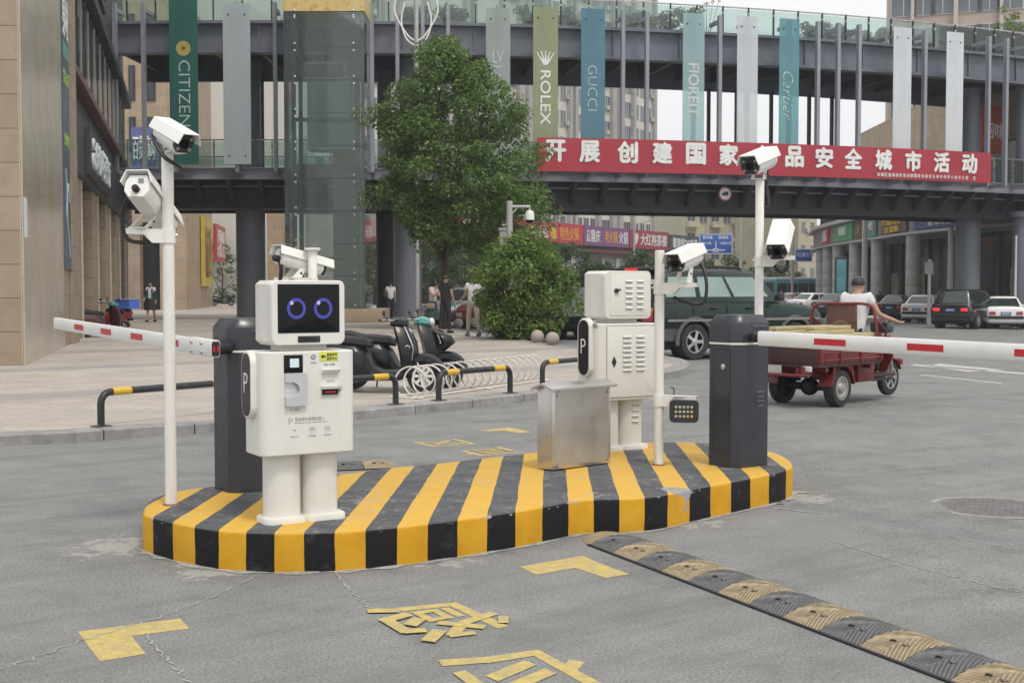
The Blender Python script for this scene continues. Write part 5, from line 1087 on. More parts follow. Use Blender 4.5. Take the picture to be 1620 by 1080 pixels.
# ================================================================ vehicles
TYRE = pm('tyre_rubber', (.025, .025, .026), .85, var=.2, scale=12, dirt=.4, dirtcol=(.1, .09, .08)); RIM = pm('alloy_rim', (.48, .48, .48), .35, metal=.7, var=.08); RUB = pm('black_trim', (.02, .02, .021), .6)
CARGL = pm('car_window_glass', (.03, .04, .04), .06, var=.2, spec=.8, scale=.6); LCGL = pm('green_tinted_window', (.23, .33, .30), .08, var=.15, scale=.8, spec=.8)
TAIL = pm('tail_lamp_red', (.42, .02, .03), .2, var=.15, scale=30, spec=.8); AMB = pm('lamp_amber', (.6, .22, .05), .2); CLR = pm('lamp_clear', (.55, .55, .55), .15); TLON = pm('lit_tail_lamp', (.65, .03, .03), .3, emit=.7); PLATE = pm('plate_blue', (.05, .10, .35), .4)
def wheel(parent, c, r, w, rim=RIM, spokes=5, side=1, disc=False):
    m = MB(); M = Matrix.Translation(c) @ Matrix.Rotation(R(90), 4, 'X')
    m.lathe([(r * .62, -w / 2), (r * .93, -w / 2), (r * .985, -w * .38), (r, -w * .2), (r, w * .2), (r * .985, w * .38), (r * .93, w / 2), (r * .62, w / 2), (r * .60, 0), (r * .62, -w / 2)], TYRE, 32, M, caps=False); t = m.build('wheel', parent)
    m = MB(); Y = Matrix.Translation(Vector(c) + Vector((0, -side * w * .42, 0))) @ Matrix.Rotation(R(90 * side), 4, 'X')
    m.lathe([(r * .64, -.012), (r * .64, .012), (r * .56, .012), (r * .56, -.012)], rim, 28, Y, caps=False)
    if disc: m.lathe([(r * .58, -.01), (r * .50, .008), (r * .30, -.01), (r * .22, .02), (r * .08, .03)], rim, 24, Y)
    else:
        m.lathe([(r * .2, -.03), (r * .2, .012), (r * .12, .02)], rim, 20, Y)
        for k in range(spokes):
            a = 2 * math.pi * k / spokes; d = Vector((math.cos(a), math.sin(a), 0)); s = Vector((-math.sin(a), math.cos(a), 0)); q = lambda u, v, z: Y @ (d * u * r + s * v * r + Vector((0, 0, z)))
            m.loft([[q(.12, -.07, -.01), q(.12, .07, -.01), q(.12, .07, .014), q(.12, -.07, .014)], [q(.60, -.10, -.01), q(.60, .10, -.01), q(.60, .10, .006), q(.60, -.10, .006)]], rim)
    m.build('rim', t)
    m = MB(); m.lathe([(r * .57, .0), (r * .57, .004)], RUB, 24, Matrix.Translation(Vector(c) + Vector((0, -side * w * .1, 0))) @ Matrix.Rotation(R(90), 4, 'X')); m.build('brake_back', t)
    return t
def car(name, label, loc, rz, paint, L, W, Hh, st, gh, wheels, low=None, wr=.33, ww=.22, zarch=None, glass_=CARGL, cat='car', grp=None, tail='wide', tailm=TAIL, sidewin=(.06, .36, .40, .66, .69, .95), plate=True, rails=False, vw=(.10, .84), detail=True):
    """st: (x, z_bottom, z_top, half width); gh: (rear base x, rear top x, front top x, front base x, z base, half width base, half width top)"""
    root = thing(name, label, cat, loc, rz, grp)
    m = MB(); low = low or paint; rings = []
    for x, zb, zt, hw in smooth_line([Vector(q) for q in st], 3):
        h = zt - zb; half = [(.80 * hw, zb), (.95 * hw, zb + .05), (hw * .99, zb + .34 * h), (hw, zb + .36 * h), (hw * 1.0, zb + .66 * h), (hw * .965, zb + .86 * h), (hw * .90, zt - .025), (hw * .72, zt)]
        rings.append([Vector((x, -y, z)) for y, z in half] + [Vector((x, 0, zt + .015))] + [Vector((x, y, z)) for y, z in half[::-1]])
    m.loft(rings, paint); kl = m.mi(low)
    for f in m.bm.faces:
        if f.calc_center_median().z < sum(z for _, z, _, _ in st) / len(st) + .30 * .62: f.material_index = kl if f.calc_center_median().z < (zarch or 0) else f.material_index
    body = m.build('body', root, sharp=48)
    cut = MB()
    for x in wheels: cut.cyl((x, -W, wr), (x, W, wr), wr * 1.16, RUB, 28)
    co = cut.build('cutter'); mod = body.modifiers.new('b', 'BOOLEAN'); mod.object = co; mod.operation = 'DIFFERENCE'; mod.solver = 'EXACT'
    co.parent = root; dg = bpy.context.evaluated_depsgraph_get(); dg.update(); me = bpy.data.meshes.new_from_object(body.evaluated_get(dg)); body.modifiers.clear(); body.data = me; bpy.data.objects.remove(co)
    if RUB.name not in [q.name for q in me.materials if q]: me.materials.append(RUB)
    m = MB()
    for x in wheels:
        for s in (-1, 1): m.cyl((x, s * (W / 2 - .32), wr), (x, s * (W / 2 - .30), wr), wr * 1.15, RUB, 20)
    m.box(((wheels[0] + wheels[1]) / 2, 0, .30), (L * .86, W * .72, .16), RUB); m.build('underbody', root)
    for x in wheels:
        for s in (-1, 1): wheel(root, (x, s * (W / 2 - ww / 2 - .01), wr), wr, ww, side=-s)
    rb, rt, ft, fb, zb, wb, wt = gh; g = MB()
    def ring(t):
        x0, x1, w = rb + (rt - rb) * t, fb + (ft - fb) * t, wb + (wt - wb) * t; z = zb + (Hh - zb) * t; o = []
        for k in range(7): u = k / 6 * 2 - 1; o.append(Vector((x1 + .06 * (1 - u * u), u * w * .93, z)))
        o.append(Vector((x1 - .07, w, z))); o.append(Vector(((x0 + x1) / 2, w * 1.0, z))); o.append(Vector((x0 + .06, w, z)))
        for k in range(7): u = 1 - k / 6 * 2; o.append(Vector((x0 - .04 * (1 - u * u), u * w * .93, z)))
        o.append(Vector((x0 + .06, -w, z))); o.append(Vector(((x0 + x1) / 2, -w, z))); o.append(Vector((x1 - .07, -w, z))); return o
    top = ring(1); cx_m = (rt + ft) / 2; g.loft([ring(0), ring(.5), ring(.88)] + [[Vector((cx_m + (p.x - cx_m) * kx, p.y * ky, Hh - dz)) for p in top] for kx, ky, dz in ((1.0, .985, .035), (.97, .945, .006), (.90, .86, -.014), (.55, .5, -.035))], paint); cab = g.build('cabin', root, sharp=55)
    def patch(u0, u1, v0, v1, s):
        q = lambda u, v: Vector(((rb + .06) + ((rt + .06) - (rb + .06)) * v + (((fb - .07) + (ft - fb) * v) - ((rb + .06) + (rt - rb) * v)) * u, s * ((wb + (wt - wb) * v) + .006), zb + (Hh - zb) * v)); mm = MB()
        i = q(u0, v0), q(u1, v0), q(u1, v1), q(u0, v1); n_ = Vector((0, s * .004, 0)); mm.raw(list(i) + [p - n_ * 2 for p in i], [(0, 1, 2, 3), (4, 5, 6, 7), (0, 1, 5, 4), (1, 2, 6, 5), (2, 3, 7, 6), (3, 0, 4, 7)], glass_); return mm.build('side_window', root)
    for s in (-1, 1):
        for a, b in zip(sidewin[::2], sidewin[1::2]): patch(a, b, vw[0], vw[1], s)
    for nm, x0, x1, dx in (('rear_window', rb, rt, -1), ('windscreen', fb, ft, 1)):
        mm = MB(); bow = .04 if dx < 0 else .06; rows = []
        for v in (.10, .5, .88):
            w = (wb + (wt - wb) * v) * .86; rows.append([Vector((x0 + (x1 - x0) * v + dx * (.007 + bow * (1 - (k / 6 * 2 - 1) ** 2 * .86)), (k / 6 * 2 - 1) * w, zb + (Hh - zb) * v)) for k in range(7)])
        mm.loft(rows, glass_ if nm == 'windscreen' or glass_ is CARGL else CARGL, caps=False, closed=False); mm.build(nm, root)
    xr, zr = st[0][0], st[0][2]; xf = st[-1][0]; hwr = st[0][3]; hwf = st[-1][3]; z_mid = st[0][1] + (st[0][2] - st[0][1]) * .72
    for s in (-1, 1):
        mm = MB(); mm.box((xr + .045, s * hwr * .80, z_mid + (0.0 if tail != 'tall' else -.02)), (.16, hwr * .40, .15 if tail != 'tall' else .30), tailm, bev=.03); o = mm.build('tail_lamp', root)
        if tail == 'tall': mm = MB(); mm.box((xr + .043, s * hwr * .80, z_mid + .07), (.162, hwr * .405, .06), AMB, bev=.01); mm.build('indicator', o)
        mm = MB(); mm.box((xf - .06, s * hwf * .78, st[-1][2] - .16), (.20, hwf * .36, .15), CLR, bev=.03); mm.build('headlamp', root)
        if detail:
            mm = MB(); mm.box((gh[3] - .25, s * (W / 2 + .08), zb + .09), (.14, .20, .14), paint if name != 'off_roader' else RUB, bev=.03); mm.build('mirror', root)
            for xh in ((rb + fb) / 2 - .25, (rb + fb) / 2 + .75): mm = MB(); mm.box((xh, s * (W / 2 + .003), zb - .12), (.2, .03, .035), paint if name != 'off_roader' else RUB, bev=.01); mm.build('door_handle', root)
            mm = MB()
            for xd in ((rb + fb) / 2 + .1, (rb + fb) / 2 - .82): mm.box((xd, s * (W / 2 - .004), zb - .32), (.012, .012, .62), RUB)
            mm.build('door_gap', root)
    mm = MB(); mm.box((xr - .004, 0, st[0][1] + .12), (.10, W * .84, .14), RUB, bev=.03); mm.build('rear_bumper', root)
    if plate: mm = MB(); mm.box((xr - .012, 0, z_mid - .02), (.03, .44, .14), PLATE, bev=.004); o = mm.build('number_plate', root); mm = MB(); mm.box((xr - .029, 0, z_mid - .02), (.004, .34, .06), pm('plate_print', (.45, .5, .6), .5)); mm.build('plate_print', o)
    if rails:
        for s in (-1, 1): mm = MB(); mm.tube(smooth_line([(rt + .25, s * wt * .86, Hh), (rt + .35, s * wt * .86, Hh + .07), ((rt + ft) / 2, s * wt * .86, Hh + .085), (ft - .45, s * wt * .86, Hh + .07), (ft - .3, s * wt * .86, Hh)], 5), .02, RUB, 6); mm.build('roof_rail', root)
    return root
def sedan(label, loc, rz, paint, sc_=1, grp=None, tailm=TAIL):
    return car('parked_car', label, loc, rz, paint, 4.75, 1.82, 1.46, [(-2.37, .42, .86, .72), (-2.30, .30, 1.0, .84), (-1.9, .24, 1.04, .9), (-1.0, .22, .98, .91), (.9, .22, .95, .91), (1.5, .24, .92, .89), (2.1, .28, .82, .84), (2.37, .36, .66, .70)],
               (-1.95, -1.15, .30, 1.15, .94, .80, .60), (-1.4, 1.35), wr=.325, grp=grp, tailm=tailm)
def suv(label, loc, rz, paint, grp=None, tailm=TAIL):
    return car('parked_car', label, loc, rz, paint, 4.85, 1.93, 1.74, [(-2.42, .48, 1.0, .78), (-2.36, .36, 1.12, .90), (-1.9, .30, 1.14, .955), (0, .28, 1.12, .965), (.95, .28, 1.1, .96), (1.6, .30, 1.06, .94), (2.2, .34, .95, .88), (2.42, .42, .75, .74)],
               (-2.30, -1.98, .35, 1.15, 1.10, .84, .66), (-1.45, 1.48), wr=.37, ww=.25, grp=grp, tailm=tailm)
GRN = pm('dark_green_car_paint', (.005, .018, .016), .3, metal=0, var=.08, scale=1, coat=.2, spec=.3, dirt=.1, dirtcol=(.14, .13, .12)); GRYL = pm('grey_lower_paint', (.12, .125, .12), .4, metal=.3, var=.08, coat=.3, dirt=.25, dirtcol=(.15, .14, .12))
hd = R(32); fwd = Vector((math.cos(hd), math.sin(hd), 0)); rgt = Vector((math.sin(hd), -math.cos(hd), 0)); wc = road(1095, 569)
lc = wc + fwd * 1.40 - rgt * .86; lc.z = -.04
lcr = car('off_roader', 'big dark green off road car with grey lower panels behind the middle camera pole', lc, hd, GRN, 4.89, 1.94, 1.86, [(-2.44, .52, 1.16, .86), (-2.38, .40, 1.24, .94), (-1.9, .36, 1.24, .965), (0, .34, 1.22, .97), (.95, .34, 1.2, .965), (1.5, .36, 1.17, .95), (2.2, .40, 1.08, .90), (2.44, .48, .85, .78)],
    (-2.38, -2.12, .45, 1.12, 1.20, .89, .74), (-1.40, 1.45), GRYL, .385, .27, .82, LCGL, tail='tall', sidewin=(.05, .30, .34, .60, .63, .93), plate=False, rails=True, vw=(.17, .80))
m = MB(); m.box((-2.20, 0, 1.88), (.28, 1.25, .05), GRN, bev=.02); m.box((-2.345, 0, 1.885), (.02, .42, .045), TLON); m.build('roof_spoiler', lcr)
m = MB(); m.box((-2.46, .0, .52), (.16, 1.9, .26), GRYL, bev=.05); m.build('rear_bumper_cover', lcr)
m = MB()
for s in (-1, 1): m.box((.0, s * .985, .83), (4.3, .02, .05), pm('body_strip', (.24, .24, .22), .4, metal=.4))
m.build('side_strip', lcr)
for s in (-1, 1):
    for x in (-1.4, 1.45):
        m = MB(); n_ = 20; q = lambda a, r, y: Vector((x + r * math.cos(a), s * y, .385 + r * math.sin(a)))
        m.loft([[q(a, .45, .955), q(a, .45, .99), q(a, .515, .995), q(a, .53, .955)] for a in [R(-8 + 196 * k / n_) for k in range(n_ + 1)]], GRYL); m.build('wheel_flare', lcr)
m = MB(); m.box((-2.30, -.60, 1.62), (.02, .3, .10), pm('window_sticker', (.5, .55, .55), .5), rot=Matrix.Rotation(R(8), 3, 'Y')); m.build('window_sticker', lcr)
# parked row along the far kerb
CW = pm('white_car_paint', (.80, .80, .79), .25, var=.03, coat=.7); CK = pm('black_car_paint', (.015, .017, .02), .2, var=.1, coat=.9); CG = pm('dark_green_sedan_paint', (.02, .035, .03), .25, coat=.8); CS = pm('silver_car_paint', (.4, .41, .42), .28, metal=.5, coat=.6)
G_ = 'cars parked in front of the curved shop building'
def park(fn, px0, px1, py, deg, label, paint, back=2.35, **k):
    p = road((px0 + px1) / 2, py); h = R(deg); f = Vector((math.cos(h), math.sin(h), 0)); q = p + f * back; q.z = gz(p.x); return fn(label, q, h, paint, grp=G_, **k)
park(sedan, 1560, 1622, 521, 74, 'white sedan parked nearest the right edge', CW); park(suv, 1467, 1540, 520, 52, 'black sport utility car with glowing tail lamps in the parked row', CK, tailm=TLON)
park(sedan, 1421, 1478, 511, 58, 'white sedan parked just left of the black sport utility car', CW); park(sedan, 1385, 1428, 506, 55, 'dark green sedan parked beyond the hand of the tricycle rider', CG); park(sedan, 1325, 1368, 500, 40, 'white sedan behind the shoulder of the tricycle rider', CW)
park(sedan, 1278, 1322, 503, 40, 'black sedan behind the red seat back of the tricycle', CK); park(sedan, 1235, 1280, 497, 35, 'white sedan beyond the bonnet of the green off road car', CW); park(sedan, 1215, 1250, 492, 35, 'silver sedan at the far end of the parked row', CS)
sedan('black sedan parked between the bush and the rear robot', (at(940, 500, 37.5).x, 37.5, 0), R(255), CK); sedan('silver sedan parked behind the group of people', (at(742, 500, 48.5).x, 48.5, 0), R(238), CS)
sedan('dark red sedan half hidden behind the bush', (at(800, 500, 47).x, 47, 0), R(240), pm('red_car_paint', (.3, .03, .03), .3, coat=.7))
# bus
p = at(1268, 470, 140); root = thing('city_bus', 'teal and white city bus far down the street', 'bus', (p.x, 140, gz(p.x)), R(25)); BT = pm('bus_teal', (.12, .32, .36), .4); m = MB()
m.box((0, 0, 1.7), (9, 2.5, 2.7), BT, bev=.15); m.build('body', root); m = MB(); m.box((0, 0, 3.1), (8.8, 2.4, .3), CW, bev=.1); m.build('roof', root)
for i in range(6): m = MB(); m.box((-3.6 + 1.42 * i, -1.26, 2.1), (1.25, .03, 1.0), CARGL); m.build('side_window', root)
m = MB(); m.box((-4.51, 0, 2.1), (.03, 2.1, 1.2), CARGL); m.build('rear_window', root)
m = MB(); m.box((0, -1.265, 1.0), (8.5, .02, .5), pm('bus_green', (.2, .4, .1), .5)); m.build('side_stripe', root)
for x in (-2.8, 2.8):
    for s in (-1, 1): wheel(root, (x, s * 1.1, .45), .45, .28, side=1 if s < 0 else -1)
# ================================================================ cargo tricycle
TR = pm('tricycle_red', (.15, .014, .018), .42, var=.18, scale=4, coat=.15, dirt=.35, dirtcol=(.13, .08, .065)); TRD = pm('tricycle_inner', (.05, .018, .018), .6, var=.3); BRN = pm('seat_back_brown', (.12, .055, .04), .55, var=.2, scale=5); WOOD = pm('raw_board', (.42, .36, .20), .7, var=.18, scale=4, stretch=(1, 8, 8)); GREYR = pm('grey_rim', (.33, .32, .30), .5, metal=.3, var=.15, dirt=.3); DECAL = pm('orange_decal', (.5, .16, .05), .5, var=.6, scale=9); DECB = pm('blue_decal', (.25, .3, .45), .5, var=.5, scale=9)
rr_, rl_, fw_ = road(1324, 643), road(1238, 636), road(1417, 627); ax_ = (rr_ + rl_) / 2; hd2 = R(45); TF = Vector((math.cos(hd2), math.sin(hd2), 0)); TRt = Vector((TF.y, -TF.x, 0))
tz = gz(ax_.x); tri_ = thing('cargo_tricycle', 'red motor cargo tricycle with a brown seat back driving away', 'tricycle', (ax_.x, ax_.y, tz), hd2)
wr_ = .235
for s in (-1, 1): wheel(tri_, (0, s * .40, wr_), wr_, .14, GREYR, side=1 if s < 0 else -1, disc=True)
wheel(tri_, (2.02, 0, wr_ + .01), wr_ + .01, .09, RIM, 6)
m = MB(); m.cyl((0, -.36, wr_), (0, .36, wr_), .05, RUB, 12); m.ball((0, .0, wr_), .12, RUB, 12); m.build('rear_axle', tri_)
bz0, bz1, bx0, bx1, bw = .56, .86, -.62, .92, .50
m = MB(); m.box(((bx0 + bx1) / 2, 0, bz0 - .02), (bx1 - bx0, bw * 2, .05), TRD)
for x in (bx0 + .25, bx0 + .8, bx1 - .2): m.box((x, 0, bz0 - .075), (.06, bw * 1.9, .06), TR)
for s in (-1, 1): m.box(((bx0 + bx1) / 2 + .1, s * .24, bz0 - .10), (bx1 - bx0 + .3, .05, .09), TR)
m.build('bed', tri_)
for s in (-1, 1):
    m = MB(); m.box(((bx0 + bx1) / 2, s * bw, (bz0 + bz1) / 2), (bx1 - bx0, .025, bz1 - bz0), TR, bev=.006)
    for x in (bx0 + .04, bx0 + .5, bx0 + 1.0, bx1 - .04): m.box((x, s * (bw + .018), (bz0 + bz1) / 2), (.05, .03, bz1 - bz0), TR, bev=.006)
    for z in (bz0 + .04, bz0 + .13, bz1 - .03): m.box(((bx0 + bx1) / 2, s * (bw + .016), z), (bx1 - bx0, .02, .022), TR, bev=.004)
    m.build('side_board', tri_)
    for i, (x, mt) in enumerate(((bx0 + .27, DECB), (bx0 + .75, DECAL), (bx1 - .27, DECAL))): m = MB(); m.box((x, s * (bw + .0145), bz1 - .09), (.26, .004, .07), mt); m.build('decal', tri_)
m = MB(); m.box((bx0, 0, (bz0 + bz1) / 2), (.03, bw * 2, bz1 - bz0), TRD, bev=.006); m.box((bx0 - .02, 0, bz1 - .02), (.03, bw * 2, .03), TR); m.build('tailgate', tri_)
m = MB(); m.box((bx1, 0, (bz0 + bz1) / 2 + .02), (.03, bw * 2, bz1 - bz0 + .06), TR, bev=.006); m.build('front_board', tri_)
m = MB(); m.tube([(bx0 - .12, -.44, .42), (bx0 - .12, .44, .42)], .022, TR, 8); m.box((bx0 - .02, -.35, .47), (.2, .03, .12), TR); m.box((bx0 - .02, .35, .47), (.2, .03, .12), TR); m.build('rear_bar', tri_)
for s in (-1, 1): m = MB(); m.box((bx0 - .05, s * .38, .50), (.05, .12, .07), TAIL if s > 0 else CLR, bev=.01); m.build('tail_lamp', tri_)
m = MB(); m.box((bx0 - .08, .1, .47), (.01, .26, .13), pm('plate_white', (.45, .44, .4), .5)); m.build('number_plate', tri_)
for s in (-1, 1):
    m = MB(); q = lambda a, r, y: Vector((r * math.cos(a), s * y, wr_ + r * math.sin(a))); m.loft([[q(a, .275, .30), q(a, .275, .49), q(a, .285, .49), q(a, .285, .30)] for a in [R(8 + 165 * k / 14) for k in range(15)]], TR); m.box((-.22, s * .47, .42), (.03, .03, .3), TR, rot=Matrix.Rotation(R(18), 3, 'Y')); m.box((.24, s * .47, .42), (.03, .03, .3), TR, rot=Matrix.Rotation(R(-18), 3, 'Y')); m.build('mudguard', tri_)
m = MB(); m.box((.78, 0, .42), (.42, .74, .30), TR, bev=.03); m.build('battery_box', tri_); m = MB(); m.box((1.28, 0, .33), (.66, .66, .04), TRD, bev=.01); m.tube([(1.0, -.32, .28), (1.55, -.32, .28)], .018, RUB, 6); m.build('footboard', tri_)
m = MB(); m.loft([[Vector((1.60 + dx, y, z)) for y, z in ((-.20 * k, .36), (.20 * k, .36), (.30 * k, .58), (.17 * k, .80), (-.17 * k, .80), (-.30 * k, .58))] for dx, k in ((0, 1), (.06, .95), (.12, .6))], TR); o = m.build('front_shield', tri_); m = MB(); m.box((1.58, -.2, .74), (.012, .16, .22), DECAL); m.build('decal', o)
m = MB()
for s in (-1, 1): m.tube([(2.02, s * .08, wr_), (1.92, s * .08, .62), (1.80, s * .05, .98)], .022, CHROME, 8)
m.build('fork', tri_)
m = MB(); q = lambda a, y: Vector((2.02 + .275 * math.cos(a), y, wr_ + .275 * math.sin(a))); m.loft([[q(a, -.07), q(a, .07), q(a, .07) + Vector((0, 0, .012)), q(a, -.07) + Vector((0, 0, .012))] for a in [R(25 + 110 * k / 10) for k in range(11)]], TR); m.box((2.26, 0, .46), (.10, .16, .09), TR, bev=.02); m.build('front_mudguard', tri_)
m = MB(); m.box((1.84, 0, .95), (.22, .28, .16), pm('headlamp_shell', (.03, .06, .05), .4), bev=.05); m.ball((1.95, 0, .94), .075, CLR, 14); m.build('headlamp', tri_)
m = MB(); m.tube(smooth_line([(1.50, -.40, 1.04), (1.62, -.30, 1.05), (1.74, -.1, 1.03), (1.74, .1, 1.03), (1.62, .30, 1.05), (1.50, .40, 1.04)], 4), .014, RUB, 8); m.build('handlebar', tri_)
m = MB()
for s in (-1, 1): m.tube([(1.50, s * .40, 1.04), (1.60, s * .33, 1.045)], .022, RUB, 8)
m.build('grip', tri_)
m = MB(); m.box((1.66, -.02, 1.06), (.18, .30, .05), pm('console_white', (.5, .5, .48), .4), bev=.02, rot=Matrix.Rotation(R(25), 3, 'Y')); m.build('console', tri_)
m = MB(); m.box((.98, 0, .72), (.34, .62, .12), BRN, bev=.03); m.build('seat', tri_)
m = MB(); m.box((.86, .05, 1.06), (.06, .44, .46), BRN, bev=.02); o = m.build('seat_back', tri_)
m = MB()
for k in range(9): a = R(20 + 17.5 * k); m.box((.828, .05 + .13 * math.cos(a), .93 + .12 * math.sin(a)), (.004, .03, .045), pm('worn_print', (.2, .15, .12), .7), rot=Matrix.Rotation(math.pi / 2 - a, 3, 'X'))
m.build('worn_emblem', o)
m = MB(); m.tube(smooth_line([(.80, .50, .84), (.80, .47, 1.12), (.80, .38, 1.27), (.80, .0, 1.285), (.80, -.38, 1.27), (.80, -.47, 1.12), (.80, -.50, .84)], 4), .02, TR, 8); m.tube([(.80, -.50, .86), (.80, .50, .86)], .018, TR, 8)
for s in (-1, 1): m.tube([(.80, s * .47, 1.10), (1.15, s * .44, .92), (1.15, s * .42, .7)], .016, TR, 8)
m.build('guard_frame', tri_)
CARGO = [(-.30, .22, .885, 1.25, .10, .05, 3), (-.25, -.05, .885, 1.3, .14, .05, -2), (-.15, -.28, .885, 1.1, .12, .05, 2), (-.20, .10, .935, 1.2, .12, .045, -4), (.0, -.18, .935, .9, .14, .045, 1)]
lb = ['pale wooden board lying in the tricycle bed along its left side', 'pale wooden board in the middle of the tricycle bed, bottom layer', 'pale wooden board in the tricycle bed along its right side', 'longer pale wooden board on top of the pile in the tricycle bed', 'short pale wooden board on top of the pile, nearest the seat']
for (x, y, z, l_, w_, t_, dg_), lab in zip(CARGO, lb):
    p = Vector((ax_.x, ax_.y, tz)) + TF * (x + .15) - TRt * y + Vector((0, 0, z + .05)); m = MB(); m.box((0, 0, 0), (l_, w_, t_), WOOD, bev=.006); tag(m.build('wooden_board', None, p, hd2 + R(dg_)), lab, 'board', 'boards carried in the tricycle bed')
p = Vector((ax_.x, ax_.y, tz)) + TF * .15 + Vector((0, 0, .73)); m = MB(); m.box((0, 0, 0), (1.44, .92, .36), WOOD, bev=.01); tag(m.build('timber_block', None, p, hd2), 'thick block of pale timber filling the bottom of the tricycle bed', 'timber')
# ================================================================ scooters
SCK = pm('scooter_black', (.010, .011, .013), .35, var=.15, coat=.15, spec=.35, dirt=.2, dirtcol=(.07, .065, .06)); SEATM = pm('dusty_black_seat', (.022, .022, .023), .6, var=.25, scale=4, spec=.3, dirt=.4, dirtcol=(.15, .145, .14)); 
def scooter(label, loc, rz, paint, lean=0, accent=CHROME, style=0, box=None, grp=None, scale=1):
    root = thing('parked_scooter', label, 'scooter', loc, rz, grp); r = .225
    wheel(root, (-.62, 0, r), r, .10, RIM, 5); wheel(root, (.64, 0, r), r, .09, WHITE2 if style == 0 else RIM, 8 if style == 0 else 5)
    sec = lambda x, w, z0, z1: [Vector((x, a * w, z0 + (z1 - z0) * b)) for a, b in ((-.7, 0), (.7, 0), (1, .35), (.9, .8), (.5, 1), (-.5, 1), (-.9, .8), (-1, .35))]
    m = MB(); m.loft([sec(-1.0, .05, .52, .64), sec(-.92, .13, .42, .69), sec(-.75, .18, .36, .71), sec(-.50, .20, .30, .71), sec(-.25, .20, .20, .67), sec(-.10, .18, .17, .56), sec(.0, .165, .16, .36), sec(.12, .16, .16, .30), sec(.35, .15, .17, .31), sec(.44, .10, .22, .36)], paint); m.build('body', root)
    m = MB(); ps = [(-.96, .06, .70, .80), (-.88, .12, .67, .85), (-.66, .15, .66, .86), (-.48, .155, .65, .80), (-.30, .155, .63, .79), (-.14, .13, .61, .775), (-.04, .08, .60, .72)]; m.loft([sec(*q) for q in ps], SEATM); m.build('seat', root)
    sh = lambda x, z, w, t: [Vector((x + a * t, b * w, z)) for a, b in ((0, -1), (.6, -.8), (1, -.35), (1, .35), (.6, .8), (0, 1), (-.3, .5), (-.3, -.5))]
    m = MB(); m.loft([sh(.38, .22, .13, .10), sh(.40, .34, .19, .14), sh(.39, .50, .21, .17), sh(.36, .70, .20, .18), sh(.31, .88, .15, .16), sh(.28, 1.0, .09, .10)], paint); m.build('front_shield', root)
    m = MB(); m.loft([sec(.22, .10, .96, 1.06), sec(.32, .13, .93, 1.10), sec(.42, .10, .94, 1.06)], paint if style == 0 else pm('scooter_teal', (.06, .28, .24), .35, coat=.5)); o = m.build('handle_cover', root)
    m = MB(); m.ball((.44, 0, 1.0 if style else .84), .075, CLR, 14, (.6, 1, 1)); m.build('headlamp', root)
    m = MB(); m.tube(smooth_line([(.16, -.36, 1.06), (.24, -.22, 1.05), (.29, 0, 1.03), (.24, .22, 1.05), (.16, .36, 1.06)], 4), .015, CHROME, 8); m.build('handlebar', root)
    for s in (-1, 1):
        m = MB(); m.tube([(.14, s * .37, 1.06), (.22, s * .26, 1.055)], .02, RUB, 8); m.build('grip', root)
        m = MB(); m.tube([(.22, s * .26, 1.06), (.20, s * .33, 1.14)], .006, RUB, 6); m.ball((.20, s * .36, 1.17), .055, RUB, 12, (.3, 1, .8)); m.build('mirror', root)
        m = MB(); m.tube([(.64, s * .06, r), (.52, s * .06, .5), (.42, s * .04, .7)], .018, accent if style == 0 else RUB, 8); m.build('fork', root)
    m = MB(); q = lambda a, y: Vector((.64 + .265 * math.cos(a), y, r + .265 * math.sin(a))); qq = lambda a, y, d: q(a, y) + Vector((math.cos(a) * d, 0, math.sin(a) * d)); m.loft([[qq(a, -.095, -.07), qq(a, -.085, 0), qq(a, -.04, .03), qq(a, .04, .03), qq(a, .085, 0), qq(a, .095, -.07)] for a in [R(12 + 150 * k / 12) for k in range(13)]], paint); m.build('mudguard', root)
    if style: m = MB(); m.loft([sh(.50, .52, .10, .12), sh(.62, .66, .12, .14), sh(.58, .78, .11, .12), sh(.46, .86, .08, .05)], paint); m.build('front_basket', root)
    m = MB(); m.box((-.98, 0, .58), (.05, .14, .08), TAIL, bev=.015); m.build('tail_lamp', root)
    m = MB(); m.tube([(-.30, .08, .24), (-.34, .22, .02)], .012, RUB, 6); m.build('stand', root)
    m = MB(); m.box((-.55, .10, .30), (.5, .05, .12), RUB, bev=.02); m.tube([(-.5, -.12, .3), (-.95, -.13, .36)], .035, RUB, 8); m.build('swing_arm', root)
    ZZ = root
    if style == 0:
        m = MB(); m.tube(smooth_line([(.505, -.12, .42), (.53, -.15, .60), (.47, -.14, .80), (.40, -.08, .95)], 5), .010, CHROME, 6); m.tube(smooth_line([(.505, .12, .42), (.53, .15, .60), (.47, .14, .80), (.40, .08, .95)], 5), .010, CHROME, 6); m.build('shield_trim', root)
        m = MB(); m.torus((.46, -.165, .62), (.35, -1, 0), .03, .007, CHROME, 16, 5); m.build('round_emblem', root)
        m = MB(); m.tube([(-.93, 0, .78), (-.99, 0, .95)], .012, CHROME, 6); m.ball((-1.0, 0, .98), .085, SEATM, 12, (.5, 1, .9)); m.build('back_pad', root)
    for ch in kids(root):
        if ch.type == 'MESH' and not ch.name.startswith('wheel'):
            for v in ch.data.vertices:
                if v.co.z > .5: v.co.z = .5 + (v.co.z - .5) * .8
    return root
f1 = gnd(664, 622, PZ); scooter('black retro scooter with white front wheel rims parked at the bike rack', (f1.x - .58, f1.y + .12, PZ), R(-8), SCK)
f2 = gnd(706, 617, PZ); scooter('black scooter with teal handle cover parked behind the retro one', (f2.x - .64, f2.y + .15, PZ), R(-4), SCK, style=1)
p = gnd(128, 534, PZ); scooter('dark scooter poking out from behind the corner building', (p.x + .45, p.y + .6, PZ), R(60), pm('scooter_maroon', (.07, .02, .025), .35, coat=.4), style=1)
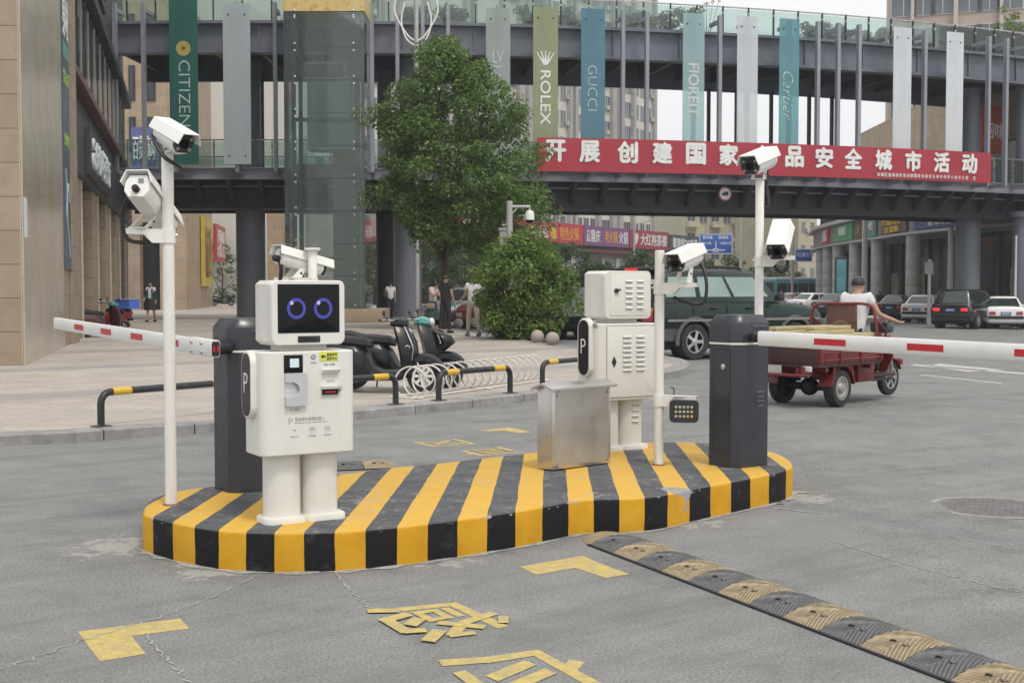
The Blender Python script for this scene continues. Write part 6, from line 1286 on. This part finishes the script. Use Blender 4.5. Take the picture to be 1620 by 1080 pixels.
p = gnd(168, 522, PZ); s3 = scooter('red and black scooter carrying a blue crate near the arcade', (p.x, p.y, PZ), R(160), pm('scooter_red', (.3, .02, .025), .35, coat=.4), style=1)
p = gnd(350, 481, PZ); scooter('small dark scooter far off past the stone wing', (at(352, 470, 96).x, 96, PZ), R(20), SCK, style=1)
CRB = pm('crate_blue', (.06, .15, .55), .45, var=.1); p = Vector(s3.location); root = thing('blue_crate', 'blue plastic crate strapped on the back of the red scooter', 'crate', (p.x + .80, p.y - .35, PZ + .70), R(150)); m = MB()
for s in (-1, 1): m.box((s * .31, 0, .15), (.02, .44, .30), CRB); m.box((0, s * .22, .15), (.62, .02, .30), CRB)
m.box((0, 0, .01), (.62, .44, .02), CRB); m.box((0, -.235, .28), (.66, .02, .04), CRB); m.box((0, .235, .28), (.66, .02, .04), CRB); m.build('tub', root)
m = MB(); m.box((.1, 0, .302), (.03, .48, .006), WHITE2); m.box((-.1, 0, .302), (.03, .48, .006), WHITE2); m.box((.1, -.248, .15), (.03, .006, .3), WHITE2); m.build('strap', root)
# ================================================================ people
SKIN = pm('skin', (.42, .25, .17), .5, var=.06, scale=6); HAIR = pm('black_hair', (.012, .011, .011), .45, var=.2, scale=20); EYEM = pm('eye_dark', (.03, .02, .02), .3); LIPM = pm('lip', (.32, .12, .10), .5)
def skinmesh(name, P, E, rad, mat, parent, root=0, lv=2):
    me = bpy.data.meshes.new(name); me.from_pydata([tuple(p) for p in P], E, []); o = bpy.data.objects.new(name, me); COL.objects.link(o)
    sm = o.modifiers.new('s', 'SKIN'); sm.use_smooth_shade = True
    lay = me.skin_vertices[0] if me.skin_vertices else None
    if lay is None:
        bm = bmesh.new(); bm.from_mesh(me); bm.verts.layers.skin.verify(); bm.to_mesh(me); bm.free(); lay = me.skin_vertices[0]
    for i, r in enumerate(rad):
        r = r if isinstance(r, tuple) else (r, r); lay.data[i].radius = r; lay.data[i].use_root = (i == root)
    if lv: q = o.modifiers.new('u', 'SUBSURF'); q.levels = lv; q.render_levels = lv
    dg = bpy.context.evaluated_depsgraph_get(); dg.update(); new = bpy.data.meshes.new_from_object(o.evaluated_get(dg)); o.modifiers.clear(); o.data = new
    new.materials.clear(); new.materials.append(mat)
    for f in new.polygons: f.use_smooth = True
    o.parent = parent; return o
def Rx(v, a): c, s = math.cos(R(a)), math.sin(R(a)); return Vector((v.x, v.y * c - v.z * s, v.y * s + v.z * c))
def person(label, loc, rz, h=1.72, arms=((10, 8, 15), (10, 8, 15)), legs=((0, 0), (0, 0)), lean=0, head=(0, 0), shirt=None, pants=None, skirt=None, shoe=None, hair='short', coat=None, sit=False, wrists=None, feet=None, grp=None, slv=.55, bald=False, sc_w=1.0, lift=0, bulk=1.0):
    """faces +y; arms: (swing forward, spread, elbow bend) right then left; legs: (swing forward, knee bend)"""
    root = thing('person', label, 'person', loc, rz, grp); k = h / 1.75; V = Vector
    pel = V((0, 0, .94)); up = lambda d: Rx(V((0, 0, d)), -lean)
    wai = pel + up(.16); che = pel + up(.34); nec0 = pel + up(.50); nec = pel + up(.55); hd_ = nec + Rx(V((0, .02, .085)), -lean - head[0]); crown = hd_ + Rx(V((0, 0, .10)), -lean - head[0])
    P, E, r = [pel, wai, che, nec0, nec, hd_, crown], [(0, 1), (1, 2), (2, 3), (3, 4), (4, 5), (5, 6)], [(.135, .10), (.118, .09), (.14, .10), (.07, .065), (.060, .064), (.108, .128), (.088, .10)]
    J = {}
    Pn = hd_ + Rx(V((0, .095, -.005)), -lean - head[0]); P.append(Pn); E.append((5, 7)); r.append(.016)
    for s, (sw, sp, el), nm in ((1, arms[0], 'r'), (-1, arms[1], 'l')):
        sh = che + up(.142) + V((s * .165 * sc_w, 0, 0)); d = Rx(V((s * math.sin(R(sp)), 0, -math.cos(R(sp)))), sw); d2 = Rx(V((s * math.sin(R(sp * .3)), 0, -math.cos(R(sp * .3)))), sw + el)
        elb = sh + d * .28; wr = elb + d2 * .25
        if wrists and wrists[0 if s > 0 else 1] is not None:
            wr = V(wrists[0 if s > 0 else 1]) / k; dd = wr - sh; L = min(dd.length, .525); dd.normalize(); wr = sh + dd * L; mid = sh + dd * L / 2; b = math.sqrt(max(.265 ** 2 - (L / 2) ** 2, .0004)); dn_ = V((s * .35, -.2, -1)); dn_ -= dd * dn_.dot(dd); elb = mid + dn_.normalized() * b; d2 = (wr - elb).normalized()
        i = len(P); P += [sh, elb, wr]; r += [.058, .042, .028]; E += [(2, i), (i, i + 1), (i + 1, i + 2)]
        side = d2.cross(V((0, 1, 0)) if abs(d2.y) < .8 else V((0, 0, 1))).normalized(); fl = side.cross(d2).normalized(); pm_ = wr + d2 * .075; P.append(pm_); r.append((.036, .02)); j = len(P) - 1; E.append((i + 2, j))
        for q, (o_, L_) in enumerate(((-.028, .062), (-.010, .075), (.009, .07), (.027, .055))):
            a_ = wr + d2 * .085 + side * o_; b_ = a_ + d2 * L_ * .6 + fl * .012; c_ = b_ + d2 * L_ * .35 + fl * .025; n0 = len(P); P += [a_, b_, c_]; r += [.0095, .009, .007]; E += [(j, n0), (n0, n0 + 1), (n0 + 1, n0 + 2)]
        a_ = wr + d2 * .03 - side * .032; b_ = a_ + d2 * .035 - side * .018 + fl * .01; n0 = len(P); P += [a_, b_]; r += [.011, .008]; E += [(i + 2, n0), (n0, n0 + 1)]
        J[nm] = (sh, elb, wr)
    for s, (sw, kn), nm in ((1, legs[0], 'R'), (-1, legs[1], 'L')):
        hp = pel + V((s * .085, 0, -.03)); d = Rx(V((s * .03, 0, -1)), sw); kn_ = hp + d * .43; d2 = Rx(V((0, 0, -1)), sw - kn); an = kn_ + d2 * .42; toe = an + Rx(V((0, .14, -.055)), (sw - kn) * .5)
        i = len(P); P += [hp, kn_, an, toe]; r += [.085, .056, .036, .03]; E += [(0, i), (i, i + 1), (i + 1, i + 2), (i + 2, i + 3)]; J[nm] = (hp, kn_, an, toe)
    low = min(J['R'][2].z, J['L'][2].z) - .085
    D = V((0, 0, 0 if sit else -low)); D.z += lift
    P = [(p + D) * k for p in P]; r = [tuple(q * k for q in x) if isinstance(x, tuple) else x * k for x in r]
    body = skinmesh('body', P, E, r, SKIN, root, 0, 2)
    T = lambda p: (p + D) * k
    def garment(name, pts, edges, rad, mat): return skinmesh(name, [T(p) for p in pts], edges, [tuple(q * k for q in x) if isinstance(x, tuple) else x * k for x in rad], mat, root, 0, 2)
    if shirt:
        pts = [pel + up(-.09), wai, che, nec0 + up(-.03)]; ed = [(0, 1), (1, 2), (2, 3)]; rad = [(.168, .135), (.15, .122), (.172, .132), (.088, .084)]
        for nm in 'rl': sh, el, wr = J[nm]; i = len(pts); rad = [tuple(q_ * bulk for q_ in x_) if isinstance(x_, tuple) and nm == 'r' else x_ for x_ in rad]; pts += [sh, sh.lerp(el, slv if slv <= 1 else 1)] ; rad += [.08 * bulk, .068 * bulk]; ed += [(2, i), (i, i + 1)]
        if slv > 1:
            for q, nm in enumerate('rl'): pts.append(J[nm][1].lerp(J[nm][2], slv - 1)); rad.append(.05); ed.append((5 + 2 * q, len(pts) - 1))
        garment('shirt', pts, ed, rad, shirt)
    if pants:
        pts = [pel + up(.13), pel + V((0, 0, -.05))]; ed = [(0, 1)]; rad = [(.140, .112), (.15, .12)]
        for nm in 'RL': hp, kn_, an, toe = J[nm]; i = len(pts); pts += [hp + V((0, 0, -.05)), kn_, kn_.lerp(an, .95)]; rad += [.098, .074, .056]; ed += [(1, i), (i, i + 1), (i + 1, i + 2)]
        garment('trousers', pts, ed, rad, pants)
    if skirt:
        mt, z1 = skirt; m = MB(); n_ = 20; rg = []
        for t in (0, .25, .5, .75, 1):
            w_ = .15 + .13 * t; rg.append([T(pel + V((w_ * (1 + .06 * math.sin(5 * a) * t) * math.cos(a), w_ * .85 * math.sin(a), .06 - z1 * t))) for a in [2 * math.pi * q / n_ for q in range(n_)]])
        m.loft(rg, mt); m.build('skirt', root)
    if coat:
        m = MB(); n_ = 20; rg = []
        for t, w_, dz in ((0, .10, .50), (.1, .19, .45), (.3, .185, .30), (.5, .16, .12), (.75, .21, -.15), (1, .25, -.42)): rg.append([T(pel + V((w_ * math.cos(a), w_ * .72 * math.sin(a), dz))) for a in [R(115) + R(310) * q / n_ for q in range(n_ + 1)]])
        m.loft([[*a, *[p * 1.0 + V((0, 0, 0)) for p in []]] for a in rg], coat, caps=False, closed=False); o = m.build('coat', root); sf = o.modifiers.new('thick', 'SOLIDIFY'); sf.thickness = .015
        for nm in 'rl': sh, el, wr = J[nm]; garment('sleeve', [sh, el, el.lerp(wr, .85)], [(0, 1), (1, 2)], [.08, .06, .05], coat)
    Q = Matrix.Rotation(R(-lean - head[0]), 3, 'X'); hc = T(hd_)
    m = MB(); rr = .104 * k; sc3 = (.88, 1.03, 1.0); N1, N2 = 10, 20; rg = []
    t1 = {'short': 100, 'long': 118}.get(hair, 100)
    for i in range(N1 + 1):
        ring = []
        for j in range(N2):
            a = 2 * math.pi * j / N2; front = max(0, math.sin(a)); lim = R(t1 * (1 - .42 * front)); t = max(.02, lim * i / N1); w_ = 1.0 + .03 * math.sin(5 * a + 3 * i) * (i > 2)
            ring.append(hc + Q @ V((rr * w_ * sc3[0] * math.sin(t) * math.cos(a), -.012 * k + rr * w_ * sc3[1] * math.sin(t) * math.sin(a), .025 * k + rr * sc3[2] * math.cos(t))))
        rg.append(ring)
    m.loft(rg, HAIR)
    if bald: b_ = MB(); b_.ball(hc + Q @ V((0, -.03 * k, .10 * k)), .055 * k, pm('thin_hair', (.10, .07, .055), .6), 14, (.9, 1, .5)); b_.build('thin_crown', root)
    if hair == 'long':
        m.loft([[hc + Q @ V((w_ * math.cos(a), -.045 * k + dy + w_ * .6 * math.sin(a), dz)) for a in [2 * math.pi * q / 12 for q in range(12)]] for w_, dy, dz in ((.10, 0, .03), (.108, -.01, -.08), (.10, -.02, -.2), (.05, -.03, -.32))], HAIR)
    if hair == 'bun': m.ball(hc + Q @ V((0, -.07 * k, .11 * k)), .05 * k, HAIR, 12)
    m.build('hair', root)
    for s in (-1, 1):
        m = MB(); m.ball(hc + Q @ V((s * .030 * k, .082 * k, .022 * k)), .0095 * k, EYEM, 8); m.build('eye', root)
    m = MB(); m.box(hc + Q @ V((0, .086 * k, -.045 * k)), (.04 * k, .012 * k, .010 * k), LIPM, rot=Q, bev=.003); m.build('mouth', root)
    for nm in 'RL':
        hp, kn_, an, toe = J[nm]; f = (toe - an); f.z = 0; f = f.normalized() if f.length > .01 else V((0, 1, 0)); s_ = V((f.y, -f.x, 0)); b_ = an + V((0, 0, -.045)); zf = lambda u: (toe.z - an.z + .055) * u
        rg = [[T(b_ + f * u + s_ * (x * w_) + V((0, 0, z * hh + zf(max(u, 0) / .14)))) for x, z in ((-1, -.04 / .045 * .045 / hh if False else -.042 / hh), (1, -.042 / hh), (1, .3), (.6, 1), (-.6, 1), (-1, .3))] for u, w_, hh in ((-.085, .030, .05), (-.05, .042, .06), (.05, .046, .05), (.13, .044, .03), (.175, .026, .015))]
        m = MB(); m.loft(rg, shoe or RUB); m.build('shoe', root)
    root['_hands'] = 0; del root['_hands']
    return root, {k_: [T(p) for p in v] for k_, v in J.items()}
TSW = pm('white_t_shirt', (.62, .62, .64), .8, var=.07, bmp=.6, bscale=16); TSB = pm('black_t_shirt', (.018, .018, .02), .85, var=.2); NAV = pm('navy_trousers', (.02, .022, .04), .8, var=.2); KHK = pm('khaki_trousers', (.34, .31, .25), .8, var=.1); BKT = pm('black_trousers', (.015, .015, .017), .8); GSK = pm('dark_green_cloth', (.012, .05, .045), .75, var=.25, scale=5); BLO = pm('pale_blouse', (.5, .42, .40), .75, var=.08); GRS = pm('grey_sneaker', (.12, .12, .13), .7)
def at_g(px, py, z=PZ): p = gnd(px, py, z); return (p.x, p.y, z)
p = gnd(239, 509, PZ); person('person in a long dark green coat over a white top, walking by the stone wing', p, R(172), 1.64, ((5, 8, 40), (-5, 8, 12)), ((14, 6), (-10, 8)), shirt=TSW, coat=GSK, skirt=(BKT, .50), hair='bun', shoe=BKT)
p = gnd(618, 506, PZ); person('person in a white t-shirt and navy trousers walking away beside the dark bridge columns', p, R(12), 1.68, ((-8, 8, 18), (12, 10, 60)), ((16, 6), (-14, 14)), shirt=TSW, pants=NAV, shoe=GRS)
p = gnd(684, 524, PZ); pw_, Jw = person('person with long black hair, pale blouse and dark green skirt looking down at a phone', p, R(-120), 1.62, ((28, 6, 95), (24, 6, 90)), ((6, 4), (-6, 6)), lean=6, head=(28, 0), shirt=BLO, skirt=(GSK, .62), hair='long', shoe=BKT, slv=.9)
def held(name, label, cat, J, side, rz, mk, off=(0, .05, -.06)):
    pass
def world_pt(root, p): return Matrix.Translation(root.location) @ Matrix.Rotation(root.rotation_euler.z, 4, 'Z') @ Vector(p)
w_ = world_pt(pw_, (Jw['r'][2] + Jw['l'][2]) / 2 + Vector((0, .08, .02))); m = MB(); m.box((0, 0, 0), (.075, .012, .15), BLKP, bev=.004, rot=Matrix.Rotation(R(-40), 3, 'X')); tag(m.build('phone', None, w_, R(-120)), 'dark phone held by the person in the green skirt', 'phone')
w_ = world_pt(pw_, Vector((.17, .06, .80))); m = MB(); m.box((0, 0, 0), (.08, .24, .18), pm('tan_bag', (.35, .26, .18), .6), bev=.03); m.tube(smooth_line([(0, -.1, .09), (0, -.08, .4), (-.08, 0, .56), (0, .08, .4), (0, .1, .09)], 4), .008, BKT, 6); tag(m.build('shoulder_bag', None, w_, R(-120)), 'tan shoulder bag at the hip of the person in the green skirt', 'bag')
p = gnd(705, 527, PZ); pm_o, Jm = person('person in black t-shirt and black trousers standing by the person with the phone', p, R(-35), 1.78, ((6, 8, 18), (10, 8, 22)), ((5, 2), (-8, 4)), shirt=TSB, pants=BKT, shoe=BKT)
w_ = world_pt(pm_o, Jm['r'][2] + Vector((.02, .02, -.20))); m = MB(); m.lathe([(.028, 0), (.033, .01), (.033, .15), (.014, .19), (.014, .21)], pm('green_bottle', (.05, .35, .2), .2), 12); tag(m.build('drink_bottle', None, w_), 'green drink bottle in the hand of the person in black', 'bottle')
p = gnd(748, 532, PZ); person('person in white t-shirt and khaki trousers walking away with head behind the bush', p, R(20), 1.76, ((-12, 8, 20), (14, 8, 50)), ((-14, 10), (12, 4)), shirt=TSW, pants=KHK, shoe=GRS)
# rider of the tricycle: hands on the grips, sitting on the seat
base = Vector((ax_.x, ax_.y, tz)) + TF * 1.04; rider_k = 1.70 / 1.75
gripz = 1.055
person('person in white t-shirt with thinning dark hair riding the red tricycle', base, hd2 - R(90), 1.74, ((70, 6, 12), (70, 6, 12)), ((72, 62), (72, 62)), lean=15, head=(-12, 0), shirt=TSW, pants=BKT, shoe=BKT, sit=True, wrists=((.40, .40, gripz + .03), (-.40, .40, gripz + .03)), bald=True, sc_w=1.06, bulk=1.12, lift=-.03)
for px, py, sh, pa, lab, hh in ((1300, 497, TSW, NAV, 'person in a white shirt among the parked cars, far beyond the tricycle', 1.72), (1284, 496, pm('rust_shirt', (.35, .13, .08), .8), BKT, 'person in a rusty red top beside the one in white, far beyond the tricycle', 1.62), (1437, 506, TSB, BKT, 'person in black standing behind the white sedan beside the columns', 1.72), (1402, 503, pm('pink_shirt', (.5, .32, .32), .8), BKT, 'person in a pale pink top behind the dark green sedan', 1.62), (1262, 494, TSB, BKT, 'person in dark clothes at the far end of the car row', 1.7)):
    p = road(px, py); person(lab, (p.x, p.y + 6, gz(p.x)), R(160), hh, shirt=sh, pants=pa)
# ================================================================ street furniture
HB = pm('hoop_black', (.02, .021, .023), .4, var=.2, dirt=.25, dirtcol=(.12, .11, .1)); HY = pm('hoop_yellow', (.62, .38, .03), .4, var=.08, dirt=.2, dirtcol=(.25, .18, .06))
def hoop(label, a, b, h=.335, ya=True, yb=True):
    a, b = Vector((a[0], a[1], PZ)), Vector((b[0], b[1], PZ)); L = (b - a).length; rz = math.atan2((b - a).y, (b - a).x); root = thing('hoop_barrier', label, 'barrier', a, rz, 'black and yellow hoop barriers along the kerb'); r = .036; c = .11
    pts = [(0, 0, 0), (0, 0, h - c)] + [(c - c * math.cos(R(t)), 0, h - c + c * math.sin(R(t))) for t in (22, 45, 68, 90)] + [(L - c + c * math.sin(R(t)), 0, h - c + c * math.cos(R(t))) for t in (0, 22, 45, 68, 90)] + [(L, 0, 0)]
    m = MB(); m.tube(pts, r, HB, 14); m.build('tube', root)
    for x0 in ([c + .02] if ya else []) + ([L - c - .24] if yb else []): m = MB(); m.tube([(x0, 0, h), (x0 + .22, 0, h)], r + .0025, HY, 14); m.build('yellow_band', root)
    for x in (0, L):
        m = MB(); m.box((x, 0, .008), (.16, .13, .012), HB, bev=.003); o = m.build('foot_plate', root)
        for s in (-1, 1): m = MB(); m.lathe([(.011, .014), (.011, .026)], BOLT, 8, Matrix.Translation((x + s * .06, .04 * s, 0))); m.build('bolt', o)
g2 = lambda px, py: gnd(px, py, PZ)
ka, kb_ = g2(160, 675), g2(374, 652); hoop('hoop barrier along the kerb at left, partly behind the left gate', ka, kb_); hoop('hoop barrier whose right leg stands between the white robot and the bike rack', g2(515, 650), g2(626, 640)); hoop('hoop barrier in front of the white bike rack', g2(694, 634), g2(807, 622)); hoop('hoop barrier ending behind the robot with the vented doors', g2(858, 612), g2(955, 601)); hoop('hoop barrier nearest the rounded end of the pavement', g2(985, 597), g2(1037, 590))
# spiral bike rack
a, b = g2(640, 633), g2(846, 604); a += Vector((.0, .25, 0)); b += Vector((.0, .2, 0)); d = (b - a); L = d.length; d.normalize(); s = Vector((-d.y, d.x, 0)); RK = pm('rack_white', (.62, .60, .56), .45, var=.08, dirt=.3, dirtcol=(.3, .26, .2))
root = thing('bike_rack', 'low white spiral bicycle rack standing on the pavement behind the hoops', 'bike rack', a); n = 17; pts = []
for i in range(n * 24 + 1):
    t = i / 24; an = 2 * math.pi * t; pts.append(d * (L * t / n) + s * (.20 * math.sin(an)) + Vector((0, 0, .205 - .18 * math.cos(an))))
m = MB(); m.tube(pts, .011, RK, 6); m.build('spiral', root)
for y in (-.16, .16): m = MB(); m.tube([s * y + Vector((0, 0, .02)) - d * .1, s * y + d * (L + .1) + Vector((0, 0, .02))], .013, RK, 6); m.build('base_rail', root)
for t in (0, L / 2, L): m = MB(); m.tube([d * t - s * .25 + Vector((0, 0, .012)), d * t + s * .25 + Vector((0, 0, .012))], .012, RK, 6); m.build('cross_bar', root)
# stone balls
BALL = pm('granite_ball', (.36, .31, .275), .75, var=.2, scale=25, bmp=.4, bscale=60, dirt=.3); 
for px, py, lab in ((874, 546, 'speckled stone ball nearest the rear robot'), (850, 542, 'speckled stone ball in front of the bush, left of the nearest one'), (774, 527, 'stone ball at the left foot of the bush'), (725, 518, 'stone ball left of the walking person in khaki trousers'), (750, 517, 'stone ball between the legs of the person in khaki trousers'), (762, 520, 'stone ball just right of the khaki trousers, beside the bush')):
    p = g2(px, py); r = .165; m = MB(); m.ball((0, 0, r * .93), r, BALL, 28); o = m.build('ball', None); root = thing('stone_ball', lab, 'bollard', p, 0, 'stone balls along the plaza edge'); o.parent = root; m = MB(); m.lathe([(.10, 0), (.10, .03)], BALL, 20); m.build('base_ring', root)
# lamp post with curled arms
LP = pm('lamp_post_grey', (.42, .42, .41), .45, var=.08, metal=.2); p = at(660, 500, 50.5); root = thing('street_lamp', 'tall slim grey lamp post with curled white arms beside the big tree', 'street lamp', (p.x, 50.5, PZ)); m = MB(); m.lathe([(.16, 0), (.16, .35), (.10, .4), (.09, 13.2)], LP, 14); m.build('post', root)
for s_ in (-1, 1):
    for k_, (rad, z) in enumerate(((.55, 11.9), (.8, 12.4))):
        m = MB(); m.tube(smooth_line([(0, 0, 10.9 + .2 * k_), (s_ * .35, 0, 11.15 + .2 * k_), (s_ * rad, 0, z - .3), (s_ * rad * 1.05, 0, z + .2), (s_ * rad * .8, 0, z + .75)], 5), .035, WHITE2, 7); m.build('curled_arm', root)
p = at(806, 470, 38.3); root = thing('dome_camera_pole', 'grey post with a short arm carrying a white dome camera above the bush', 'camera pole', (p.x, 38.3, PZ)); zt = at(806, 318, 38.3).z - PZ; m = MB(); m.lathe([(.115, 0), (.10, 1), (.095, zt)], LP, 14); m.build('post', root); za = at(820, 327, 38.3).z - PZ; xa = at(838, 330, 38.3).x - p.x
m = MB(); m.tube([(0, 0, za), (xa + .02, 0, za)], .045, LP, 8); m.tube([(0, 0, za - .3), (xa * .4, 0, za - .03)], .025, LP, 6); m.tube([(xa, 0, za), (xa, 0, za - .12)], .03, LP, 8); m.build('arm', root); m = MB(); m.lathe([(.02, za - .10), (.10, za - .13), (.135, za - .20), (.14, za - .40)], WHITE2, 18, Matrix.Translation((xa, 0, 0))); m.ball((xa, 0, za - .40), .125, BLKG, 14, (1, 1, .85)); m.build('dome_camera', root)
p2_ = at(796, 470, 38.8); root = thing('signal_box', 'narrow grey steel post box close behind the dome camera pole', 'post', (p2_.x, 38.9, PZ)); m = MB(); m.box((0, 0, 1.55), (.22, .2, 3.1), LP, bev=.02); m.build('case', root); m = MB(); m.box((0, 0, 3.15), (.28, .26, .1), LP, bev=.02); m.build('cap', root)
# blue road signs
RSB = pm('road_sign_blue', (.035, .11, .42), .45, var=.06)
def road_sign(label, px0, px1, py0, py1, Y, pole_px, pole_top, rows, arrow):
    a, b = at(px0, py1, Y), at(px1, py0, Y); z0 = gz(a.x); cx, w_, zc, h_ = (a.x + b.x) / 2, b.x - a.x, (a.z + b.z) / 2, b.z - a.z; pp = at(pole_px, 400, Y); root = thing('road_sign', label, 'road sign', (pp.x, Y, z0)); ox = cx - pp.x; zt = at(pole_px, pole_top, Y).z - z0
    m = MB(); m.lathe([(.16, 0), (.12, zt)], LP, 12); m.build('post', root); m = MB(); m.box((ox / 2, .1, zc - z0 + h_ * .25), (abs(ox), .1, .1), LP); m.box((ox / 2, .1, zc - z0 - h_ * .25), (abs(ox), .1, .1), LP); m.build('arm', root); m = MB(); m.box((ox, 0, zc - z0), (w_, .06, h_), RSB, bev=.02); m.build('board', root)
    m = MB()
    for sx in (-1, 1): m.box((ox + sx * w_ * .485, -.032, zc - z0), (.05, .006, h_ * .95), LETW)
    for sz in (-1, 1): m.box((ox, -.0335, zc - z0 + sz * h_ * .475), (w_ * .97, .006, .05), LETW)
    m.build('border', root)
    for t_, x, z, ww in rows: text(t_, w_ * ww, None, LETW, face_M((ox + w_ * x, -.032, zc - z0 + h_ * z), (0, -1, 0)), 'sign_lettering', root, .02, .01)
    if arrow:
        m = MB(); yy = -.035; q = lambda x, z, dx, dz: m.box((ox + w_ * x, yy, zc - z0 + h_ * z), (w_ * dx, .008, h_ * dz), LETW)
        q(0, -.05, .025, .40); q(-.17, -.30, .22, .045); q(.17, -.30, .22, .045); q(0, -.25, .16, .05); q(0, -.36, .16, .05); m.build('arrow', root)
road_sign('large blue road sign with white arrows and characters on a roadside post', 1106, 1159, 370, 402, 105, 1172, 340, (('银双路', -.25, .33, .3), ('望城坡', .22, .33, .3), ('枫林三路', -.3, .04, .32), ('岳麓大道', .3, .04, .32)), True)
road_sign('small blue road sign with white characters left of the curved building', 1258, 1285, 394, 414, 120, 1254, 360, (('可直行', 0, .05, .8),), False)
WP = pm('lamp_post_white', (.6, .6, .6), .4, var=.06)
for px, Y, top, ps, lab in ((1367, 70, 318, .17, 'tall white lamp post in front of the green sign of the curved building'), (1503, 66, 362, .16, 'white post under the navy sign at the edge of the dark bridge column'), (1470, 64, 413, .09, 'thin grey sign post between the columns of the curved building'), (1606, 62, 376, .07, 'thin white post at the far right between the shop windows')):
    p = at(px, 470, Y); z0 = gz(p.x); zt = at(px, top, Y).z - z0; root = thing('post', lab, 'post', (p.x, Y, z0)); m = MB(); m.lathe([(ps * 1.3, 0), (ps * 1.3, .3), (ps, .32), (ps * .8, zt)], WP, 14); m.build('shaft', root); m = MB(); m.lathe([(ps, zt), (ps, zt + .06), (ps * .4, zt + .1)], WP, 14); m.build('cap', root)
    if px == 1470: m = MB(); m.box((-.05, -.06, zt - .35), (.42, .04, .6), pm('sign_grey_back', (.35, .36, .37), .5)); m.build('sign_panel', root)
p = at(1330, 470, 80); root = thing('light_box', 'tall teal advertising light box in front of the grey columns', 'light box', (p.x, 80, gz(p.x))); m = MB(); m.box((0, 0, 1.9), (.75, .2, 3.8), DKP, bev=.02); m.build('case', root); m = MB(); m.box((0, -.105, 2.0), (.6, .01, 3.3), pm('advert_teal', (.14, .38, .42), .4, var=.4, scale=1)); m.build('advert', root)
p = at(1570, 60, 64); 
for px, Y, lab in ((1180, 170, 'far grey pole beside the blue road sign'), (1116, 150, 'far thin white pole left of the blue road sign'), (1003, 112, 'thin white lamp pole in front of the maroon sign')):
    p = at(px, 470, Y); root = thing('street_pole', lab, 'pole', (p.x, Y, gz(p.x))); zt = at(px, 350, Y).z; m = MB(); m.lathe([(.14, 0), (.08, zt)], LP, 10); m.build('shaft', root); m = MB(); m.tube([(0, 0, zt - .1), (1.4, 0, zt + .25)], .05, LP, 6); m.build('arm', root); m = MB(); m.box((1.6, 0, zt + .27), (.6, .25, .1), LP, bev=.03); m.build('lamp_head', root)
# ---------------------------------------------------------------- the hazy summer air
m = MB(); hz, hn, hb = nodes('hazy_air'); hn.nodes.remove(hb); pv = N(hn, 'VolumePrincipled'); pv.inputs['Color'].default_value = (.93, .95, 1, 1); pv.inputs['Density'].default_value = HAZE; pv.inputs['Anisotropy'].default_value = .2; hn.links.new(pv.outputs[0], hn.nodes['Material Output'].inputs['Volume'])
if HAZE: m.box((60, 290, 34), (700, 640, 73), hz); tag(m.build('haze'), kind='stuff')
